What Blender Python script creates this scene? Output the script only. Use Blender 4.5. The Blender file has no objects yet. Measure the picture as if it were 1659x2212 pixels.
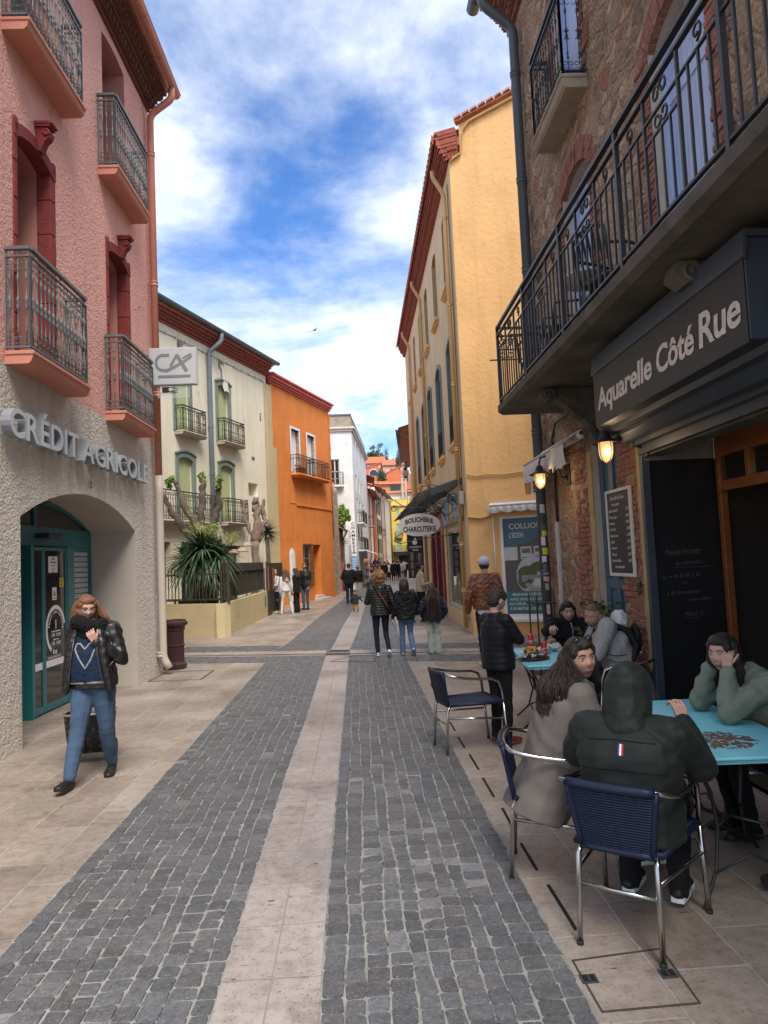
import bpy,bmesh,math,random
import numpy as np
from mathutils import Vector,Matrix,noise as mnoise
random.seed(7);rng=np.random.default_rng(11)
PI=math.pi
scene=bpy.context.scene
COL=scene.collection
EYE=Vector((0,0,1.8));FPX=1534.0;CX,CY=829.5,1106.0
YAW,PITCH,ROLL=math.radians(2.21),math.radians(3.86),0.045
_f=Vector((math.sin(YAW)*math.cos(PITCH),math.cos(YAW)*math.cos(PITCH),math.sin(PITCH)))
_r0=Vector((math.cos(YAW),-math.sin(YAW),0));_u0=_r0.cross(_f)
_R=_r0*math.cos(ROLL) - _u0*math.sin(ROLL);_U=_r0*math.sin(ROLL)+_u0*math.cos(ROLL)
cd=bpy.data.cameras.new("camera");cam=bpy.data.objects.new("camera",cd);COL.objects.link(cam)
cam.matrix_world=Matrix(((_R.x,_U.x,-_f.x,EYE.x),(_R.y,_U.y,-_f.y,EYE.y),(_R.z,_U.z,-_f.z,EYE.z),(0,0,0,1)))
cd.sensor_fit='VERTICAL';cd.sensor_height=24.0;cd.lens=FPX/2212*24.0
cd.clip_start=0.05;cd.clip_end=3000
scene.camera=cam
SUN_EL,SUN_AZ=math.radians(55),math.radians(163)
w=bpy.data.worlds.new("World");scene.world=w;w.use_nodes=True
nt=w.node_tree;nt.nodes.clear()
def N(t,ty,**kw):
 n=t.nodes.new(ty)
 for k,v in kw.items():setattr(n,k,v)
 return n
out=N(nt,'ShaderNodeOutputWorld');bg=N(nt,'ShaderNodeBackground')
sky=N(nt,'ShaderNodeTexSky',sky_type='NISHITA',sun_disc=False,sun_elevation=SUN_EL,sun_rotation=SUN_AZ)
sky.air_density=1.0;sky.dust_density=0.6;sky.ozone_density=3.5
tc=N(nt,'ShaderNodeTexCoord');sep=N(nt,'ShaderNodeSeparateXYZ');nt.links.new(tc.outputs['Generated'],sep.inputs[0])
def mth(t,op,a,b=None,clamp=False):
 n=N(t,'ShaderNodeMath',operation=op,use_clamp=clamp)
 for i,v in enumerate((a,b)):
  if v is None:continue
  if isinstance(v,(int,float)):n.inputs[i].default_value=v
  else:t.links.new(v,n.inputs[i])
 return n.outputs[0]
zc=mth(nt,'ADD',mth(nt,'MAXIMUM',sep.outputs[2],0.0),0.22)
cu=mth(nt,'DIVIDE',sep.outputs[0],zc);cv=mth(nt,'DIVIDE',sep.outputs[1],zc)
cmb=N(nt,'ShaderNodeCombineXYZ');nt.links.new(cu,cmb.inputs[0]);nt.links.new(cv,cmb.inputs[1])
def wnoise(scale,det,rough,off,dist=0.0):
 mp=N(nt,'ShaderNodeMapping');mp.inputs['Location'].default_value=off
 nt.links.new(cmb.outputs[0],mp.inputs[0])
 n=N(nt,'ShaderNodeTexNoise');n.inputs['Scale'].default_value=scale;n.inputs['Detail'].default_value=det
 n.inputs['Roughness'].default_value=rough;n.inputs['Distortion'].default_value=dist
 nt.links.new(mp.outputs[0],n.inputs['Vector']);return n.outputs[0]
n1=wnoise(0.95,9,0.60,(3.1,0.4,0),0.25);n2=wnoise(3.4,6,0.6,(1.0,7.3,0),0.3)
dens=mth(nt,'ADD',mth(nt,'MULTIPLY',n1,0.72),mth(nt,'MULTIPLY',n2,0.28))
rp=N(nt,'ShaderNodeValToRGB');rp.color_ramp.elements[0].position=0.36;rp.color_ramp.elements[1].position=0.585
rp.color_ramp.interpolation='EASE'
nt.links.new(dens,rp.inputs[0])
cloudcol=N(nt,'ShaderNodeValToRGB');nt.links.new(wnoise(2.6,8,0.68,(9.0,2.0,0)),cloudcol.inputs[0])
cloudcol.color_ramp.elements[0].position=0.3;cloudcol.color_ramp.elements[0].color=(2.5,2.95,3.6,1)
cloudcol.color_ramp.elements[1].position=0.65;cloudcol.color_ramp.elements[1].color=(5.3,5.4,5.55,1)
tint=N(nt,'ShaderNodeMixRGB',blend_type='MULTIPLY');tint.inputs[0].default_value=1.0
nt.links.new(sky.outputs[0],tint.inputs[1]);tint.inputs[2].default_value=(0.36,0.56,0.80,1)
mx=N(nt,'ShaderNodeMixRGB');nt.links.new(mth(nt,'MULTIPLY',rp.outputs[0],0.93),mx.inputs[0])
nt.links.new(tint.outputs[0],mx.inputs[1]);nt.links.new(cloudcol.outputs[0],mx.inputs[2])
nt.links.new(mx.outputs[0],bg.inputs[0]);bg.inputs[1].default_value=0.118
nt.links.new(bg.outputs[0],out.inputs[0])
sl=bpy.data.lights.new("sun",'SUN');so=bpy.data.objects.new("sun",sl);COL.objects.link(so)
sl.energy=1.8;sl.angle=math.radians(28);sl.color=(1.0,0.93,0.83)
sd=Vector((math.sin(SUN_AZ)*math.cos(SUN_EL),math.cos(SUN_AZ)*math.cos(SUN_EL),math.sin(SUN_EL)))
so.rotation_euler=sd.to_track_quat('Z','Y').to_euler()
scene.view_settings.view_transform='Standard';scene.view_settings.look='None'
scene.view_settings.exposure=1.38;scene.view_settings.gamma=1.0
scene.cycles.max_bounces=6;scene.cycles.diffuse_bounces=3;scene.cycles.glossy_bounces=3
scene.cycles.transparent_max_bounces=12;scene.cycles.caustics_reflective=False;scene.cycles.caustics_refractive=False
def ray(px,py):return (_f*FPX+_R*(px-CX)+_U*(CY-py)).normalized()
def G(px,py,z=0.0):
 d=ray(px,py);t=(z-EYE.z)/d.z;return EYE+d*t
def atY(px,py,Y):
 d=ray(px,py);return EYE+d*(Y/d.y)
def xz(px,Y,z):
 lo,hi=-60.0,60.0
 for _ in range(50):
  m=(lo+hi)/2;v=Vector((m,Y,z))-EYE
  p=CX+FPX*v.dot(_R)/v.dot(_f)
  if p<px:lo=m
  else:hi=m
 return (lo+hi)/2
def pix(p):
 v=Vector(p)-EYE;k=FPX/v.dot(_f);return (CX+v.dot(_R)*k,CY-v.dot(_U)*k)
class Frame:
 """a facade plane: origin O on the ground, u to the right seen from outside, n into the building"""
 def __init__(s,O,P):
  s.O=Vector((O[0],O[1],0));d=Vector((P[0]-O[0],P[1]-O[1],0));s.L=d.length;s.u=d.normalized()
  s.n=Vector((-s.u.y,s.u.x,0));s.rot=math.atan2(s.u.y,s.u.x)
 def uz(s,px,py,off=0.0):
  d=ray(px,py);q=s.O+s.n*off;t=(q-EYE).dot(s.n)/d.dot(s.n);h=EYE+d*t
  return ((h-s.O).dot(s.u),h.z)
 def w(s,u,y,z):return s.O+s.u*u+s.n*y+Vector((0,0,z))
def tag(o,label=None,cat=None,group=None,kind=None):
 if label:o['label']=label
 if cat:o['category']=cat
 if group:o['group']=group
 if kind:o['kind']=kind
 return o
def empty(name,loc=(0,0,0),rz=0,label=None,cat=None,group=None,parent=None):
 o=bpy.data.objects.new(name,None);COL.objects.link(o);o.location=loc;o.rotation_euler=(0,0,rz)
 o.empty_display_size=0.1
 if parent:o.parent=parent
 return tag(o,label,cat,group)
def copy_tree(o,parent=None):
 c=o.copy();COL.objects.link(c)
 if parent:c.parent=parent
 for ch in o.children:copy_tree(ch,c)
 return c
class MB:
 """collects shapes into one mesh"""
 def __init__(s):s.v=[];s.f=[];s.m=[];s.sm=[];s.M=None;s.mi=0;s.smooth=False
 def _p(s,p):return tuple(s.M @ Vector(p)) if s.M is not None else tuple(p)
 def add(s,vs,fs,mi=None,sm=None):
  b=len(s.v);s.v+=[s._p(p) for p in vs];mi=s.mi if mi is None else mi;sm=s.smooth if sm is None else sm
  for f in fs:s.f.append(tuple(i+b for i in f));s.m.append(mi);s.sm.append(sm)
  return s
 def box(s,x0,x1,y0,y1,z0,z1,mi=None,b=0.0):
  if b>0:return s.bbox(x0,x1,y0,y1,z0,z1,b,mi)
  v=[(x0,y0,z0),(x1,y0,z0),(x1,y1,z0),(x0,y1,z0),(x0,y0,z1),(x1,y0,z1),(x1,y1,z1),(x0,y1,z1)]
  return s.add(v,[(0,3,2,1),(4,5,6,7),(0,1,5,4),(1,2,6,5),(2,3,7,6),(3,0,4,7)],mi,False)
 def bbox(s,x0,x1,y0,y1,z0,z1,b,mi=None):
  X,Y,Z=(x0,x1),(y0,y1),(z0,z1);v=[];idx={}
  b=min(b,(x1-x0)/2.01,(y1-y0)/2.01,(z1-z0)/2.01)
  for i in (0,1):
   for j in (0,1):
    for k in (0,1):
     sx,sy,sz=(b if i==0 else -b),(b if j==0 else -b),(b if k==0 else -b)
     idx[i,j,k,0]=len(v);v.append((X[i],Y[j]+sy,Z[k]+sz))
     idx[i,j,k,1]=len(v);v.append((X[i]+sx,Y[j],Z[k]+sz))
     idx[i,j,k,2]=len(v);v.append((X[i]+sx,Y[j]+sy,Z[k]))
  I=lambda i,j,k,a:idx[i,j,k,a]
  fs=[tuple(I(0,j,k,0) for j,k in ((0,0),(0,1),(1,1),(1,0))),tuple(I(1,j,k,0) for j,k in ((0,0),(1,0),(1,1),(0,1))),
              tuple(I(i,0,k,1) for i,k in ((0,0),(1,0),(1,1),(0,1))),tuple(I(i,1,k,1) for i,k in ((0,0),(0,1),(1,1),(1,0))),
              tuple(I(i,j,0,2) for i,j in ((0,0),(0,1),(1,1),(1,0))),tuple(I(i,j,1,2) for i,j in ((0,0),(1,0),(1,1),(0,1)))]
  for i in (0,1):
   for j in (0,1):fs.append((I(i,j,0,0),I(i,j,0,1),I(i,j,1,1),I(i,j,1,0)))
   for k in (0,1):fs.append((I(i,0,k,0),I(i,0,k,2),I(i,1,k,2),I(i,1,k,0)))
  for j in (0,1):
   for k in (0,1):fs.append((I(0,j,k,1),I(0,j,k,2),I(1,j,k,2),I(1,j,k,1)))
  for i in (0,1):
   for j in (0,1):
    for k in (0,1):fs.append((I(i,j,k,0),I(i,j,k,1),I(i,j,k,2)))
  return s.add(v,fs,mi,False)
 def prism(s,poly,axis,a,b,mi=None):
  def mk(p,t):
   if axis=='x':return (t,p[0],p[1])
   if axis=='y':return (p[0],t,p[1])
   return (p[0],p[1],t)
  n=len(poly);v=[mk(p,a) for p in poly]+[mk(p,b) for p in poly]
  fs=[tuple(range(n)),tuple(reversed(range(n,2*n)))]+[(i,(i+1) % n,n+(i+1) % n,n+i) for i in range(n)]
  return s.add(v,fs,mi,False)
 def bar(s,a,b,wx,wy=None,mi=None):
  a,b=Vector(a),Vector(b);d=(b-a).normalized();wy=wy or wx
  up=Vector((0,0,1)) if abs(d.z)<0.95 else Vector((0,1,0))
  x=d.cross(up).normalized()*wx/2;y=d.cross(x).normalized()*wy/2
  v=[a-x-y,a+x-y,a+x+y,a-x+y,b-x-y,b+x-y,b+x+y,b-x+y]
  return s.add(v,[(0,3,2,1),(4,5,6,7),(0,1,5,4),(1,2,6,5),(2,3,7,6),(3,0,4,7)],mi,False)
 def tube(s,pts,r,seg=6,mi=None,closed=False,caps=True,flat=1.0,sm=True):
  P=[Vector(p) for p in pts];n=len(P);rr=r if hasattr(r,'__len__') else [r]*n
  v=[];fs=[];prev=None
  for i in range(n):
   if closed:t=P[(i+1) % n]-P[i-1]
   else:t=P[min(i+1,n-1)]-P[max(i-1,0)]
   if t.length<1e-9:t=Vector((0,0,1))
   t.normalize()
   if prev is None:
    up=Vector((0,0,1)) if abs(t.z)<0.9 else Vector((1,0,0));x=t.cross(up).normalized()
   else:
    x=prev-t*prev.dot(t)
    x=x.normalized() if x.length>1e-6 else t.orthogonal().normalized()
   prev=x;y=t.cross(x)
   for k in range(seg):
    a=2*PI*k/seg;v.append(P[i]+(x*math.cos(a)+y*math.sin(a)*flat)*rr[i])
  m=n if closed else n-1
  for i in range(m):
   j=(i+1) % n
   for k in range(seg):fs.append((i*seg+k,i*seg+(k+1) % seg,j*seg+(k+1) % seg,j*seg+k))
  if caps and not closed:fs+=[tuple(reversed(range(seg))),tuple(range((n-1)*seg,n*seg))]
  return s.add(v,fs,mi,sm)
 def lathe(s,prof,c=(0,0,0),seg=16,mi=None,sm=True,R=None):
  v=[];fs=[];c=Vector(c)
  for r,z in prof:
   for k in range(seg):
    a=2*PI*k/seg;p=Vector((r*math.cos(a),r*math.sin(a),z))
    if R is not None:p=R @ p
    v.append(c+p)
  for i in range(len(prof)-1):
   for k in range(seg):fs.append((i*seg+k,i*seg+(k+1) % seg,(i+1)*seg+(k+1) % seg,(i+1)*seg+k))
  fs+=[tuple(reversed(range(seg))),tuple(range((len(prof)-1)*seg,len(prof)*seg))]
  return s.add(v,fs,mi,sm)
 def ball(s,c,r,seg=12,mi=None,sc=(1,1,1)):
  c=Vector(c);v=[];fs=[];m=seg//2
  for i in range(1,m):
   t=PI*i/m
   for k in range(seg):
    a=2*PI*k/seg;v.append(c+Vector((r*sc[0]*math.sin(t)*math.cos(a),r*sc[1]*math.sin(t)*math.sin(a),r*sc[2]*math.cos(t))))
  for i in range(m-2):
   for k in range(seg):fs.append((i*seg+k,(i+1)*seg+k,(i+1)*seg+(k+1) % seg,i*seg+(k+1) % seg))
  t0=len(v);v+=[c+Vector((0,0,r*sc[2])),c-Vector((0,0,r*sc[2]))]
  for k in range(seg):fs+=[(t0,k,(k+1) % seg),(t0+1,(m-2)*seg+(k+1) % seg,(m-2)*seg+k)]
  return s.add(v,fs,mi,True)
 def text(s,body,size,mat4,depth=0.004,mi=None,align='LEFT',sx=1.0,shear=0.0,weight=0.0,space=1.0,res=3):
  c=bpy.data.curves.new('t','FONT');c.body=body;c.size=size;c.extrude=depth/2;c.align_x=align
  c.shear=shear;c.offset=weight;c.space_character=space;c.resolution_u=res
  o=bpy.data.objects.new('t',c);COL.objects.link(o);dg=bpy.context.evaluated_depsgraph_get()
  me=bpy.data.meshes.new_from_object(o.evaluated_get(dg))
  vs=[mat4 @ Vector((p.co.x*sx,p.co.y,p.co.z)) for p in me.vertices]
  fs=[tuple(p.vertices) for p in me.polygons]
  bpy.data.objects.remove(o);bpy.data.curves.remove(c);bpy.data.meshes.remove(me)
  return s.add(vs,fs,mi,False)
 def build(s,name,mats,parent=None,loc=None,rz=0,label=None,cat=None,group=None,kind=None,bevel=0):
  me=bpy.data.meshes.new(name);me.from_pydata([tuple(p) for p in s.v],[],s.f)
  mats=mats if isinstance(mats,(list,tuple)) else [mats]
  for m in mats:me.materials.append(m)
  me.polygons.foreach_set('material_index',s.m);me.polygons.foreach_set('use_smooth',s.sm)
  me.validate();me.update()
  o=bpy.data.objects.new(name,me);COL.objects.link(o)
  if parent:o.parent=parent
  if loc is not None:o.location=loc
  o.rotation_euler=(0,0,rz)
  return tag(o,label,cat,group,kind)
def TM(origin,right,up):
 r=Vector(right).normalized();u=Vector(up).normalized();n=r.cross(u)
 return Matrix(((r.x,u.x,n.x,origin[0]),(r.y,u.y,n.y,origin[1]),(r.z,u.z,n.z,origin[2]),(0,0,0,1)))
MATS={}
def mat(name,col,rough=0.8,var=0.12,vs=1.5,bump=0.0,bs=60.0,metal=0.0,spec=0.4,coat=0.0,det=6,sheen=0.0,
  spot=None,sps=3.0,spth=0.6,bdist=0.01,stretch=None,emit=None,alpha=None,trans=0.0,bump2=0.0,bs2=8.0,sss=0.0,streak=0.0):
 if name in MATS:return MATS[name]
 m=bpy.data.materials.new(name);m.use_nodes=True;t=m.node_tree;L=t.links;b=t.nodes['Principled BSDF']
 co=N(t,'ShaderNodeTexCoord').outputs['Object']
 if stretch:
  mp=N(t,'ShaderNodeMapping');mp.inputs['Scale'].default_value=stretch;L.new(co,mp.inputs[0]);co=mp.outputs[0]
 n=N(t,'ShaderNodeTexNoise');n.inputs['Scale'].default_value=vs;n.inputs['Detail'].default_value=det;n.inputs['Roughness'].default_value=0.62
 L.new(co,n.inputs['Vector'])
 r=N(t,'ShaderNodeValToRGB');e=r.color_ramp.elements;e[0].position=0.28;e[1].position=0.72
 c=Vector(col[:3]);e[0].color=(*(c*(1-var)),1);e[1].color=(*[min(1,q) for q in c*(1+var)],1)
 L.new(n.outputs[0],r.inputs[0]);colout=r.outputs[0]
 if spot:
  n2=N(t,'ShaderNodeTexNoise');n2.inputs['Scale'].default_value=sps;n2.inputs['Detail'].default_value=8;n2.inputs['Roughness'].default_value=0.7
  L.new(co,n2.inputs['Vector']);r2=N(t,'ShaderNodeValToRGB');r2.color_ramp.elements[0].position=spth;r2.color_ramp.elements[1].position=spth+0.1
  L.new(n2.outputs[0],r2.inputs[0]);x=N(t,'ShaderNodeMixRGB');L.new(r2.outputs[0],x.inputs[0]);L.new(colout,x.inputs[1]);x.inputs[2].default_value=(*spot[:3],1)
  colout=x.outputs[0]
 if streak:
  k1=N(t,'ShaderNodeMapping');k1.inputs['Scale'].default_value=(2.2,2.2,.22);L.new(co,k1.inputs[0]);k2=N(t,'ShaderNodeTexNoise');k2.inputs['Scale'].default_value=1.6;k2.inputs['Detail'].default_value=7;k2.inputs['Roughness'].default_value=.7;L.new(k1.outputs[0],k2.inputs['Vector'])
  k3=N(t,'ShaderNodeMapRange');k3.inputs[1].default_value=.50;k3.inputs[2].default_value=.72;L.new(k2.outputs[0],k3.inputs[0]);x=N(t,'ShaderNodeMixRGB',blend_type='MULTIPLY');L.new(mth(t,'MULTIPLY',k3.outputs[0],streak),x.inputs[0]);L.new(colout,x.inputs[1]);x.inputs[2].default_value=(.45,.42,.38,1);colout=x.outputs[0]
 L.new(colout,b.inputs['Base Color'])
 b.inputs['Roughness'].default_value=rough;b.inputs['Metallic'].default_value=metal;b.inputs['Specular IOR Level'].default_value=spec
 b.inputs['Coat Weight'].default_value=coat
 if sheen:b.inputs['Sheen Weight'].default_value=sheen
 if sss:b.inputs['Subsurface Weight'].default_value=sss;b.inputs['Subsurface Radius'].default_value=(0.01,0.004,0.002)
 if trans:b.inputs['Transmission Weight'].default_value=trans
 if emit:b.inputs['Emission Color'].default_value=(*emit[:3],1);b.inputs['Emission Strength'].default_value=emit[3]
 nrm=None
 for bb,sc,dd in ((bump2,bs2,bdist*3),(bump,bs,bdist)):
  if not bb:continue
  q=N(t,'ShaderNodeTexNoise');q.inputs['Scale'].default_value=sc;q.inputs['Detail'].default_value=4;L.new(co,q.inputs['Vector'])
  k=N(t,'ShaderNodeBump');k.inputs['Strength'].default_value=bb;k.inputs['Distance'].default_value=dd
  L.new(q.outputs[0],k.inputs['Height'])
  if nrm:L.new(nrm,k.inputs['Normal'])
  nrm=k.outputs[0]
 if nrm:L.new(nrm,b.inputs['Normal'])
 MATS[name]=m;return m
def glass_mat(name,col=(0.02,0.025,0.03),rough=0.06,alpha=1.0):
 if name in MATS:return MATS[name]
 m=mat(name,col,rough=rough,var=0.3,vs=1.0,spec=0.7)
 if alpha<1:m.node_tree.nodes['Principled BSDF'].inputs['Alpha'].default_value=alpha
 return m
def paving_mat(name,c1,c2,cm,bw,bh,mortar,rot=0.0,offset=0.5,rough=0.5,pits=True,bumpd=0.004,shift=0.0):
 m=bpy.data.materials.new(name);m.use_nodes=True;t=m.node_tree;L=t.links;b=t.nodes['Principled BSDF']
 co=N(t,'ShaderNodeTexCoord').outputs['Object']
 mp=N(t,'ShaderNodeMapping');mp.inputs['Rotation'].default_value=(0,0,rot);mp.inputs['Location'].default_value=(0,shift,0);L.new(co,mp.inputs[0])
 nn=N(t,'ShaderNodeTexNoise');nn.inputs['Scale'].default_value=5;nn.inputs['Detail'].default_value=3;L.new(co,nn.inputs['Vector'])
 vs=N(t,'ShaderNodeVectorMath',operation='MULTIPLY_ADD');L.new(nn.outputs['Color'],vs.inputs[0]);vs.inputs[1].default_value=(0.02,0.02,0);L.new(mp.outputs[0],vs.inputs[2])
 br=N(t,'ShaderNodeTexBrick');L.new(vs.outputs[0],br.inputs['Vector'])
 br.inputs['Color1'].default_value=(*c1,1);br.inputs['Color2'].default_value=(*c2,1);br.inputs['Mortar'].default_value=(*cm,1)
 br.inputs['Scale'].default_value=1.0;br.inputs['Brick Width'].default_value=bw;br.inputs['Row Height'].default_value=bh
 br.inputs['Mortar Size'].default_value=mortar;br.inputs['Mortar Smooth'].default_value=0.3;br.offset=offset;br.squash=1.0
 def noise(sc,det,ro,a,bb,stretch=None):
  q=N(t,'ShaderNodeTexNoise');q.inputs['Scale'].default_value=sc;q.inputs['Detail'].default_value=det;q.inputs['Roughness'].default_value=ro
  v=co
  if stretch:k=N(t,'ShaderNodeMapping');k.inputs['Scale'].default_value=stretch;L.new(co,k.inputs[0]);v=k.outputs[0]
  L.new(v,q.inputs['Vector']);r=N(t,'ShaderNodeMapRange');r.inputs[1].default_value=a;r.inputs[2].default_value=bb;L.new(q.outputs[0],r.inputs[0]);return r.outputs[0]
 col=br.outputs['Color']
 def mul(fac,dark,c):
  x=N(t,'ShaderNodeMixRGB',blend_type='MULTIPLY');L.new(fac,x.inputs[0]);L.new(c,x.inputs[1]);x.inputs[2].default_value=(*dark,1);return x.outputs[0]
 col=mul(noise(0.8,6,0.6,0.35,0.7),(0.60,0.58,0.56),col)
 col=mul(noise(14,8,0.75,0.45,0.75),(0.60,0.56,0.52),col)
 if pits:
  pt=noise(20,5,0.7,0.625,0.67,(0.6,1.5,1));col=mul(pt,(0.22,0.19,0.17),col)
  pt2=noise(75,3,0.6,0.60,0.68);col=mul(pt2,(0.45,0.42,0.40),col);col=mul(noise(2.3,8,0.7,0.56,0.74),(0.50,0.47,0.44),col)
 L.new(col,b.inputs['Base Color'])
 rr=N(t,'ShaderNodeMapRange');L.new(noise(1.7,5,0.6,0.3,0.7),rr.inputs[0]);rr.inputs[3].default_value=rough-0.12;rr.inputs[4].default_value=rough+0.14
 L.new(rr.outputs[0],b.inputs['Roughness']);b.inputs['Specular IOR Level'].default_value=0.45
 k=N(t,'ShaderNodeBump');k.inputs['Strength'].default_value=0.7;k.inputs['Distance'].default_value=bumpd
 inv=mth(t,'SUBTRACT',1.0,br.outputs['Fac']);h=mth(t,'ADD',inv,mth(t,'MULTIPLY',noise(60,6,0.7,0.2,0.8),0.35))
 L.new(h,k.inputs['Height']);L.new(k.outputs[0],b.inputs['Normal'])
 MATS[name]=m;return m
# ================================================================ ground
pave=paving_mat('limestone_paving',(0.45,0.38,0.325),(0.355,0.29,0.245),(0.50,0.45,0.40),0.62,0.40,0.008,rot=math.radians(90),rough=0.42)
bandm=paving_mat('limestone_band',(0.49,0.43,0.39),(0.41,0.36,0.33),(0.36,0.32,0.29),0.46,7.3,0.006,rot=math.radians(90),rough=0.42,offset=0.0,shift=3.0)
mortar=mat('mortar_bed',(0.30,0.295,0.27),rough=0.85,var=0.3,vs=6,bump=0.5,bs=120,spot=(0.06,0.055,0.05),sps=5,spth=0.55)
def sheet(name,poly,z,m,kind='structure'):
 b=MB();b.add([(p[0],p[1],z) for p in poly],[tuple(range(len(poly)))]);o=b.build(name,m,kind=kind);return o
b=MB()
xs=[-400,-60,-12,12,60,400];ys=[-60,0,12,40,100,900]
b.add([(x,y,0) for y in ys for x in xs],[(j*6+i,j*6+i+1,(j+1)*6+i+1,(j+1)*6+i) for j in range(5) for i in range(5)])
b.build('ground',pave,kind='structure')
cm=bpy.data.materials.new('cobble_stone');cm.use_nodes=True;t=cm.node_tree;bs=t.nodes['Principled BSDF']
at=N(t,'ShaderNodeAttribute',attribute_name='Col');co=N(t,'ShaderNodeTexCoord').outputs['Object']
nz=N(t,'ShaderNodeTexNoise');nz.inputs['Scale'].default_value=45;nz.inputs['Detail'].default_value=8;nz.inputs['Roughness'].default_value=0.75;t.links.new(co,nz.inputs['Vector'])
rm=N(t,'ShaderNodeMapRange');rm.inputs[1].default_value=0.3;rm.inputs[2].default_value=0.72;rm.inputs[3].default_value=0.50;rm.inputs[4].default_value=1.55;t.links.new(nz.outputs[0],rm.inputs[0])
vm=N(t,'ShaderNodeVectorMath',operation='SCALE');t.links.new(at.outputs['Color'],vm.inputs[0]);t.links.new(rm.outputs[0],vm.inputs['Scale'])
fk=N(t,'ShaderNodeTexNoise');fk.inputs['Scale'].default_value=95;fk.inputs['Detail'].default_value=4;t.links.new(co,fk.inputs['Vector']);fm_=N(t,'ShaderNodeMapRange');fm_.inputs[1].default_value=.60;fm_.inputs[2].default_value=.70;t.links.new(fk.outputs[0],fm_.inputs[0]);fx=N(t,'ShaderNodeMixRGB');t.links.new(mth(t,'MULTIPLY',fm_.outputs[0],.55),fx.inputs[0]);t.links.new(vm.outputs[0],fx.inputs[1]);fx.inputs[2].default_value=(.34,.34,.34,1)
t.links.new(fx.outputs[0],bs.inputs['Base Color']);bs.inputs['Roughness'].default_value=0.52;bs.inputs['Specular IOR Level'].default_value=0.5
bp=N(t,'ShaderNodeBump');bp.inputs['Strength'].default_value=0.8;bp.inputs['Distance'].default_value=0.006
nz2=N(t,'ShaderNodeTexNoise');nz2.inputs['Scale'].default_value=38;nz2.inputs['Detail'].default_value=6;nz2.inputs['Roughness'].default_value=0.65;t.links.new(co,nz2.inputs['Vector'])
t.links.new(nz2.outputs[0],bp.inputs['Height']);t.links.new(bp.outputs[0],bs.inputs['Normal'])
def interp(poly,y):
 for i in range(len(poly)-1):
  a,c=poly[i],poly[i+1]
  if a[1]<=y<=c[1]:
   k=(y-a[1])/(c[1]-a[1]+1e-9);return a[0]+(c[0]-a[0])*k
 a,c=(poly[0],poly[1]) if y<poly[0][1] else (poly[-2],poly[-1])
 return a[0]+(c[0]-a[0])*(y-a[1])/(c[1]-a[1]+1e-9)
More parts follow.
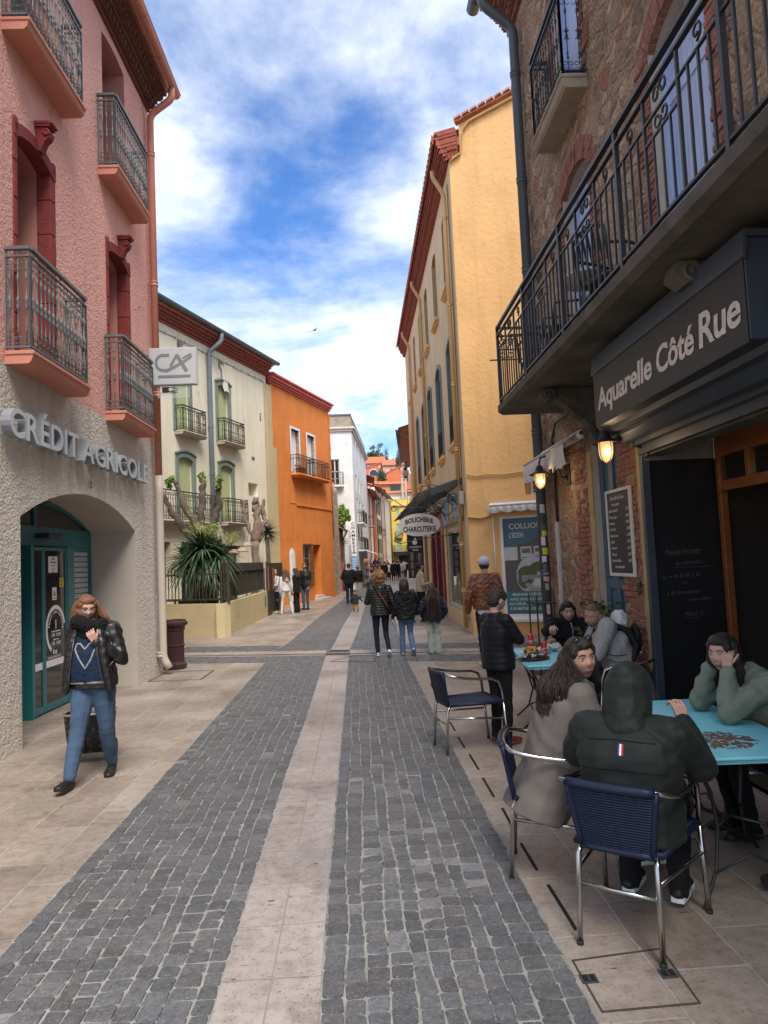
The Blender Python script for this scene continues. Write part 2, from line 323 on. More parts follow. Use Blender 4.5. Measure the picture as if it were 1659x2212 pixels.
def cobbles(name,left,right,y0,y1,pitch=0.098,across=0.098,z=0.004,ystone=None,ncol=None,wear=None,skip=()):
 V=[];F=[];C=[];rr=random.Random(hash(name) % 999 if False else len(name)*7)
 bedm=MB();ys_=[y0+(y1-y0)*i/24 for i in range(25)]
 for yy in ys_:bedm.v+=[(interp(left,yy),yy,z),(interp(right,yy),yy,z)]
 for i in range(24):bedm.f.append((2*i,2*i+1,2*i+3,2*i+2));bedm.m.append(0);bedm.sm.append(False)
 bedm.build(name+'_bed',mortar,kind='structure')
 y=y0+0.01
 wmid=sum(interp(right,yy)-interp(left,yy) for yy in ys_)/25
 nc=ncol or max(1,round(wmid/across))
 colj=[rr.uniform(-0.006,0.006) for _ in range(nc+1)]
 while y<y1-pitch*0.6:
  h=pitch*rr.uniform(0.86,1.12)
  if y+h>y1:h=y1-y-0.002
  for c in range(nc):
   ww=[]
   for yy in (y,y+h):
    l,r_=interp(left,yy)+0.006,interp(right,yy)-0.006;wd=r_-l
    wob=lambda q:0.010*math.sin(yy*1.7+q*2.1)+0.006*math.sin(yy*5.3+q) if 0<q<nc else 0
    ww.append((l+wd*c/nc+wob(c)+colj[c]*(0<c<nc),l+wd*(c+1)/nc+wob(c+1)+colj[c+1]*(c+1<nc)))
   g=0.0042;jj=lambda:rr.uniform(-0.0055,0.0055)
   sh=0.012*math.sin(c*1.9+y*0.8)
   q=[(ww[0][0]+g+jj(),y+g+jj()+sh),(ww[0][1]-g+jj(),y+g+jj()+sh),(ww[1][1]-g+jj(),y+h-g+jj()+sh),(ww[1][0]+g+jj(),y+h-g+jj()+sh)]
   cx_,cy_=sum(p[0] for p in q)/4,sum(p[1] for p in q)/4
   if any(s_(cx_,cy_) for s_ in skip):continue
   w_=wear(cx_,cy_) if wear else 0
   pass
   base=len(V);oct_=[]
   for i in range(4):
    p,pn,pp=q[i],q[(i+1) % 4],q[i-1];k=rr.uniform(0.04,0.13+0.1*w_)
    oct_.append((p[0]+(pp[0]-p[0])*k,p[1]+(pp[1]-p[1])*k));oct_.append((p[0]+(pn[0]-p[0])*k,p[1]+(pn[1]-p[1])*k))
   zt=z+0.0065+rr.uniform(-0.0015,0.0015)-0.003*w_*rr.random();tx,ty=rr.gauss(0,0.016+0.03*w_),rr.gauss(0,0.016+0.03*w_)
   for (px_,py_) in oct_:V.append((px_,py_,z-0.001))
   for (px_,py_) in oct_:
    ix,iy=cx_+(px_-cx_)*0.955,cy_+(py_-cy_)*0.955
    V.append((ix,iy,zt-0.0008+tx*(ix-cx_)+ty*(iy-cy_)))
   V.append((cx_+rr.uniform(-.01,.01),cy_+rr.uniform(-.01,.01),zt+rr.uniform(-0.001,0.001)))
   for i in range(8):F.append((base+i,base+(i+1) % 8,base+8+(i+1) % 8,base+8+i))
   for i in range(8):F.append((base+8+i,base+8+(i+1) % 8,base+16))
   v=rr.uniform(0.085,0.128)
   tnt=rr.choice(((1,1,1.04),(1,1,1.05),(1.0,0.98,1.0),(1.05,0.98,0.97),(1,1,1),(1,1.0,1.02)))
   if rr.random()<0.04+0.35*w_:v*=rr.uniform(1.15,1.8)
   C+=[(v*tnt[0],v*tnt[1],v*tnt[2],1.0)]*17
  y+=h
 me=bpy.data.meshes.new(name);me.from_pydata(V,[],F);me.materials.append(cm)
 ca=me.color_attributes.new('Col','FLOAT_COLOR','POINT');ca.data.foreach_set('color',np.array(C,dtype=np.float32).ravel())
 me.polygons.foreach_set('use_smooth',[False]*len(F))
 o=bpy.data.objects.new(name,me);COL.objects.link(o);tag(o,kind='structure');return o
def gl(*pts):
 return [(G(x,y).x,G(x,y).y) for x,y in pts][::-1] if G(*pts[0]).y>G(*pts[-1]).y else [(G(x,y).x,G(x,y).y) for x,y in pts]
LcobL=gl((-60,2131),(0,2065),(380,1646),(573,1431))
BandL=gl((405,2372),(454,2212),(628,1646),(658,1567),(703,1421))
BandR=gl((675,2372),(687,2212),(713,1865),(732,1646),(752,1431))
RcobR=gl((1370,2372),(1298,2212),(1110,1865),(951,1563),(883,1431))
YC0,YC1,YC2,YC3=G(730,1430).y,G(730,1416).y,G(730,1408.5).y,G(730,1393).y
hole=lambda x,y:y>G(700,1880).y-0.0 and False
wearf=lambda x,y:max(0,1-((x-G(880,1850).x)**2/0.16+(y-4.3)**2/1.2))+max(0,1-((x-G(860,1690).x)**2/0.06+(y-G(860,1690).y)**2/0.3))
wearl=lambda x,y:max(0,0.8-((x-G(430,2010).x)**2/0.05+(y-G(430,2010).y)**2/0.5))
cobbles('cobbled_lane',LcobL,BandL,2.3,YC0,wear=wearl)
cobbles('cobbled_way',BandR,RcobR,2.3,YC0,wear=wearf)
def strip(name,L_,R_,ya,yb,z,m,n=30):
 b=MB()
 for i in range(n+1):
  y=ya+(yb-ya)*i/n;b.v+=[(interp(L_,y),y,z),(interp(R_,y),y,z)]
 for i in range(n):b.f.append((2*i,2*i+1,2*i+3,2*i+2));b.m.append(0);b.sm.append(False)
 return b.build(name,m,kind='structure')
strip('stone_band',BandL,BandR,2.3,YC0,0.011,bandm)
jm=mat('joint',(0.30,0.26,0.23),rough=0.9)
mid=[((interp(BandL,y)+interp(BandR,y))/2,y) for y in (2.3,4,6,8,10,YC0)]
strip('band_joint',[(p[0]-0.004,p[1]) for p in mid],[(p[0]+0.004,p[1]) for p in mid],2.3,YC0,0.0125,jm,10)
LB2=gl((712,1409.6),(728,1381),(741,1353),(757,1327),(779,1290),(797,1262));RB2=gl((753,1409),(765,1381),(778,1344),(786,1318),(796,1290),(808,1262))
LC2=gl((590,1412),(622,1391),(686,1335),(744,1293),(786,1262));RC2=gl((868,1409),(865,1385),(853,1335),(846,1300),(840,1262))
dark_l=[(-12,YC0),(-12,YC1)]
def xs_(x,y):return G(x,y).x
Lend=[(-9.0,0),(-9.0,99)]
cobbles('cross_cobbles',Lend,[(interp(BandL,YC0)-0.0,0),(interp(BandL,YC0),99)],YC0,YC1,pitch=0.11)
cobbles('cross_cobbles',[(interp(BandR,YC0),0),(interp(BandR,YC0),99)],[(7.0,0),(7.0,99)],YC0,YC1,pitch=0.11)
sheet('cross_band',[(-9,YC1),(7,YC1),(7,YC2),(-9,YC2)],0.011,paving_mat('limestone_cross',(0.48,0.42,0.37),(0.42,0.37,0.33),(0.36,0.32,0.28),0.8,0.6,0.006,rough=0.42,offset=0.0))
cobbles('cross_cobbles',[(xs_(400,1400),0),(xs_(400,1400),99)],[(interp(LC2,YC2)+0.05,0),(interp(LC2,YC3),99)],YC2,YC3,pitch=0.12)
cobbles('cross_cobbles',[(interp(RC2,YC2),0),(interp(RC2,YC2),99)],[(7.0,0),(7.0,99)],YC2,YC3,pitch=0.12)
YF=34.0
cobbles('cobbled_lane',LC2,LB2,YC2,YF,pitch=0.13,across=0.125)
cobbles('cobbled_way',RB2,RC2,YC2,YF,pitch=0.13,across=0.125)
strip('stone_band',LB2,RB2,YC2,YF,0.011,bandm,24)
strip('stone_band',[(interp(BandL,YC0),YC0),(interp(BandL,YC0),YC1)],[(interp(BandR,YC0),YC0),(interp(BandR,YC0),YC1)],YC0,YC1,0.0125,bandm,2)
far=paving_mat('far_cobbles',(0.14,0.14,0.15),(0.10,0.10,0.11),(0.30,0.30,0.29),0.14,0.14,0.012,rough=0.55,pits=False)
sheet('far_lane',[(interp(LC2,YF),YF),(interp(RC2,YF),YF),(2.0,60),(1.6,140),(-0.2,140),(-0.4,60)],0.008,far)
iron=mat('cast_iron',(0.06,0.06,0.065),rough=0.6,var=0.3,vs=20,spot=(0.12,0.08,0.05),sps=8,spth=0.62)
p0,p1=G(705,1412),G(755,1412)
b=MB();b.box(p0.x,p1.x,YC1-0.03,YC1+0.02,0.012,0.022);b.box(p0.x,p1.x,YC2-0.02,YC2+0.06,0.012,0.022)
k=18
for i in range(k+1):
 x=p0.x+(p1.x-p0.x)*i/k;b.box(x-0.005,x+0.005,YC1+0.021,YC2-0.021,0.012,0.021)
b.build('drain_grate',iron,label='black slotted iron drain grate where the pale bands of the street cross',cat='drain grate')
slots=[((964,1598),(970,1617)),((978,1636),(986,1657)),((1022,1736),(1036,1763)),((1043,1780),(1062,1811)),
         ((1058,1822),(1078,1850)),((1014,1630),(1022,1652)),((1079,1895),(1102,1938)),((1182,1912),(1246,2012)),((1104,1946),(1107,1963))]
chan=[((930,1469+8),(938,1492)),((945,1497),(951,1517)),((972,1560),(983,1579)),((990,1593),(1004,1616)),((1014,1630),(1034,1663)),((1043,1681),(1067,1722)),((1085,1746),(1105,1783)),((1125,1822),(1160,1880)),((1184,1912),(1245,2010))]
sb=mat('slot_shadow',(0.012,0.011,0.010),rough=0.9)
for i,(a,c) in enumerate(chan):
 A,B=G(*a),G(*c);d=(B-A);d.z=0;d.normalize();n_=Vector((-d.y,d.x,0))*0.009
 b=MB();b.bar((A.x,A.y,0.001),(B.x,B.y,0.001),0.018,0.006)
 b.build('drain_slot',sb,kind='structure')
cv=[G(1237,2076),G(1428,2050),G(1512,2168),G(1301,2187)]
cvr=MB();th=0.007
for i in range(4):
 a,c=cv[i],cv[(i+1) % 4];cvr.bar((a.x,a.y,0.002),(c.x,c.y,0.002),0.008,0.005)
cob=cvr.build('access_cover',mat('cover_joint',(.07,.06,.05),rough=.9),label='square paved access cover with two small iron lifting sockets in the foreground paving',cat='access cover')
for (px_,py_) in ((1272,2116),(1443,2105)):
 q=G(px_,py_);b=MB();b.box(q.x-0.035,q.x+0.035,q.y-0.03,q.y+0.03,0.001,0.006);b.box(q.x-0.026,q.x+0.026,q.y-0.022,q.y+0.022,0.006,0.0075,1);b.box(q.x-0.004,q.x+0.004,q.y-0.02,q.y+0.02,0.0075,0.009,0)
 b.build('lifting_socket',[iron,sb],cob)
def outline(pts,label):
 b=MB();P_=[G(*p) for p in pts]
 for i in range(len(P_)):
  a,c=P_[i],P_[(i+1) % len(P_)];b.bar((a.x,a.y,0.0135),(c.x,c.y,0.0135),0.012,0.004)
 b.build('access_cover',sb,label=label,cat='access cover')
outline([(714,1431),(811,1431),(808,1417),(762,1418)],'thin outlined access cover in the paving just below the drain grate')
outline([(320,1474),(434,1469),(462,1449),(360,1453)],'flat paved access cover near the brown litter bin')
_L,_Rr=G(400,1416),G(1045,1408.5);KSK=(_Rr.y-_L.y)/(_Rr.x-_L.x);X0=G(730,1412).x
for o in list(COL.objects):
 if o.type=='MESH' and o.name.split('.')[0] in ('cobbled_lane','cobbled_way','stone_band','cross_cobbles','cross_band','cobbled_lane_bed','cobbled_way_bed','cross_cobbles_bed','band_joint','drain_grate'):
  n=len(o.data.vertices);a=np.empty(n*3,dtype=np.float32);o.data.vertices.foreach_get('co',a);a=a.reshape(-1,3)
  w_=np.clip((a[:,1]-8.5)/(YC0-8.5),0,1)*np.clip((22-a[:,1])/(22-YC3),0,1)
  a[:,1]+=KSK*np.clip(a[:,0]-X0,-9,6)*w_
  o.data.vertices.foreach_set('co',a.ravel());o.data.update()
# ================================================================ building helpers
def wall(b,x0,x1,z0,z1,ops,mi=0,rmi=None,y=0.0,nseg=10):
 """front face with openings (u0,u1,z0,z1,reveal,arch rise) and their reveals; x right, y into the building"""
 rmi=mi if rmi is None else rmi
 X=sorted({x0,x1,*[o[0] for o in ops],*[o[1] for o in ops]});Z=sorted({z0,z1,*[o[2] for o in ops],*[o[3] for o in ops]})
 X=[v for v in X if x0<=v<=x1];Z=[v for v in Z if z0<=v<=z1]
 idx={};vs=[];fs=[]
 def vid(x,z):
  if (x,z) not in idx:idx[x,z]=len(vs);vs.append((x,y,z))
  return idx[x,z]
 for i in range(len(X)-1):
  for j in range(len(Z)-1):
   mx_,mz=(X[i]+X[i+1])/2,(Z[j]+Z[j+1])/2
   if any(o[0]<mx_<o[1] and o[2]<mz<o[3] for o in ops):continue
   fs.append((vid(X[i],Z[j]),vid(X[i+1],Z[j]),vid(X[i+1],Z[j+1]),vid(X[i],Z[j+1])))
 b.add(vs,fs,mi,False)
 for o in ops:
  u0,u1,a0,a1,rv=o[:5];ar=o[5] if len(o)>5 else 0
  pts=arch_pts(u0,u1,a1,ar,nseg)
  if ar>0:
   vs=[];fs=[]
   for k,(px_,pz) in enumerate(pts):vs+=[(px_,y,pz),(px_,y,a1)]
   for k in range(len(pts)-1):fs.append((2*k,2*k+2,2*k+3,2*k+1))
   b.add(vs,fs,mi,False)
  loop=[(u0,a0)]+pts+[(u1,a0)]
  vs=[];fs=[]
  for (px_,pz) in loop:vs+=[(px_,y,pz),(px_,y+rv,pz)]
  n=len(loop)
  for k in range(n):
   j=(k+1) % n;fs.append((2*k,2*j,2*j+1,2*k+1))
  b.add(vs,fs,rmi,False)
def arch_pts(u0,u1,top,rise,n=10):
 if rise<=0:return [(u0,top),(u1,top)]
 w2=(u1-u0)/2;R=(w2*w2+rise*rise)/(2*rise);cx_=(u0+u1)/2;cz=top-R;a=math.asin(min(1,w2/R))
 if rise>w2:a=PI-a
 return [(cx_+R*math.sin(-a+2*a*k/n),cz+R*math.cos(-a+2*a*k/n)) for k in range(n+1)]
def panel(b,u0,u1,z0,z1,y,th=0.03,arch=0,mi=0):
 pts=[(u0,z0)]+arch_pts(u0,u1,z1,arch)+[(u1,z0)]
 b.prism(pts,'y',y,y+th,mi)
def shutters(b,u0,u1,z0,z1,y,mi=0,n=8,arch=0,gap=0.006,style='plank'):
 w_=(u1-u0)/n;R=0
 for i in range(n):
  a,c=u0+i*w_+gap/2,u0+(i+1)*w_-gap/2
  if arch:
   pz=dict();P_=arch_pts(u0,u1,z1,arch,16)
   top=lambda q:np.interp(q,[p[0] for p in P_],[p[1] for p in P_])
   b.prism([(a,z0),(a,float(top(a))),(c,float(top(c))),(c,z0)],'y',y,y+0.03,mi)
  else:b.box(a,c,y,y+0.03,z0,z1,mi,b=0.004)
 b.box(u0,u1,y+0.012,y+0.03,z0,z1-arch,mi)
def slats(b,u0,u1,z0,z1,y,mi=0,pitch=0.05,fr=0.05,leaves=2):
 w_=(u1-u0)/leaves
 for k in range(leaves):
  a,c=u0+k*w_+0.003,u0+(k+1)*w_-0.003
  for (p,q,r_,s_) in ((a,a+fr,z0,z1),(c-fr,c,z0,z1),(a+fr,c-fr,z0,z0+fr),(a+fr,c-fr,z1-fr,z1)):b.box(p,q,y,y+0.035,r_,s_,mi)
  n=max(2,int((z1-z0-2*fr)/pitch))
  for i in range(n):
   z=z0+fr+(z1-z0-2*fr)*(i+0.5)/n;h=pitch*0.45
   b.add([(a+fr,y+0.008,z-h),(c-fr,y+0.008,z-h),(c-fr,y+0.03,z+h),(a+fr,y+0.03,z+h)],[(0,1,2,3)],mi,False)
def window_glass(parent,u0,u1,z0,z1,y,fm,gm,nx=2,nz=2,fw=0.05,name='window',arch=0):
 b=MB();b.box(u0,u0+fw,y,y+0.05,z0,z1);b.box(u1-fw,u1,y,y+0.05,z0,z1)
 b.box(u0+fw,u1-fw,y,y+0.05,z0,z0+fw);b.box(u0+fw,u1-fw,y,y+0.05,z1-fw,z1)
 for i in range(1,nx):x=u0+(u1-u0)*i/nx;b.box(x-fw*0.5,x+fw*0.5,y+0.003,y+0.045,z0+fw,z1-fw)
 for i in range(1,nz):z=z0+(z1-z0)*i/nz;b.box(u0+fw,u1-fw,y+0.006,y+0.042,z-fw*0.25,z+fw*0.25)
 o=b.build(name,fm,parent);g=MB();g.box(u0+fw,u1-fw,y+0.022,y+0.03,z0+fw,z1-fw);g.build('pane',gm,o);return o
def scroll(b,c,ax,az,r,a0,a1,th,y=0,turns=0,seg=4,n=9,shrink=0.55,mi=None):
 """a C or spiral scroll in the plane of ax/az starting at angle a0"""
 pts=[]
 for i in range(n+1):
  t_=i/n;a=a0+(a1-a0)*t_;rr=r*(1-shrink*t_)
  pts.append(Vector(c)+Vector(ax)*(rr*math.cos(a))+Vector(az)*(rr*math.sin(a)))
 b.tube(pts,th,seg,mi=mi)
def ornate_run(b,A,B,z0,z1,spacing=0.105,detail=2,th=0.008,handrail=True,rail2=True,mi=0):
 """cast railing from A to B: balusters with collars, fleurs and scrolls between flat bars"""
 A,B=Vector((*A,0)),Vector((*B,0));d=B-A;L=d.length;d.normalize();Zv=Vector((0,0,1));H=z1-z0
 ztop=z1-(0.09 if rail2 else 0.0)
 for zz,t_ in ((z0+0.012,0.022),(ztop-0.01,0.02)):b.bar(A+Zv*zz,B+Zv*zz,t_*1.3,t_,mi)
 if handrail and rail2:
  b.bar(A+Zv*(z1-0.015),B+Zv*(z1-0.015),0.05,0.035,mi)
  k=max(2,int(L/0.5))
  for i in range(k+1):p=A+d*(L*(0.06+0.88*i/k));b.bar(p+Zv*(ztop-0.02),p+Zv*(z1-0.03),0.014,0.014,mi)
 n=max(2,round(L/spacing));s_=L/n
 for i in range(n+1):
  p=A+d*(s_*i)
  if i in (0,n):b.bar(p+Zv*z0,p+Zv*ztop,0.022,0.022,mi);
  if i==n:break
  q=A+d*(s_*(i+0.5));h=ztop-z0-0.03;f=lambda t_:z0+0.022+h*t_
  if detail>=2:
   prof=[(0.6,0),(0.6,.14),(1.9,.16),(0.7,.19),(1.7,.215),(0.8,.24),(0.75,.38),(1.6,.40),(2.3,.44),(1.2,.475),(2.3,.50),(1.6,.535),(0.75,.55),(0.75,.70),(1.5,.735),(1.9,.77),(0.7,.80),(0.6,.84),(0.6,1)]
  elif detail==1:prof=[(0.8,0),(0.8,.18),(2.0,.22),(0.9,.27),(0.8,.42),(2.2,.48),(0.8,.54),(0.8,.74),(1.9,.79),(0.8,.84),(0.8,1)]
  else:prof=[(1,0),(1,1)]
  b.lathe([(r_*th,f(z)) for r_,z in prof],(q.x,q.y,0),5,mi)
  if detail>=1:
   w_=s_*0.5
   for sg in (1,-1):
    ax=d*sg
    scroll(b,q+ax*w_*0.5+Zv*f(0.085),ax,Zv,w_*0.48,PI,-0.9*PI,th*0.62,n=8,mi=mi)
    scroll(b,q+ax*w_*0.5+Zv*f(0.93),ax,Zv,w_*0.48,PI,2.9*PI,th*0.62,n=8,mi=mi)
    if detail>=2:
     scroll(b,q+ax*w_*0.55+Zv*f(0.02),ax,Zv,w_*0.4,PI*1.2,-0.3*PI,th*0.55,n=6,mi=mi)
     scroll(b,q+ax*w_*1.05+Zv*f(0.455),ax,Zv,w_*1.0,PI*1.32,PI*0.68,th*0.62,n=6,shrink=0.0,mi=mi)
     scroll(b,q+ax*w_*0.5+Zv*f(0.86),ax,Zv,w_*0.4,PI*0.8,2.2*PI,th*0.55,n=6,mi=mi)
def gutter(b,A,B,r=0.07,mi=0,seg=8,th=0.006):
 """half-round gutter between two points"""
 A,B=Vector(A),Vector(B);d=(B-A).normalized();x=d.cross(Vector((0,0,1))).normalized();Zv=Vector((0,0,1));vs=[];fs=[]
 for P_ in (A,B):
  for rr in (r,r-th):
   for k in range(seg+1):a=PI+PI*k/seg;vs.append(P_+x*rr*math.cos(a)+Zv*rr*math.sin(a))
 m=seg+1
 for k in range(seg):fs+=[(k,k+1,2*m+k+1,2*m+k),(m+k+1,m+k,3*m+k,3*m+k+1),(k,m+k,m+k+1,k+1),(2*m+k,2*m+k+1,3*m+k+1,3*m+k)]
 fs+=[(0,2*m,3*m,m),(seg,m+seg,3*m+seg,2*m+seg)]
 b.add(vs,fs,mi,True)
 b.tube([A+x*r,B+x*r],0.009,5,mi=mi);b.tube([A-x*r,B-x*r],0.009,5,mi=mi)
def drainpipe(pts,r,m,name='drainpipe',parent=None,collars=(),cm_=None,label=None,cat=None):
 b=MB();P_=[Vector(p) for p in pts];Q=[P_[0]]
 for i in range(1,len(P_)-1):
  a,c=(P_[i-1]-P_[i]),(P_[i+1]-P_[i]);k=min(0.12,a.length*0.45,c.length*0.45);a.normalize();c.normalize()
  for t_ in (0,.25,.5,.75,1):Q.append(P_[i]+a*k*(1-t_)**2+c*k*t_**2)
 Q.append(P_[-1]);b.tube(Q,r,12);top,bot=P_[-2],P_[-1]
 for z in collars:
  k=(z-top.z)/(bot.z-top.z);c=top+(bot-top)*k
  b.lathe([(r+.002,-.05),(r+.010,-.045),(r+.010,-.02),(r+.004,-.015),(r+.004,.01),(r+.012,.015),(r+.012,.035),(r+.002,.04)],c,12)
  b.box(c.x-0.01,c.x+0.01,c.y,c.y+r+0.05,c.z-0.008,c.z+0.008)
 o=b.build(name,m,parent);
 if label:tag(o,label,cat)
 return o
def roof_tiles(b,x0,x1,ya,za,yb,zb,w_=0.2,mi=0,th=0.03):
 """corrugated clay tile roof: x along the eave, from (ya,za) up to (yb,zb)"""
 n=max(2,round((x1-x0)/w_));vs=[];fs=[];per=6;tot=n*per
 for (y,z) in ((ya,za),(yb,zb)):
  for k in range(tot+1):x=x0+(x1-x0)*k/tot;vs.append((x,y,z+0.045*abs(math.sin(PI*k/per))))
 m=tot+1
 for k in range(tot):fs.append((k,k+1,m+k+1,m+k))
 for (y,z) in ((ya,za),(yb,zb)):
  for k in range(tot+1):x=x0+(x1-x0)*k/tot;vs.append((x,y,z-th))
 for k in range(tot):fs+=[(2*m+k,2*m+k+1,k+1,k),(2*m+k+1,2*m+k,3*m+k,3*m+k+1)]
 b.add(vs,fs,mi,False)
def corbel_cornice(b,x0,x1,z0,steps,mi=0,tooth=0.09,y0=0.0,ends=False):
 """stepped terracotta cornice: (height, projection, toothed) per course, growing outwards (negative y)"""
 z=z0
 for h,pr,tt in steps:
  b.box(x0-(pr if ends else 0),x1+(pr if ends else 0),y0-pr,y0+0.02,z,z+h*0.92,mi)
  if tt:
   n=int((x1-x0)/tooth)
   for i in range(n):
    x=x0+(i+0.25)*(x1-x0)/n;b.box(x,x+tooth*0.5,y0-pr-0.035,y0-pr-0.001,z+0.006,z+h*0.86,mi)
  z+=h
 return z
clay=mat('clay_tile',(0.52,0.22,0.13),rough=0.8,var=0.35,vs=6,bump=0.3,bs=30,spot=(0.25,0.2,0.15),sps=5,spth=0.6)
clayred=mat('terracotta_trim',(0.33,0.085,0.055),rough=0.75,var=0.25,vs=8,bump=0.3,bs=60)
dglass=glass_mat('dark_glass')
bglass=glass_mat('shop_glass',(0.035,0.04,0.045),0.04)
castiron=mat('painted_grey_iron',(0.13,0.15,0.155),rough=0.45,var=0.18,vs=10,spec=0.5)
blackiron=mat('black_iron',(0.022,0.023,0.026),rough=0.45,var=0.2,vs=10,spec=0.5)
white_p=mat('white_paint',(0.75,0.75,0.74),rough=0.5,var=0.06,vs=4)
# ================================================================ pink bank building
A_,B_=G(0,1645.5),G(347,1454.5);FP=Frame(A_,B_);LP=FP.L
pink=empty('bank_building',FP.O,FP.rot,'tall salmon pink building with a sand coloured ground floor and an arched bank entrance','building')
pinkm=mat('pink_roughcast',(0.80,0.43,0.36),streak=.35,rough=0.92,var=0.07,vs=1.2,bump=0.9,bs=38,bdist=0.028,bump2=0.35,bs2=14)
sandm=mat('sand_roughcast',(0.68,0.62,0.54),streak=.5,rough=0.92,var=0.07,vs=1.2,bump=1.0,bs=34,bdist=0.034,bump2=0.4,bs2=13)
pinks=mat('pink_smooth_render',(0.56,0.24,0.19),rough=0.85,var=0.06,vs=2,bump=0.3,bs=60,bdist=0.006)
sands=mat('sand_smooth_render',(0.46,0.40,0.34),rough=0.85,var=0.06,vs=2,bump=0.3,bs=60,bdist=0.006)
orsl=mat('slab_paint',(0.58,0.25,0.18),rough=0.8,var=0.08,vs=3,bump=0.15,bs=30)
redst=mat('red_stone',(0.23,0.036,0.035),rough=0.8,var=0.22,vs=5,bump=0.7,bs=50,bdist=0.012)
HW=10.32
W1=(0.442,1.30,4.10,6.76,0.50,0.10);W2=(3.24,4.10,4.05,6.70,0.50,0.10)
W3=(3.16,4.17,7.68,10.06,0.36,0.06);W4=(0.36,1.37,7.72,10.06,0.36,0.06)
ARCH=(0.46,4.25,-0.05,2.84,0.70,0.40)
LN=4.02
b=MB();x0=-4.5
wall(b,x0,LP,LN,HW,[(o[0],o[1],max(o[2],LN+0.001),*o[3:]) for o in (W1,W2,W3,W4)],0,2)
b.build('wall',[pinkm,sandm,pinks],pink)
b=MB();wall(b,x0,LP,-0.05,LN,[ARCH],0,1)
b.build('ground_floor_wall',[sandm,sands],pink)
b=MB();b.box(x0,LP,0.72,9,LN+0.01,HW-0.01,0);b.box(LP-0.30,LP,0.001,0.73,LN+0.012,HW-0.012,0);b.box(x0,x0+0.3,0.001,0.73,-0.05,HW,0)
b.box(LP-0.30,LP,0.001,9,-0.05,LN,1);b.box(x0,LP-0.3,3.2,9,-0.05,LN,1)
b.box(x0+0.3,0.30,0.05,3.2,-0.05,LN,1);b.box(0.3,LP-0.3,0.72,3.2,3.2,LN,1);b.box(4.35,LP-0.3,0.05,3.2,-0.05,LN,1)
b.build('rear_walls',[pinkm,sandm],pink)
b=MB();roof_tiles(b,x0,LP+0.12,-0.42,HW+0.36,5,HW+1.7);b.build('roof',clay,pink)
b=MB();zt=corbel_cornice(b,x0,LP,HW-0.10,[(0.06,.05,0),(0.09,.12,1),(0.06,.19,0),(0.09,.27,1),(0.06,.36,0)],0,tooth=0.13,ends=False)
b.build('cornice',mat('brown_terracotta',(0.145,0.062,0.045),rough=0.85,var=0.3,vs=8,bump=0.4,bs=50),pink)
pipem=mat('salmon_pipe_paint',(0.58,0.235,0.16),rough=0.5,var=0.06,vs=3);pipes=mat('sand_pipe_paint',(0.52,0.45,0.38),rough=0.5,var=0.06,vs=3)
b=MB();gutter(b,(x0,-0.50,HW+0.30),(LP+0.12,-0.50,HW+0.30),0.085)
for i in range(12):b.tube([(x0+i*0.9,-0.41,HW+0.31),(x0+i*0.9,-0.45,HW+0.225),(x0+i*0.9,-0.5,HW+0.205),(x0+i*0.9,-0.56,HW+0.225),(x0+i*0.9,-0.59,HW+0.31)],0.008,4)
b.build('gutter',pipem,pink)
PX=5.30
dp=drainpipe([(PX-0.02,-0.50,HW+0.21),(PX-0.02,-0.50,HW+0.02),(PX-0.02,-0.10,HW-0.28),(PX,-0.10,3.45)],0.062,pipem,parent=pink,collars=(9.3,6.9,4.9))
drainpipe([(PX,-0.10,3.45),(PX,-0.10,3.0),(PX+0.02,-0.10,0.28),(PX+0.03,-0.20,0.10)],0.066,pipes,parent=pink,collars=(3.2,1.75,1.0,0.72,0.35))
b=MB();b.bar((4.42,-0.01,6.12),(4.42,-0.09,6.13),0.008);scroll(b,(4.42,-0.12,6.13),(0.3,-1,0),(0,0,1),0.035,0,2*PI,0.005,shrink=0);b.build('wall_ring',castiron,pink)
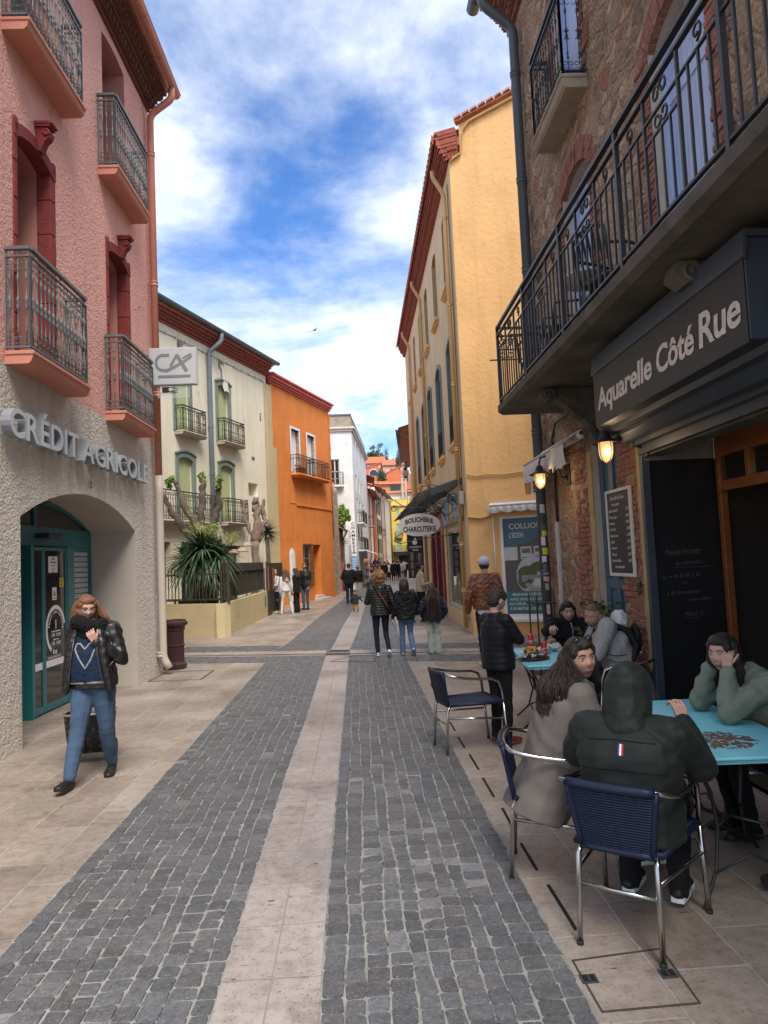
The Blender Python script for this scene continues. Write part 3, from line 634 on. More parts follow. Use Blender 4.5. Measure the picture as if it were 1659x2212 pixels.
def surround(o,name='window_surround'):
 u0,u1,z0,z1,rv,ar=o;b=MB();t_=0.075;zz=z0+0.1;k=0
 for (a,c) in ((u0-t_,u0-0.001),(u1+0.021,u1+t_+0.03)):
  z=zz
  while z<z1-ar-0.02:
   h=min(0.43,z1-ar-z);b.box(a,c,-0.022,0.02,z+0.004,z+h-0.004,0,b=0.008);z+=h
 z=zz
 while z<z1-ar-0.02:
  h=min(0.43,z1-ar-z);b.box(u1-0.028,u1+0.02,-0.018,0.15,z+0.002,z+h-0.002,0,b=0.008);z+=h
 P_=arch_pts(u0-t_,u1+t_+0.03,z1+0.13,ar+0.02,12);Q=arch_pts(u0-0.001,u1+0.001,z1-.005,ar,12)
 vs=[];fs=[]
 for i in range(13):
  for (p,y) in ((P_[i],-0.03),(Q[i],-0.03),(Q[i],0.14),(P_[i],0.02)):vs.append((p[0],y,p[1]))
 for i in range(12):
  for j in range(4):fs.append((4*i+j,4*i+(j+1) % 4,4*i+4+(j+1) % 4,4*i+4+j))
 b.add(vs,fs+[(0,1,2,3),(48,51,50,49)]);b.box(u0-t_,u0,-0.03,0.02,z1-ar-0.02,z1+0.09);b.box(u1+.022,u1+t_+0.03,-0.03,0.02,z1-ar-0.02,z1+0.09)
 b.build(name,redst,pink)
 kc=(u0+u1)/2+0.10;b=MB();S=MB
 prof=[(-0.03,z1+0.02),(-0.06,z1+0.0),(-0.085,z1+0.06),(-0.11,z1+0.12),(-0.16,z1+0.17),(-0.18,z1+0.23),(-0.15,z1+0.27),(-0.12,z1+0.29),(-0.12,z1+0.31),(0.01,z1+0.31),(0.01,z1+0.02)]
 b.prism(prof,'x',kc-0.055,kc+0.055);b.box(kc-0.09,kc+0.09,-0.21,0.01,z1+0.312,z1+0.355,b=0.01);b.box(kc-0.08,kc+0.08,-0.18,0.01,z1+0.29,z1+0.311)
 for sg in (-1,1):b.lathe([(0.0,0),(0.045,0.0),(0.045,0.012),(0.025,0.02),(0.025,0.012),(0.012,0.012),(0.0,0.02)],(kc+sg*0.055,-0.13,z1+0.225),12,R=Matrix.Rotation(sg*PI/2,3,'Y'))
 b.build('keystone_bracket',redst,pink)
surround(W1);surround(W2)
pshut=mat('grey_shutter_paint',(0.13,0.16,0.17),rough=0.6,var=0.1,vs=3)
for o in (W1,W2,W3,W4):
 b=MB();b.box(o[0]+0.002,o[1]-0.002,o[4]+0.02,o[4]+0.06,o[2],o[3]-o[5]*0.3);b.box(o[0]+.05,(o[0]+o[1])/2-.02,o[4]-.02,o[4]+.02,o[2]+.05,o[3]-o[5]-.1);b.box((o[0]+o[1])/2+.02,o[1]-.05,o[4]-.02,o[4]+.02,o[2]+.05,o[3]-o[5]-.1)
 b.build('window_shutter',pshut,pink)
def balcony(parent,u0,u1,z,hr,slabm,railm,out=0.29,th=0.14,detail=2,spacing=0.105,name='balcony',mould=True,parts=True,th_=0.008):
 b=MB();b.prism([(-out,z-th*0.35),(-out,z),(0.02,z),(0.02,z-th),(-out+0.05,z-th),(-out+0.02,z-th*0.8)],'x',u0,u1)
 if mould:b.box(u0-0.012,u1+0.012,-out-0.015,0.0,z-0.045,z-0.005,b=0.006)
 s_=b.build(name,slabm,parent);r=MB();o_=out-0.03
 ornate_run(r,(u0+0.02,0.0),(u0+0.02,-o_),z+0.03,z+hr,spacing,detail,th_);ornate_run(r,(u0+0.02,-o_),(u1-0.02,-o_),z+0.03,z+hr,spacing,detail,th_)
 ornate_run(r,(u1-0.02,-o_),(u1-0.02,0.0),z+0.03,z+hr,spacing,detail,th_)
 r.build('railing',railm,s_);return s_
kw=dict(spacing=.10,th_=.0098);balcony(pink,0.17,1.70,4.15,1.12,orsl,castiron,**kw);balcony(pink,3.045,4.52,4.13,1.12,orsl,castiron,**kw)
balcony(pink,2.915,4.46,7.74,1.10,orsl,castiron,**kw);balcony(pink,0.15,1.70,7.80,1.10,orsl,castiron,**kw)
teal=mat('teal_paint',(0.022,0.155,0.175),rough=0.35,var=0.08,vs=3,spec=0.5)
lgrey=mat('grey_slat_metal',(0.40,0.45,0.44),rough=0.4,var=0.06,vs=3)
wht=mat('white_vinyl',(0.80,0.80,0.79),rough=0.5,var=0.03,vs=4)
Y7=0.70
b=MB();b.box(0.46,4.25,Y7,Y7+0.08,2.19,2.46,b=0.006)
P_=arch_pts(0.462,4.248,2.838,0.40,24);Q=arch_pts(0.53,4.18,2.78,0.345,24)
for i in range(24):
 a,c,d_,e_=P_[i],P_[i+1],Q[i+1],Q[i];b.add([(a[0],Y7,a[1]),(c[0],Y7,c[1]),(d_[0],Y7,d_[1]),(e_[0],Y7,e_[1]),(a[0],Y7+.06,a[1]),(c[0],Y7+.06,c[1]),(d_[0],Y7+.06,d_[1]),(e_[0],Y7+.06,e_[1])],[(0,1,2,3),(3,2,6,7)],0,False)
for x in (2.36,1.2):b.box(x-0.035,x+0.035,Y7+0.003,Y7+0.063,2.46,2.82)
b.box(0.461,0.54,Y7+0.002,Y7+0.082,0,2.19);b.box(4.17,4.249,Y7+0.002,Y7+0.082,0.0,2.19);b.box(3.03,3.27,Y7-0.13,Y7+0.10,0,2.188,b=0.005)
b.box(3.27,4.17,Y7+0.004,Y7+0.07,2.13,2.189);b.box(3.27,4.17,Y7+0.004,Y7+0.07,0.0,0.06);b.box(1.93,1.99,Y7-0.13,Y7+0.08,0,2.187)
ent=b.build('entrance_screen',teal,pink)
b=MB();b.box(0.5,4.2,Y7+0.03,Y7+0.038,2.46,2.80);b.box(0.54,1.93,Y7+0.03,Y7+0.038,0.02,2.18);b.build('pane',dglass,ent)
b=MB()
for i in range(26):z=0.06+i*0.08;b.box(3.28,4.165,Y7+0.02,Y7+0.05,z+0.006,z+0.074,b=0.006)
b.box(3.28,4.165,Y7+0.04,Y7+0.06,0.06,2.13,1);b.build('roller_shutter',[lgrey,blackiron],pink)
def leaf(a,c,nm='door'):
 b=MB();yy=Y7-0.12;f_=0.045
 for (p,q,r_,s_) in ((a,a+f_,0.02,2.17),(c-f_,c,0.02,2.17),(a+f_,c-f_,0.02,0.02+f_*2),(a+f_,c-f_,2.17-f_,2.17)):b.box(p,q,yy,yy+0.04,r_,s_,b=0.003)
 o=b.build(nm,teal,pink);g=MB();g.box(a+f_,c-f_,yy+0.015,yy+0.025,0.11,2.125);g.build('pane',dglass,o)
 g=MB();g.box(a+f_,c-f_,yy+0.009,yy+0.014,0.58,0.67);g.build('warning_stripe',wht,o);return o
leaf(1.99,2.30);d2=leaf(2.305,3.03)
yy=Y7-0.113
b=MB();b.box(2.46,2.74,yy,yy+0.003,1.83,2.05)
bt=MB();ink=mat('black_ink',(0.02,0.02,0.02),rough=0.6,var=0.1)
for k,(s_,w_) in enumerate((("AVIS",.05),("RESPONSABLE",.03),("Horaires de la",.022),("semaine de",.022),("Pâques",.022))):bt.text(s_,w_,TM((2.6,yy-0.002,2.0-0.042*k),(1,0,0),(0,0,1)),0.001,align='CENTER')
n_=b.build('paper_notice',wht,d2);bt.build('notice_text',ink,n_)
b=MB();b.box(2.80,2.93,yy,yy+0.003,1.63,1.75);b.box(2.835,2.895,yy-0.002,yy-0.0005,1.65,1.73,1);b.box(2.85,2.88,yy-0.003,yy-0.0021,1.665,1.715,0)
b.build('yellow_sticker',[mat('yellow_vinyl',(0.75,0.55,0.04),rough=0.5),ink],d2)
b=MB();b.box(2.57,2.70,yy,yy+0.003,1.46,1.63);b.add([(2.595,yy-0.002,1.515),(2.675,yy-0.002,1.515),(2.635,yy-0.002,1.60)],[(0,1,2)],1);b.box(2.59,2.68,yy-0.002,yy-0.001,1.478,1.49,2)
b.build('warning_sticker',[wht,mat('red_vinyl',(0.55,0.03,0.03),rough=0.5),ink],d2)
cx_,cz_=2.66,1.06;R_=0.31
b=MB()
def arcband(b,cx_,cz_,r0_,r1_,a0,a1,y,n=40,sx=0.92,mi=0):
 vs=[];fs=[]
 for i in range(n+1):
  a=a0+(a1-a0)*i/n
  for r_ in (r0_,r1_):vs.append((cx_+sx*r_*math.sin(a),y,cz_+r_*math.cos(a)))
 for i in range(n):fs.append((2*i,2*i+1,2*i+3,2*i+2))
 b.add(vs,fs,mi,False)
arcband(b,cx_,cz_,0.275,0.33,math.radians(-150),math.radians(78),yy)
for a in (-163,-173,-183):arcband(b,cx_,cz_,0.275,0.33,math.radians(a-3),math.radians(a+3),yy,3)
arcband(b,cx_,cz_,0.22,0.26,math.radians(84),math.radians(90),yy,3);b.box(cx_-0.008,cx_+0.014,yy-0.001,yy,cz_+0.01,cz_+0.13)
sarc="Espace Libre Service"
for i,ch in enumerate(sarc):
 a=math.radians(-78+156*i/(len(sarc)-1));o_=(cx_+0.92*0.222*math.sin(a),yy-0.002,cz_+0.222*math.cos(a));b.text(ch,0.062,TM(o_,(math.cos(a),0,-math.sin(a)),(math.sin(a),0,math.cos(a))),0.001,align='CENTER',weight=0.001)
for s_,h_,z_ in (("Horaires d'ouverture",0.032,-0.03),("7.00 - 22.00",0.058,-0.09),("Juillet / Août",0.032,-0.14),("7.00 - 24.00",0.058,-0.20)):b.text(s_,h_,TM((cx_,yy-0.002,cz_+z_),(1,0,0),(0,0,1)),0.001,align='CENTER',weight=0.0008)
rd=b.build('opening_hours_roundel',wht,d2)
b=MB();b.box(2.36,2.98,yy,yy+0.003,0.675,0.735);b.build('slogan_strip',mat('grey_vinyl',(0.10,0.10,0.11),rough=0.5),d2)
b=MB();b.text("banque & assurances",0.045,TM((2.42,yy-0.004,0.69),(1,0,0),(0,0,1)),0.001);b.build('slogan',wht,d2)
b=MB();b.box(2.32,2.72,Y7-0.19,Y7-0.005,2.30,2.36,b=0.01);b.build('door_sensor',blackiron,ent)
b=MB();b.box(3.28,3.36,Y7-0.02,Y7,1.60,1.86,b=0.005);b.box(3.275,3.33,Y7-0.15,Y7-0.14,0.98,1.18,b=0.002);b.build('notice_plate',wht,ent)
b=MB();b.box(0.3,4.4,3.0,3.05,0,3.1,0);b.box(0.3,4.35,0.82,3.0,-0.04,0.003,1);b.box(0.7,1.7,1.6,1.9,0.0,1.9,2);b.build('interior',[mat('lobby_wall',(0.25,0.22,0.18)),mat('lobby_floor',(0.25,0.23,0.21),rough=0.3),mat('red_panel',(0.25,0.02,0.03))],pink)
steel=mat('letter_metal',(0.56,0.59,0.62),rough=0.5,metal=0.0,var=0.06,vs=2);lm=mat('letter_side_shade',(0.26,0.28,0.30),rough=0.5,metal=0.0,var=0.1,vs=2)  # letter sides: darker copy of the face grey, their shade painted into the colour
bankl=empty('bank_lettering',FP.w(0.0,0,3.232),FP.rot,'big grey metal letters spelling the bank name across the sand coloured wall above the arch','lettering')
xs0,xs1=0.36,5.03
def add_word(word,xa,xb,H=0.315,parent=None):
 b=MB();b.text(word,1.0,Matrix.Identity(4),0.1,space=1.04,weight=0.012,res=4)
 a=np.array(b.v);mn,mx_=a.min(0),a.max(0);capH=0.73 if 'É' in word else mx_[1]-mn[1]
 return mn,mx_
def letters(word,xa,xb,z0,H,y0,y1,parent,mat_,name='letter',fr=None):
 meas=[];x=0.0
 for ch in word:
  b=MB();b.text(ch,1.0,Matrix.Identity(4),0.1,weight=0.014,res=4);a=np.array(b.v)[:,:2];meas.append((a[:,0].min(),a[:,0].max(),a[:,1].min(),a[:,1].max()))
 capn=max(m_[3] for c_,m_ in zip(word,meas) if c_ not in 'ÉÔ');gap=0.10;tot=sum(m_[1]-m_[0] for m_ in meas)+gap*(len(word)-1);sx=(xb-xa)/tot;x=xa
 for ch,m_ in zip(word,meas):
  b=MB();k=H/capn
  M_=Matrix(((sx,0,0,x-m_[0]*sx),(0,0,-(y1-y0)/0.1,(y0+y1)/2),(0,k,0,z0),(0,0,0,1)))
  b.text(ch,1.0,M_,0.1,weight=0.014,res=4)
  for fi,fc in enumerate(b.f):
   q3=[Vector(b.v[j]) for j in fc[:3]];b.m[fi]=0 if max(abs(q3[0].y-q3[1].y),abs(q3[1].y-q3[2].y))<.001 else 1
  b.build(name,mat_,parent);x+=(m_[1]-m_[0]+gap)*sx
letters("CRÉDIT",-.04,1.68,0,0.295,-0.15,-0.05,bankl,[steel,lm]);letters("AGRICOLE",1.80,4.53,0,0.295,-0.15,-0.05,bankl,[steel,lm])
b=MB();b.text("128",0.15,TM(FP.w(2.34,-0.004,2.94),FP.u,(0,0,1)),0.006,sx=0.6,weight=-0.002);b.build('house_number',mat('number_paint',(0.2,0.18,0.16)),label='small painted house number 128 above the crown of the arch',cat='house number')
SY=11.9;a,c=atY(325,752,SY),atY(425,752,SY);z0_,z1_=4.885,5.53
sgn=empty('hanging_sign',(a.x,SY,z0_),0,'square pale grey illuminated sign with a swooping monogram, projecting from the pink wall','hanging sign');Wd=c.x-a.x;Hd=z1_-z0_
b=MB();b.box(-0.03,Wd,-0.03,0.05,0,Hd,b=0.012);b.build('sign_box',mat('sign_grey',(0.46,0.47,0.48),rough=0.4,var=0.03),sgn)
b=MB();b.box(Wd*0.03,Wd*0.965,-0.034,-0.031,0.02,Hd-0.02);sf=b.build('sign_face',mat('sign_face_grey',(0.50,0.51,0.52),rough=0.4,var=0.03),sgn)
def ribbon(b,pts,ws,y,mi=0):
 P_=[Vector((p[0],0,p[1])) for p in pts];n=len(P_);vs=[]
 for i in range(n):
  t_=(P_[min(i+1,n-1)]-P_[max(i-1,0)]).normalized();nn_=Vector((-t_.z,0,t_.x))*(ws[i] if hasattr(ws,'__len__') else ws)/2
  for q in (P_[i]+nn_,P_[i]-nn_):vs.append((q.x,y,q.z))
 b.add(vs,[(2*i,2*i+1,2*i+3,2*i+2) for i in range(n-1)],mi,False)
b=MB();mono=mat('monogram_grey',(0.20,0.21,0.22),rough=0.45,var=0.03)
X=lambda p:p*Wd;Z=lambda p:p*Hd
pts=[(X(.41),Z(.80))]+[(X(.27+.145*math.cos(t_)-0.0),Z(.60+.20*math.sin(t_))) for t_ in np.linspace(1.25,4.4,16)]+[(X(.35),Z(.385)),(X(.50),Z(.47)),(X(.66),Z(.57)),(X(.80),Z(.67)),(X(.90),Z(.76))]
ribbon(b,pts,[0.05]*8+[0.045]*9+[0.06,0.05,0.045,0.04,0.035],-0.038)
ribbon(b,[(X(.43),Z(.50)),(X(.585),Z(.81))],0.045,-0.0385);ribbon(b,[(X(.565),Z(.81)),(X(.78),Z(.36))],0.060,-0.039);ribbon(b,[(X(.70),Z(.70)),(X(.885),Z(.82))],0.032,-0.0385)
b.box(X(.16),X(.86),-0.039,-0.036,Z(.20),Z(.265));b.build('monogram',mono,sf)
b=MB();gm=bpy.data.materials.new('clear_plastic');gm.use_nodes=True;q=gm.node_tree.nodes['Principled BSDF'];q.inputs['Base Color'].default_value=(.6,.65,.65,1);q.inputs['Alpha'].default_value=0.22;q.inputs['Roughness'].default_value=0.15
b.box(0.10,Wd*0.82,0.0,0.012,-0.21,-0.002);pl=b.build('plastic_plate',gm,sgn)
b=MB();b.box(0.18,0.29,-0.006,-0.002,-0.12,-0.02);b.box(0.22,0.40,-0.008,-0.0061,-0.105,-0.085);ribbon(b,[(0.29,-0.03),(0.36,-0.035),(0.43,-0.06),(0.43,-0.115),(0.36,-0.125),(0.30,-0.12)],0.012,-0.004)
b.build('card_pictogram',ink,pl)
b=MB();b.box(-0.16,-0.03,-0.005,0.03,0.1,0.13);b.box(-0.16,-0.03,-0.005,0.03,Hd-0.13,Hd-0.1);b.build('bracket',castiron,sgn)
b=MB();b.box(LP-0.02,LP+0.02,-0.03,0.1,3.45,9.9,b=0.01);b.build('corner_strip',redst,pink)
bc=G(375,1447);bc.y+=0.12
binm=mat('brown_cast_iron',(0.045,0.018,0.018),rough=0.45,var=0.15,vs=5)
bb_=empty('litter_bin',(bc.x,bc.y,0),0.3,'brown eight-sided cast iron litter bin at the corner of the pink building','litter bin')
b=MB();b.lathe([(0.20,0),(0.205,0.02),(0.205,0.09),(0.18,0.11),(0.165,0.14),(0.165,0.40),(0.178,0.41),(0.178,0.44),(0.165,0.45),(0.168,0.68),(0.185,0.70),(0.19,0.76),(0.21,0.78)],seg=8,sm=False);b.build('body',binm,bb_)
b=MB();b.lathe([(0.15,0.78),(0.225,0.781),(0.235,0.80),(0.235,0.84),(0.21,0.86),(0.20,0.885),(0.15,0.885),(0.14,0.80)],seg=8,sm=False);b.build('rim',binm,bb_)
# ================================================================ cream building with green shutters
FC=Frame((-6.185-2.4*1.6,23.07-7*1.6),(-3.75,30.07));off=math.hypot(2.4*0.3,7*0.3)
FC0=Frame((-6.185-2.4*1.3,23.07-7*1.3),(-3.75,30.07));
crm=empty('cream_apartment_house',FC0.O,FC0.rot,'pale cream apartment house with closed green plank shutters and iron balconies','building')
cream=mat('cream_render',(0.80,0.74,0.57),streak=.35,rough=0.9,var=0.07,vs=0.8,bump=0.2,bs=25,spot=(0.55,0.50,0.36),sps=0.7,spth=0.62);sill=mat('stone_sill',(0.45,0.40,0.31),rough=0.85,var=0.15,vs=5)
gsh=mat('pale_green_shutter',(0.46,0.50,0.26),rough=0.6,var=0.12,vs=6,stretch=(5,1,0.6));gfr=mat('grey_green_stone',(0.20,0.25,0.21),rough=0.8,var=0.15,vs=4)
LC=17.25;HC=10.0
O1=(10.35,11.20,6.45,8.80,0.14,.12);O2=(13.12,13.95,6.45,8.68,0.14,.12);O3=(10.40,11.30,3.45,5.60,0.14,.12);O4=(13.15,14.05,3.45,5.62,0.14,.12)
ON=(15.37,16.2,4.62,5.15,0.35);GF1=(12.9,14.6,0.0,2.6,0.3);GF2=(8.4,9.9,0.0,2.7,0.3);GF3=(10.5,12.1,0.0,2.7,0.3)
OV=[(10.55,10.95,9.25,9.66,0.3,.12),(13.27,13.70,9.25,9.66,0.3,.12),(7.8,8.2,9.25,9.66,0.3,.12)]
O5=(7.6,8.5,6.45,8.7,.14,.12);O6=(7.6,8.5,3.45,5.62,.14,.12)
b=MB();wall(b,-2,LC,-0.05,HC,[O1,O2,O3,O4,ON,GF1,GF2,GF3,O5,O6]+OV);b.box(-2,LC,0.36,8,-0.05,HC-0.01);b.box(LC-0.02,LC,0.002,0.37,-0.05,HC-0.012);b.build('wall',cream,crm)
for o in (O1,O2,O3,O4,O5,O6):
 b=MB();u0,u1,z0,z1,rv,ar=o
 P_=arch_pts(u0-0.15,u1+0.15,z1+0.16,ar+.02,12);Q=arch_pts(u0+.003,u1-.003,z1-.004,ar,12)
 P_=[(u0-0.15,z0)]+P_+[(u1+0.15,z0)];Q=[(u0+.003,z0)]+Q+[(u1-.003,z0)];vs=[];fs=[]
 for i in range(len(P_)):
  for (p,y) in ((P_[i],0.0),(P_[i],-0.05),(Q[i],-0.05),(Q[i],0.05)):vs.append((p[0],y,p[1]))
 for i in range(len(P_)-1):
  for j in range(3):fs.append((4*i+j,4*i+j+1,4*i+5+j,4*i+4+j))
 b.add(vs,fs);PP=arch_pts(u0-0.18,u1+0.18,z1+0.20,ar+.02,12)
 for i in range(12):b.bar((PP[i][0],-0.06,PP[i][1]),(PP[i+1][0],-0.06,PP[i+1][1]),0.07,0.06)
 f_=b.build('window_surround',gfr,crm);s_=MB();shutters(s_,u0+.01,u1-.01,z0,z1-.01,0.09,n=8,arch=ar);s_.build('shutter',gsh,f_)
for (a,c,z,hr) in ((10.27,11.75,6.42,0.86),(13.0,14.58,6.47,0.86),(9.0,12.44,3.38,0.97),(13.09,14.70,3.45,0.90),(7.3,8.7,6.42,0.86)):
 balcony(crm,a,c,z,hr,sill,mat('dark_bronze_iron',(0.045,0.045,0.035),rough=0.6,var=0.2),out=0.35,th=0.12,detail=1,spacing=0.13,th_=0.011)
b=MB();corbel_cornice(b,-2,LC+0.0,HC-0.08,[(0.08,.06,0),(0.10,.12,1),(0.08,.20,0),(0.10,.28,1),(0.10,.38,0)],0,tooth=0.14);b.build('cornice',clayred,crm)
b=MB();gutter(b,(-2,-0.46,HC+0.50),(LC+0.35,-0.46,HC+0.50),0.10);zinc=mat('zinc',(0.14,0.17,0.18),rough=0.5,metal=0.3,var=0.15,vs=3);b.build('gutter',zinc,crm)
b=MB();roof_tiles(b,-2,LC+0.3,-0.36,HC+0.44,4.5,HC+1.4,0.24);b.build('roof',clay,crm)
drainpipe([(12.75,-0.46,HC+0.4),(12.75,-0.46,HC+0.1),(12.42,-0.12,HC-0.35),(12.42,-0.12,7.0),(12.47,-0.12,0.0)],0.085,mat('blue_grey_pipe',(0.14,0.17,0.20),rough=0.45,var=0.1),parent=crm,collars=(6.9,5.2,3.0,1.0))
b=MB();P_=[(x,-0.03-0.01*math.sin(x*3),9.62+0.012*math.sin(x*5)+0.0*x) for x in np.arange(4,17.2,0.25)];b.tube(P_,0.014,4);b.tube([(17.2,-.03,9.6),(17.15,-.03,4),(17.2,-.03,2.6)],0.014,4)
for i in range(22):b.box(4.6+i*0.58,4.63+i*0.58,-0.05,0,9.58,9.66)
b.build('cable',mat('cable_paint',(0.45,0.42,0.36)),crm)
b=MB();
for i in range(3):b.box(15.75+i*0.09,15.80+i*0.09,-0.012,0.0,7.0-0.9,7.14-0.9);b.box(16.6,16.68,-0.012,0,8.1-i*0.12,8.18-i*0.12)
b.build('air_vent',ink,crm)
b=MB();n=10;vs=[];fs=[]
for i in range(n+1):
 for j in range(7):
  x=13.36+0.30*j/6*(0.5+0.5*i/n)+0.22*(i/n)**1.5;vs.append((x,-0.05-0.05*math.sin(j*1.7+i*0.6)-0.04*(i/n),9.42-0.98*i/n+(0.06*math.sin(j*2.1) if i==n else 0)))
for i in range(n):
 for j in range(6):fs.append((i*7+j,i*7+j+1,i*7+7+j+1,i*7+7+j))
b.add(vs,fs,0,True);M4=Matrix.Translation(FC0.O) @ Matrix.Rotation(FC0.rot,4,'Z');b.v=[tuple(M4 @ Vector(p)) for p in b.v]
b.build('hanging_cloth',mat('white_cloth',(0.75,0.74,0.70),rough=0.8),label='limp white cloth hanging from a small attic opening of the cream house',cat='cloth')
for o in (GF1,GF2,GF3):window_glass(crm,o[0]+.02,o[1]-.02,0.02,o[3]-.02,0.2,mat('brown_frame',(0.09,0.06,0.045),rough=0.6),dglass,2,2,0.09)
# ================================================================ orange house
FO=Frame((-3.55,30.75),(-1.29,37.3));orh=empty('orange_house',FO.O,FO.rot,'bright orange two-storey house with white framed windows and small black balconies','building')
orm=mat('orange_render',(0.72,0.235,0.050),streak=.3,rough=0.9,var=0.13,vs=1.1,bump=0.2,bs=25,spot=(0.60,0.17,0.03),sps=0.9,spth=0.58);LO=6.93;HO=9.75
OW1=(2.05,2.95,5.95,8.08,0.22);OW2=(3.93,4.83,5.95,8.08,0.22);OD=(1.46,1.93,0.1,2.45,0.15,0.25);OG=(2.95,4.05,0.75,2.70,0.22);OR=(4.22,5.15,0.15,2.70,0.8)
b=MB();wall(b,0,LO,-0.05,HO,[OW1,OW2,OD,OG,OR]);b.box(0,LO,0.82,7,-0.05,HO-.01);b.box(LO-.02,LO,0.002,.83,-.05,HO-.012);b.box(0,.02,0.002,.83,-.05,HO-.012);b.build('wall',orm,orh)
b=MB();b.box(-0.75,0.0,-0.05,0.25,6.9,HO-0.15);b.box(-0.75,0.35,-0.05,0.25,-0.05,6.9);b.build('wall_strip',mat('sand_strip',(0.55,0.44,0.25),rough=0.9,var=0.12,vs=1.2),orh)
wfr=mat('white_frame',(0.78,0.78,0.78),rough=0.6,var=0.04)
for o in (OW1,OW2):
 b=MB();u0,u1,z0,z1=o[:4];t_=0.11
 b.box(u0-t_,u0,-0.015,0.2,z0-.05,z1+t_);b.box(u1,u1+t_,-0.015,0.2,z0-.05,z1+t_);b.box(u0,u1,-0.015,0.2,z1,z1+t_)
 f_=b.build('window_surround',wfr,orh);s_=MB();shutters(s_,u0+.01,u1-.01,z0,z1-.01,0.17,n=4);s_.build('shutter',wfr,f_)
def bar_balcony(parent,u0,u1,z,hr,slabm,railm,out=0.45):
 b=MB();b.box(u0,u1,-out,0,z-0.08,z,b=0.01);b.box(u0+.06,u1-.06,-out+.06,0,z-0.14,z-0.08);s_=b.build('balcony',slabm,parent);r=MB();o_=out-.04
 for (p,q) in (((u0+.03,0),(u0+.03,-o_)),((u0+.03,-o_),(u1-.03,-o_)),((u1-.03,-o_),(u1-.03,0))):
  P_,Q=Vector((*p,0)),Vector((*q,0));L=(Q-P_).length;n=max(2,round(L/0.12));Zv=Vector((0,0,1))
  for zz in (z+.06,z+hr-.16,z+hr):r.bar(P_+Zv*zz,Q+Zv*zz,0.028)
  for i in range(n+1):
   c=P_+(Q-P_)*(i/n);r.bar(c+Zv*(z+.04),c+Zv*(z+hr),0.016)
   if i % 3==1 and L>.6:
    for k in range(6):scroll(r,c+Zv*(z+.14+k*(hr-.3)/6)+(Q-P_).normalized()*0.06,(Q-P_).normalized(),Zv,0.055,0,2*PI,0.009,n=7,shrink=0.1)
 r.build('railing',railm,s_);return s_
bar_balcony(orh,1.88,3.82,5.95,0.86,orm,blackiron);bar_balcony(orh,3.86,5.75,5.95,0.86,orm,blackiron)
b=MB();corbel_cornice(b,-0.2,LO+0.05,HO-0.02,[(0.09,.07,0),(0.10,.14,0),(0.12,.22,0)]);b.box(-0.2,LO+.15,-0.30,0.2,HO+.30,HO+.42,b=0.03);b.build('cornice',mat('coral_tile',(0.60,0.13,0.09),rough=0.7,var=0.2,vs=8),orh)
b=MB();roof_tiles(b,-0.2,LO+.1,-0.2,HO+.40,5,HO+1.0,.22);b.build('roof',clay,orh)
b=MB();b.box(1.66,3.0,-0.02,0,4.58,4.62);b.box(2.4,LO,-0.04,0,4.50,4.60)
for i in range(40):b.box(2.45+i*0.112,2.50+i*0.112,-0.06,-0.041,4.50,4.58)
b.build('string_course',orm,orh)
b=MB();panel(b,OD[0]-.06,OD[1]+.06,0.1,OD[3]+.07,-0.01,.08,.28);panel(b,OD[0]+.06,OD[1]-.06,0.15,1.2,-0.025,.02,0,0);panel(b,OD[0]+.06,OD[1]-.06,1.3,OD[3]-.05,-0.025,.02,.2,0);b.build('door',wfr,orh)
b=MB()
for i in range(10):x=2.97+i*0.118;b.bar((x,-0.06,0.72),(x,-0.06,2.74),0.018)
for z in (0.8,1.3,1.8,2.3,2.68):b.bar((2.95,-0.06,z),(4.05,-0.06,z),0.022)
for i in range(4):
 for j in range(2):b.bar((3.2+i*0.15,-0.065,1.3+j*.3),(3.35+i*0.15,-0.065,1.45+j*.3),0.014)
b.build('window_grille',blackiron,orh)
window_glass(orh,2.97,4.03,0.77,2.68,0.16,wfr,dglass,2,3)
b=MB();b.box(OR[0]+.02,OR[1]-.02,0.74,0.80,0.15,2.68);b.box(OR[0]+.15,OR[1]-.15,0.72,0.74,0.3,1.2);b.box(OR[0]+.15,OR[1]-.15,0.72,0.74,1.4,2.5);b.build('door',mat('brown_door',(0.10,0.05,0.03),rough=0.6),orh)
b=MB();b.box(OR[0]-.1,OR[1]+.35,-0.35,0.0,-0.03,0.10,b=.01);b.box(OR[0]+.0,OR[1]-.0,-0.12,0.72,0.10,0.22,b=.01);b.build('doorstep',mat('pale_step',(0.55,0.52,0.48),rough=0.7),orh)
drainpipe([(LO-.06,-.06,HO-.1),(LO-.06,-.06,HO-.4),(LO-.06,-.06,3.0)],0.03,orm,parent=orh,collars=(8.8,7.8,6.8,5.8))
for k in range(3):
 pm=MB();p=FO.w(2.15+k*.35,-.22,5.97);pm.lathe([(0.06,0),(0.085,.14),(0.09,.15)],p,10);o=pm.build('plant_pot',clay,label=('red geranium pot at the left end of the orange house balcony','red geranium pot in the middle of the orange house balcony','red geranium pot nearest the second orange house balcony')[k],cat='flower pot',group='pots on the orange house balcony')
 f_=MB()
 for i in range(60):
  d=Vector((random.gauss(0,.08),random.gauss(0,.08),.15+abs(random.gauss(0,.1))));c=p+d;s_=.03
  t1=Vector((random.gauss(0,1),random.gauss(0,1),random.gauss(0,1))).normalized();t2=t1.orthogonal().normalized()
  f_.add([c-t1*s_-t2*s_,c+t1*s_-t2*s_,c+t1*s_+t2*s_,c-t1*s_+t2*s_],[(0,1,2,3)],1 if random.random()<.35 else 0)
 f_.build('flowers',[mat('geranium_leaf',(0.06,0.12,0.03)),mat('geranium_red',(0.5,0.02,0.04))],o)
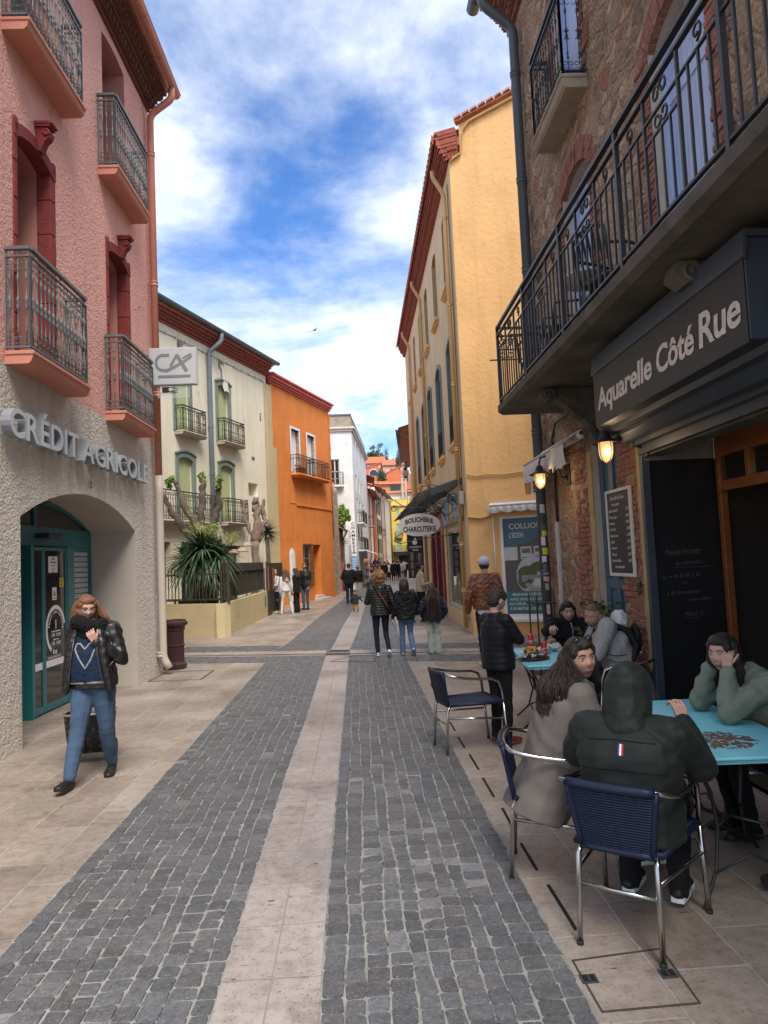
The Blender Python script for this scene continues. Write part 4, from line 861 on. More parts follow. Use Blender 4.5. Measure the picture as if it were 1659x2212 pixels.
# ================================================================ yellow building on the right
YB=(2.58,16.4)
FY=Frame((2.6,33.0),YB);LY=FY.L;FS2=Frame(YB,(YB[0]+.9,YB[1]-.43))
yel=empty('yellow_building',FY.O,FY.rot,'tall ochre yellow building with red moulded cornice, grey-blue shutters and a red shop front','building')
yst=mat('pale_ochre_render',(0.74,0.54,0.33),streak=.45,rough=0.9,var=0.09,vs=0.9,bump=0.25,bs=18,spot=(0.60,0.42,0.24),sps=0.8,spth=0.6)
ysd=mat('ochre_render',(0.80,0.475,0.20),streak=.25,rough=0.9,var=0.09,vs=1.0,bump=0.4,bs=10,bdist=0.03,spot=(0.66,0.40,0.17),sps=1.3,spth=0.62)
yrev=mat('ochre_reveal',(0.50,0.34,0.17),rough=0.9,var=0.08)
HY=11.35
ws=[(14.64,15.58),(12.04,13.0),(9.4,10.36),(7.05,7.95),(4.5,5.35),(2.0,2.85)]
up=[(a,c,8.72,10.72,0.28,0.12) for a,c in ws]
md=[(a,c,4.72,7.35,0.12,0.2) for a,c in ((14.55,15.65),(11.85,12.95),(9.3,10.35),(7.05,8.0),(4.55,5.45),(2.0,2.9))]
SH=(12.25,15.5,0.42,2.62,0.14);RD=(7.9,11.75,0.12,3.3,0.18);DG=(5.3,6.5,0.1,2.75,0.15);DG2=(1.2,3.2,0.1,2.75,0.3)
b=MB();wall(b,0,LY,-0.05,HY,up+md+[SH,RD,DG,DG2],0,1);b.box(0,LY-0.3,0.8,8,-0.05,HY-.01,0);b.box(0,0.02,0.002,.81,-.05,HY-.012)
b.build('street_wall',[yst,yrev],yel)
RL=Matrix.Rotation(-FY.rot,4,'Z') @ Matrix.Translation(-FY.O)
def side(b):b.M=RL @ Matrix.Translation(FS2.O) @ Matrix.Rotation(FS2.rot,4,'Z');return b
SW=(0.74,2.45,0.36,2.66,0.10);SV=(1.36,1.85,3.12,3.56,0.30)
b=side(MB());wall(b,0,5.0,-0.05,HY,[SW,SV],0,0);
b.add([(0,0,HY),(5.0,0,HY),(5.0,0,HY+1.9),(0.28,0,HY+0.78),(0.28,0,HY+.0)],[(0,4,3,2,1)],0)
b.build('side_wall',ysd,yel)
b=side(MB());
vs=[(0.20,-.06,HY+.86),(5.0,-.06,HY+2.0),(5.0,.3,HY+2.0),(0.20,.3,HY+.86)]
b.bar((0.2,-.02,HY+.82),(5.0,-.02,HY+1.97),0.16,0.05)
for i in range(24):k=i/24;b.bar((0.2+4.8*k,-.05,HY+.87+1.15*k),(0.2+4.8*(k+.035),-.05,HY+.89+1.15*(k+.035)),0.20,0.045)
b.box(0.2,5,0.02,7,HY+.3,HY+.5)
b.build('verge_tiles',clay,yel)
b=side(MB());P_=[(0.02,-.04,HY-.1),(0.12,-.05,HY-.02),(0.3,-.05,HY+.05),(0.36,-.05,HY+.3),(0.38,-.05,HY+.62),(0.55,-.05,HY+.78),(2,-.05,HY+1.13),(5,-.05,HY+1.85)]
b.tube(P_,0.022,5);b.tube([(x,y-.02,z-.04) for x,y,z in P_],0.014,5);b.build('cable',mat('ochre_cable',(0.55,0.36,0.14)),yel);b=side(MB())
b.tube([(0.02,-.03,3.70),(0.25,-.03,3.64),(0.5,-.03,3.66),(0.9,-.03,3.62),(1.6,-.03,3.66),(2.6,-.03,3.64)],0.016,5)
b.build('cable',MATS['ochre_cable'],yel);b=side(MB());b.tube([(0.0,-.03,2.70),(0.3,-.03,2.66),(0.62,-.03,2.71)],0.03,6);b.build('ledge',MATS['ochre_cable'],yel)
b=MB();corbel_cornice(b,-0.05,LY-0.02,HY-.02,[(0.10,.08,1),(0.08,.14,0),(0.12,.19,1),(0.08,.26,0),(0.14,.30,0),(0.06,.36,0)],0,tooth=0.12)
n=int(LY/0.26)
for i in range(n):
 x=(i+0.5)*LY/n;b.prism([(x-.10,HY+.40),(x+.10,HY+.40),(x+.11,HY+.56),(x+.05,HY+.62),(x,HY+.69),(x-.05,HY+.62),(x-.11,HY+.56)],'y',-.385,-.35)
 b.lathe([(0,0),(.05,0),(.03,.02),(0,.03)],(x,-.385,HY+.50),8,R=Matrix.Rotation(PI/2,3,'X'))
b.M=RL @ Matrix.Translation(FS2.O) @ Matrix.Rotation(FS2.rot,4,'Z')
z=HY-.02
for h,pr,tt in [(0.10,.08,1),(0.08,.14,0),(0.12,.19,1),(0.08,.26,0),(0.14,.30,0),(0.06,.36,0)]:
 b.box(-pr*.9,0.22,-pr*.25,0.15,z,z+h*.92)
 if tt:
  for i in range(3):b.box(0.0+i*.08,0.04+i*.08,-pr*.25-.03,-pr*.25,z+.01,z+h*.85)
 z+=h
b.box(-.33,.2,-.1,.12,HY+.56,HY+.70,b=.01)
b.build('cornice',clayred,yel)
b=MB();roof_tiles(b,-0.1,LY,-0.34,HY+.60,4,HY+1.6,.24);b.build('roof',clay,yel)
ypipe=mat('ochre_pipe',(0.60,0.37,0.15),rough=0.5,var=0.06)
for (x,zb) in ((15.98,0.1),(8.9,3.9),(3.4,0.1)):
 drainpipe([(x-.1,-.33,HY+.1),(x-.1,-.33,HY-.05),(x,-.09,HY-.55),(x,-.09,zb)],0.055,ypipe,parent=yel,collars=(10.2,8.0,6.0,4.4) if zb>1 else (10.2,8.0,6.0,4.4,2.1,1.0))
b=MB()
for k_ in range(3):b.tube([(16.2+k_*.03,-.03,10.9),(16.22+k_*.03,-.03,7),(16.2+k_*.02,-.04,4.2),(16.3,-.05,3.5),(16.28,-.04,3.0)],0.010,4)
b.build('cable',mat('brown_cable',(0.16,0.10,0.06)),yel)
b=MB();b.box(16.22,16.36,-.14,-.02,3.02,3.34,b=.02);b.tube([(16.29,-.08,3.02),(16.27,-.08,2.9),(16.3,-.07,2.75)],.015,5);b.build('junction_box',mat('grey_plastic',(0.38,0.38,0.36),rough=.5),yel)
bsh=mat('grey_blue_shutter',(0.115,0.165,0.165),rough=0.6,var=0.15,vs=6);bfr=mat('grey_blue_frame',(0.16,0.21,0.21),rough=0.6,var=0.1)
for (a,c,z0,z1,rv,ar) in md:
 b=MB();P_=[(a-.1,z0)]+arch_pts(a-.1,c+.1,z1+.1,ar+.02)+[(c+.1,z0)];Q=[(a+.003,z0)]+arch_pts(a+.003,c-.003,z1-.004,ar)+[(c-.003,z0)];vs=[];fs=[]
 for i in range(len(P_)):
  for (p,y) in ((P_[i],0.0),(P_[i],-0.04),(Q[i],-0.04),(Q[i],0.05)):vs.append((p[0],y,p[1]))
 for i in range(len(P_)-1):
  for j in range(3):fs.append((4*i+j,4*i+j+1,4*i+5+j,4*i+4+j))
 b.add(vs,fs);f_=b.build('window_surround',bfr,yel);s_=MB();slats(s_,a+.01,c-.01,z0+.6,z1-ar,0.05,pitch=.07);panel(s_,a+.01,c-.01,z0+.3,z1-.01,.09,.02,ar);s_.build('shutter',bsh,f_)
 r=MB();ornate_run(r,(a+.02,-.03),(c-.02,-.03),z0+.05,z0+.75,.12,1,.009,handrail=False,rail2=False);r.build('railing',blackiron,f_)
 s=MB();s.box(a-.12,c+.12,-.10,.0,z0-.14,z0-.02,b=.02);s.box(a-.06,c+.06,-.06,0,z0-.2,z0-.14);s.build('sill',ysd,yel)
for (a,c,z0,z1,rv,ar) in up:
 s=MB();s.box(a-.06,c+.14,-.12,.0,z0-.13,z0-.02,b=.02);s.box(a,c+.08,-.07,0,z0-.19,z0-.13);s.build('sill',ysd,yel)
 s=MB();slats(s,a+.01,c-.01,z0+.01,z1-ar,.25,pitch=.08);s.build('shutter',bsh,yel)
b=MB();a,c,z0,z1=SH[:4];fm=mat('cream_frame',(0.62,0.57,0.50),rough=0.5,var=.05)
for (p,q,r_,s_) in ((a,a+.09,z0,z1),(c-.42,c,z0,z1),(a+.09,c-.42,z0,z0+.09),(a+.09,c-.42,z1-.12,z1)):b.box(p,q,.04,.12,r_,s_,b=.006)
b.box(c-.40,c-.36,.02,.04,z0,z1);f_=b.build('shop_window',fm,yel);b=MB();b.box(a+.09,c-.42,.085,.095,z0+.09,z1-.12);b.build('pane',bglass,f_)
b=MB();b.box(15.42,15.75,-.02,.0,.10,.42);b.build('base_plaque',mat('slate_grey',(0.10,0.10,0.11),rough=.7),yel)
b=MB();b.box(11.85,16.02,-.05,0,2.66,3.46,0)
bl=mat('sign_blue',(0.20,0.40,0.58),rough=.45,var=.05,vs=3);yl=mat('sign_yellow',(0.75,0.52,0.05),rough=.5);gd=mat('sign_dark',(0.13,0.13,0.14),rough=.5,var=.05);navy=mat('sign_navy',(0.05,0.09,0.16),rough=.5)
def disc(b,cx_,cz_,rx,rz,y,mi,z0=-1e9,z1=1e9,x0=-1e9,x1=1e9,n=28):
 v=[(min(x1,max(x0,cx_+rx*math.cos(2*PI*i/n))),y,min(z1,max(z0,cz_+rz*math.sin(2*PI*i/n)))) for i in range(n)];b.add(v,[tuple(range(n))],mi,False)
disc(b,12.7,3.14,.85,.42,-.052,1,z1=3.455,x0=11.86);disc(b,14.9,3.16,1.1,.36,-.052,1,z1=3.455,x1=16.0);disc(b,13.95,3.06,.22,.28,-.054,2)
for s_,x_,z_,h_ in (("AGENCE",11.95,3.22,.2),("IMMOBILIÈRE",14.05,3.22,.2),("de Collioure",12.3,2.98,.12),("à Vendre",14.6,2.98,.12)):b.text(s_,h_,TM((x_,-.056,z_),(1,0,0),(0,0,1)),.001,3,sx=1.25)
for s_,x_ in (("ACHAT",12.3),("VENTE",13.4),("LOCATION",14.5)):b.text(s_,.1,TM((x_,-.053,2.71),(1,0,0),(0,0,1)),.001,4,sx=1.2)
for x_ in (13.15,14.25):b.box(x_,x_+.02,-.054,-.05,2.70,2.80,4)
b.build('fascia_sign',[gd,bl,yl,navy,wht],yel)
redp=mat('dark_red_paint',(0.19,0.006,0.018),rough=.35,var=.1,vs=3,spec=.5);red2=mat('faded_red_panel',(0.30,0.07,0.09),rough=.5,var=.12,vs=3)
a,c,z0,z1=RD[:4];b=MB()
for (p,q,yy0,yy1) in ((a,a+.55,-.03,.1),(c-.62,c,-.03,.1),(9.4,9.7,-.01,.1)):b.box(p,q,yy0,yy1,z0,z1,b=.01)
for (p,q) in ((a+.12,a+.42),(c-.5,c-.12)):b.box(p,q,-.045,-.03,.5,2.4,b=.006)
b.box(a+.55,c-.62,0,.1,2.62,z1-.001);b.box(a+.55,9.4,.02,.1,z0,.75);b.box(9.7,c-.62,.05,.1,z0,.4);b.box(a-.02,c+.02,-.09,-.03,z1-.12,z1+.02)
f_=b.build('shop_front',redp,yel)
b=MB();b.box(8.6,11.0,-.02,0,2.68,3.14);fb=b.build('fascia',red2,f_);b=MB();b.text("N G",.42,TM((9.3,-.022,2.74),(1,0,0),(0,0,1)),.003,sx=1.4,weight=.004);b.build('fascia_letters',mat('faded_gold',(.55,.42,.35)),fb)
b=MB();b.box(a+.55,9.4,.05,.06,.75,2.62);b.box(9.7,c-.62,.08,.09,.4,2.62);b.build('pane',bglass,f_)
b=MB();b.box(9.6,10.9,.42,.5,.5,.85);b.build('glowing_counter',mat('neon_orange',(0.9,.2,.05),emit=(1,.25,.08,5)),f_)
b=MB();b.box(a-.1,c+.1,-.28,0,-.03,.10,b=.01);b.box(5.2,6.6,-.45,0,-.03,.13,b=.01);b.box(5.3,6.5,-.2,0,.13,.28,b=.01);b.build('doorstep',mat('grey_step',(.30,.28,.26),rough=.7,var=.2),yel)
b=MB();b.box(DG[0]+.01,DG[1]-.01,.08,.12,.1,2.74);b.box(DG[0]+.1,DG[0]+.5,.06,.08,.3,2.5);b.box(DG[1]-.5,DG[1]-.1,.06,.08,.3,2.5);b.build('door',mat('dark_green_door',(.02,.05,.05),rough=.5),yel)
b=MB();b.box(DG2[0]+.01,DG2[1]-.01,.2,.24,.1,2.74);b.build('shop_window',bglass,yel)
b=MB();x0,x1=3.6,16.0;zw,zf,pr=3.70,3.38,1.05
def cz(y):return zw+(zf-zw)*(-y/pr)
n=46
for i in range(n+1):x=x0+(x1-x0)*i/n;b.bar((x,-0.02,cz(0)),(x,-pr,cz(-pr)),.02,.012)
b.bar((x0,-.80,cz(-.8)-.07),(x1,-.80,cz(-.8)-.07),.05,.12);b.bar((x0,-.03,cz(0)-.05),(x1,-.03,cz(0)-.05),.05,.12);b.bar((x0,-pr,cz(-pr)),(x1,-pr,cz(-pr)),.03,.03)
for x in (x1,12.9,9.8,6.7,x0):b.bar((x,0,cz(0)-.09),(x,-.80,cz(-.8)-.09),.06,.15)
can=b.build('canopy',mat('canopy_iron',(0.035,0.042,0.045),rough=.5),yel)
b=MB();b.add([(x0,-.02,cz(0)+.02),(x1,-.02,cz(0)+.02),(x1,-pr-.02,cz(-pr)+.02),(x0,-pr-.02,cz(-pr)+.02)],[(0,1,2,3)]);gmt=bpy.data.materials.new('frosted_glass');gmt.use_nodes=True;q=gmt.node_tree.nodes['Principled BSDF'];q.inputs['Base Color'].default_value=(.7,.75,.76,1);q.inputs['Alpha'].default_value=.16;q.inputs['Roughness'].default_value=.3
b.build('canopy_glass',gmt,can)
for x in (15.9,12.8,9.7,6.7):
 b=MB();X_,Z_=Vector((0,-1,0)),Vector((0,0,1));c0=Vector((x,0,0))
 pts=[c0+X_*(.02+.95*t_)+Z_*(2.95+.62*math.sin(t_*PI*.62)) for t_ in np.linspace(0,1,12)];b.tube(pts,.014,5)
 pts=[c0+X_*(.02+.75*t_)+Z_*(2.75+.75*t_**.5) for t_ in np.linspace(0,1,12)];b.tube(pts,.012,5)
 scroll(b,c0+X_*.22+Z_*3.22,X_,Z_,.16,-PI/2,2.6*PI,.013,n=18,shrink=.8,seg=5);scroll(b,c0+X_*.86+Z_*3.36,X_,Z_,.09,PI/2,-2*PI,.011,n=12,shrink=.7,seg=5);scroll(b,c0+X_*.45+Z_*2.98,X_,Z_,.2,PI*.2,1.5*PI,.011,n=12,shrink=.1,seg=5)
 b.build('bracket',blackiron,can)
b=side(MB());a,c,z0,z1=SW[:4]
for (p,q,r_,s_) in ((a-.0,a+.06,z0,z1),(c-.06,c,z0,z1),(a+.06,c-.06,z0,z0+.09),(a+.06,c-.06,z1-.05,z1)):b.box(p,q,.0,.09,r_,s_)
b.box(a-.05,c+.05,-.07,.0,z0-.08,z0,b=.01);f_=b.build('display_window',wfr,yel)
b=side(MB());b.box(a+.06,c-.06,.06,.07,z0+.09,z1-.05);pn=b.build('pane',mat('grey_film',(0.105,0.105,0.11),rough=.35,var=.06,vs=2),f_)
b=side(MB());y_=.056
teal2=mat('poster_teal',(0.055,0.19,0.20),rough=.4,var=.03);pblue=mat('poster_blue',(0.075,0.17,0.23),rough=.4,var=.03);ptx=mat('poster_white',(.72,.74,.74),rough=.5,var=.02)
disc(b,1.18,2.36,.42,.34,y_,1,z0=1.9,z1=z1-.055,x0=a+.065);disc(b,.9,2.2,.22,.42,y_-.001,1,x0=a+.065,z1=z1-.055);b.add([(a+.061,y_-.0005,2.2),(1.6,y_-.0005,2.2),(1.6,y_-.0005,2.60),(a+.061,y_-.0005,2.60)],[(0,1,2,3)],1)
b.build('poster_blob',[teal2,pblue,ptx],pn);b=side(MB());b.box(a+.06,c-.06,y_-.002,y_+.003,.50,.955,0)
for i,s_ in enumerate(("MAISONS 4 PIÈCES","AVEC DOUBLE GARAGE","AU CŒUR DU FAUBOURG","À 50 MÈTRES DE LA PLAGE")):b.text(s_,.082,TM(((.93,.875,.85,.86)[i],y_-.004,.86-.105*i),(1,0,0),(0,0,1)),.001,2,weight=.0006)
b.build('poster_band',[teal2,pblue,ptx],pn);b=side(MB());b.text("COLLIOURE",.175,TM((.925,y_-.003,2.37),(1,0,0),(0,0,1)),.001,2,weight=.001);b.build('poster_heading',[teal2,pblue,ptx],pn);b=side(MB());b.text("L'EDEN",.165,TM((.925,y_-.003,2.17),(1,0,0),(0,0,1)),.001,2,sx=.62,weight=.0005)
b.build('poster_heading',[teal2,pblue,ptx],pn)
b=side(MB())
for (x_,z_,w_,h_) in ((.80,1.66,.30,.30),(1.17,1.68,.25,.28),(1.47,1.70,.25,.26)):
 b.box(x_,x_+w_,y_-.002,y_,z_,z_+h_,0)
 if x_>1:b.box(x_+.03,x_+w_-.03,y_-.003,y_-.0021,z_+.13,z_+h_-.04,1);b.box(x_+.03,x_+.10,y_-.003,y_-.0021,z_+.02,z_+.05,2)
b.build('property_sheet',[mat('paper',(.55,.55,.53)),mat('photo_print',(.16,.17,.13),var=.6,vs=25),teal2],pn)
b=side(MB());cx_,cz_,r_=1.53,1.30,.50
disc(b,cx_,cz_,.48,r_,y_-.003,0,z0=.96);disc(b,1.30,1.36,.22,.17,y_-.004,1);disc(b,1.22,1.22,.14,.2,y_-.0045,1);disc(b,1.62,1.50,.26,.12,y_-.0042,1);disc(b,1.8,1.4,.2,.1,y_-.0043,1)
b.box(1.16,1.95,y_-.006,y_-.005,1.17,1.32,2);b.box(1.42,1.95,y_-.008,y_-.007,1.08,1.16,3);b.box(1.45,1.62,y_-.010,y_-.009,1.13,1.24,3);b.box(1.66,1.82,y_-.010,y_-.009,1.14,1.22,3);b.box(1.24,1.40,y_-.009,y_-.008,1.06,1.14,4);b.box(1.35,1.95,y_-.011,y_-.010,.99,1.03,4);disc(b,1.34,1.18,.08,.05,y_-.009,1)
b.build('terrace_photo',[mat('print_sky',(.45,.48,.52)),mat('print_tree',(.09,.12,.05),var=.7,vs=40),mat('print_wall',(.25,.26,.27),var=.5,vs=30),mat('print_white',(.6,.6,.58)),mat('print_grey',(.35,.34,.33))],pn)
b=side(MB());u0,u1,z0,z1=SV[:4];
for (p,q,r_,s_) in ((u0+.1,u0+.15,z0,z1),(u0+.15,u1,z1-.05,z1),(u0+.15,u1,z0,z0+.05),(u1-.05,u1,z0+.05,z1-.05)):b.box(p,q,.2,.26,r_,s_)
f_=b.build('window',wfr,yel);b=side(MB());b.box(u0+.15,u1-.05,.23,.24,z0+.05,z1-.05);b.build('pane',dglass,f_)
b=side(MB())
for i in range(4):b.bar((u0+.2+i*.09,.19,z0+.05),(u0+.2+i*.09,.19,z1-.05),.01)
for i in range(3):b.bar((u0+.15,.19,z0+.12+i*.11),(u1-.05,.19,z0+.12+i*.11),.01)
b.build('window_grille',wfr,f_)
awm=mat('awning_canvas',(0.66,0.65,0.62),rough=.8,var=.08,vs=5,bump=.2,bs=15)
def awning(u0,u1,z,name,label,fr,rise=.22,out=.35,drop=.14,rod=True,parent=None,m=awm,scal=.16,sag=.5):
 rt=empty(name,fr.w(u0,0,z),fr.rot,label,'awning');L=u1-u0;b=MB();b.tube([(0,-.07,0),(L,-.07,0)],.05,10);b.box(0,L,-.09,-.01,.0,.06);b.build('cassette',m,rt)
 b=MB();n=max(12,int(L/.03));vs=[];fs=[];R_=7
 for i in range(n+1):
  x=L*i/n;zf_=-rise;dz=drop*(.72+.28*abs(math.sin(PI*x/scal)));fold=.012*math.sin(x*37)+.008*math.sin(x*91+1)
  P_=[(-.07,.05),(-out*.4,.05-rise*sag*.5),(-out,zf_),(-out-.012+fold,zf_-dz*.3),(-out-.008+fold*1.6,zf_-dz*.65),(-out+fold*2,zf_-dz)]
  vs+=[(x,y,zz) for y,zz in P_]
 k=6
 for i in range(n):
  for j in range(k-1):fs.append((i*k+j,i*k+j+1,(i+1)*k+j+1,(i+1)*k+j))
 b.add(vs,fs,0,True);b.build('canvas',m,rt)
 b=MB();b.tube([(0.02,-out,-rise+.01),(L-.02,-out,-rise+.01)],.016,8)
 for x in (.06,L-.06):b.tube([(x,-.05,-.02),(x,-out,-rise)],.012,6)
 b.build('arm',mat('awning_arm',(.5,.5,.49),rough=.4,metal=.5),rt)
 return rt
awning(0.55,2.45,2.93,'window_awning','narrow white scalloped awning folded above the grey poster window of the yellow building',FS2,rise=.03,out=.24,drop=.16,scal=.30)
b=MB();p=FS2.w(.60,-.04,0);b.tube([(p.x,p.y,2.8),(p.x,p.y-.01,.9)],.016,8);b.build('awning_rod',white_p,label='thin white vertical rod hanging below the awning of the yellow building',cat='rod')
bs_=empty('butcher_sign',(1.58,18.0,2.36),0,'white oval sign with scalloped edge reading boucherie charcuterie under the glass canopy','hanging sign')
b=MB();n=72;P_=[]
for i in range(n):a=2*PI*i/n;k=1+.022*abs(math.sin(a*9));P_.append((.53*math.cos(a)*k,.29+.285*math.sin(a)*k))
b.prism(P_,'y',-.015,.015);b.build('sign_panel',mat('sign_cream',(.42,.405,.395),rough=.5,var=.03),bs_)
b=MB()
def fit(b,s_,x0,x1,z,h,y,arc=0,wt=.006):
 k0=len(b.v);b.text(s_,h,TM((0,y,z),(1,0,0),(0,0,1)),.003,weight=wt);q9=[p[0] for p in b.v[k0:]];m0,m1=min(q9),max(q9);b.v[k0:]=[(x0+(p[0]-m0)*(x1-x0)/(m1-m0),p[1],p[2]+arc*(1-((2*(p[0]-m0)/(m1-m0)-1))**2)) for p in b.v[k0:]]
fit(b,'BOUCHERIE',-.36,.36,.31,.165,-.018,.06);fit(b,'CHARCUTERIE',-.42,.42,.12,.185,-.018,0);b.build('sign_letters',ink,bs_)
b=MB();X_,Z_=Vector((1,0,0)),Vector((0,0,1))
b.tube([(-.45,0,.1),(-.62,0,.0),(-.66,0,-.1),(-.5,0,-.17),(-.2,0,-.10),(.3,0,-.04),(.62,0,-.02),(1.0,0,0)],.012,5);b.tube([(-.62,0,.95),(-.4,0,.78),(0,0,.72),(.5,0,.8),(1.0,0,.9)],.012,5)
scroll(b,Vector((-.62,0,.72)),X_,Z_,.1,0,2.5*PI,.011,n=14,shrink=.7,seg=5);scroll(b,Vector((.3,0,.73)),X_,Z_,.1,PI,-1.5*PI,.011,n=14,shrink=.7,seg=5)
b.tube([(-.3,0,.78),(-.3,0,.55)],.008,5);b.tube([(.3,0,.80),(.3,0,.55)],.008,5);b.build('iron_bracket',blackiron,bs_)
bn=empty('banner_stand',(1.93,24.0,0),0,'tall black banner stand of a tattoo shop printed with a white drop emblem and photos','banner')
b=MB();b.box(-.27,.27,-.02,.02,1.15,2.62);b.box(-.02,.02,.0,.03,.05,1.2);b.box(-.2,.2,-.2,.2,0,.05,b=.01);b.build('banner_panel',mat('banner_black',(.012,.012,.013),rough=.4),bn)
b=MB();b.prism([(-.06,2.42),(-.10,2.36),(-.08,2.29),(-.02,2.26),(.05,2.29),(.07,2.36),(.04,2.44),(.02,2.52),(-.02,2.47)],'y',-.026,-.021);b.build('emblem',wht,bn);b=MB();b.text("L'ENCREUR",.085,TM((0,-.024,2.16),(1,0,0),(0,0,1)),.002,align='CENTER',weight=.001);b.text("NOIR",.085,TM((0,-.024,2.06),(1,0,0),(0,0,1)),.002,align='CENTER',weight=.001);b.text("TATTOO",.04,TM((-.24,-.024,1.98),(1,0,0),(0,0,1)),.002)
b.build('banner_print',wht,bn)
b=MB()
for (x_,z_,w_,h_) in ((-.22,1.72,.18,.24),(.02,1.72,.20,.26),(-.22,1.46,.18,.22),(.02,1.46,.20,.22),(-.20,1.20,.15,.22),(.02,1.20,.20,.22)):
 b.box(x_,x_+w_,-.024,-.0205,z_,z_+h_,0);b.prism([(x_+w_*.35,z_),(x_+w_*.6,z_),(x_+w_*.75,z_+h_),(x_+w_*.3,z_+h_)],'y',-.027,-.0242,1)
b.build('banner_photo',[mat('photo_dark',(.06,.055,.055),var=.8,vs=20),mat('photo_skin',(.30,.20,.16),var=.5,vs=30)],bn)
eas=empty('easel',(2.12,23.2,0),0,'pale wooden easel standing below the black banner','easel');b=MB();b.bar((-.15,0,0),(-.02,0,1.25),.045,.03);b.bar((.15,0,0),(.02,0,1.25),.045,.03);b.bar((0,.35,0),(0,.02,1.15),.035,.03);b.bar((-.12,-.02,.45),(.12,-.02,.45),.03,.05);b.build('frame',mat('pale_wood',(.45,.40,.30),rough=.7),eas)
fl=empty('flower_pot',(1.72,22.8,0),0,'pot of pink flowers in front of the pale wooden easel','flower pot');b=MB();b.lathe([(.12,0),(.18,.35),(.19,.37),(.16,.37)],seg=14);b.build('pot',mat('dark_pot',(.04,.04,.04)),fl)
b=MB();rr=random.Random(3)
for i in range(170):
 d=Vector((rr.gauss(0,1),rr.gauss(0,1),rr.gauss(0,1))).normalized()*rr.uniform(.08,.26);c=Vector((0,0,.60))+Vector((d.x*.9,d.y*.9,d.z));t1=Vector((rr.gauss(0,1),rr.gauss(0,1),rr.gauss(0,1))).normalized();t2=t1.orthogonal().normalized();s_=rr.uniform(.025,.05)
 b.add([c-t1*s_,c+t2*s_,c+t1*s_,c-t2*s_],[(0,1,2,3)],0 if rr.random()<.6 else 1)
b.build('flowers',[mat('pink_petal',(.62,.22,.26)),mat('dark_leaf',(.03,.06,.02))],fl)
b=MB();hy=G(1018,1352);b.tube([(hy.x,hy.y,0),(hy.x,hy.y,.32)],.018,8);b.box(hy.x-.06,hy.x+.06,hy.y-.05,hy.y+.05,.16,.28,b=.02);b.tube([(hy.x-.07,hy.y-.06,.22),(hy.x+.07,hy.y-.06,.22)],.03,10);b.tube([(hy.x,hy.y,.3),(hy.x-.01,hy.y,.75)],.008,5)
b.build('water_tap',mat('old_metal',(.25,.24,.22),rough=.5,metal=.6),label='small metal street tap at the foot of the yellow building corner',cat='tap')
# ================================================================ stone building on the right
FR=Frame((2.85,11.0),(2.85,-2.0));LR=FR.L;HR=10.6
stn=empty('stone_building',FR.O,FR.rot,'old rubble stone and brick building with blue shutters and a cafe below its dark balcony','building')
rub=bpy.data.materials.new('rubble_stone');rub.use_nodes=True;t=rub.node_tree;L=t.links;bsd=t.nodes['Principled BSDF']
co=N(t,'ShaderNodeTexCoord').outputs['Object'];wn=N(t,'ShaderNodeTexNoise');wn.inputs['Scale'].default_value=3.2;wn.inputs['Detail'].default_value=5;L.new(co,wn.inputs['Vector'])
va=N(t,'ShaderNodeVectorMath',operation='MULTIPLY_ADD');L.new(wn.outputs['Color'],va.inputs[0]);va.inputs[1].default_value=(.35,.35,.35);L.new(co,va.inputs[2])
mp=N(t,'ShaderNodeMapping');mp.inputs['Scale'].default_value=(4.2,4.2,7.5);L.new(va.outputs[0],mp.inputs[0])
vo=N(t,'ShaderNodeTexVoronoi');vo.inputs['Scale'].default_value=1.0;vo.inputs['Randomness'].default_value=.95;L.new(mp.outputs[0],vo.inputs['Vector'])
ve=N(t,'ShaderNodeTexVoronoi',feature='DISTANCE_TO_EDGE');ve.inputs['Scale'].default_value=1.0;ve.inputs['Randomness'].default_value=.95;L.new(mp.outputs[0],ve.inputs['Vector'])
cr=N(t,'ShaderNodeValToRGB');cr.color_ramp.interpolation='CONSTANT';els=cr.color_ramp.elements;els[0].position=0;els[0].color=(0.467,0.311,0.200,1);els[1].position=.18;els[1].color=(0.631,0.438,0.279,1)
for p_,c_ in ((.36,(0.350,0.250,0.174,1)),(.5,(0.772,0.562,0.366,1)),(.64,(0.560,0.354,0.226,1)),(.78,(0.841,0.624,0.436,1)),(.9,(0.607,0.250,0.140,1))):e=els.new(p_);e.color=c_
sp=N(t,'ShaderNodeSeparateXYZ');L.new(vo.outputs['Color'],sp.inputs[0]);L.new(sp.outputs[0],cr.inputs[0])
mr=N(t,'ShaderNodeMapRange');mr.inputs[1].default_value=.02;mr.inputs[2].default_value=.13;L.new(ve.outputs['Distance'],mr.inputs[0])
mor=N(t,'ShaderNodeMixRGB');L.new(mr.outputs[0],mor.inputs[0]);mor.inputs[1].default_value=(0.631,0.427,0.262,1);L.new(cr.outputs[0],mor.inputs[2])
pn_=N(t,'ShaderNodeTexNoise');pn_.inputs['Scale'].default_value=1.1;pn_.inputs['Detail'].default_value=7;pn_.inputs['Roughness'].default_value=.65;L.new(co,pn_.inputs['Vector'])
pr_=N(t,'ShaderNodeValToRGB');pr_.color_ramp.elements[0].position=.5;pr_.color_ramp.elements[1].position=.6;L.new(pn_.outputs[0],pr_.inputs[0])
pl_=N(t,'ShaderNodeMixRGB');L.new(mth(t,'MULTIPLY',pr_.outputs[0],.8),pl_.inputs[0]);L.new(mor.outputs[0],pl_.inputs[1]);pl_.inputs[2].default_value=(0.701,0.469,0.287,1)
fn=N(t,'ShaderNodeTexNoise');fn.inputs['Scale'].default_value=26;fn.inputs['Detail'].default_value=9;fn.inputs['Roughness'].default_value=.75;L.new(co,fn.inputs['Vector'])
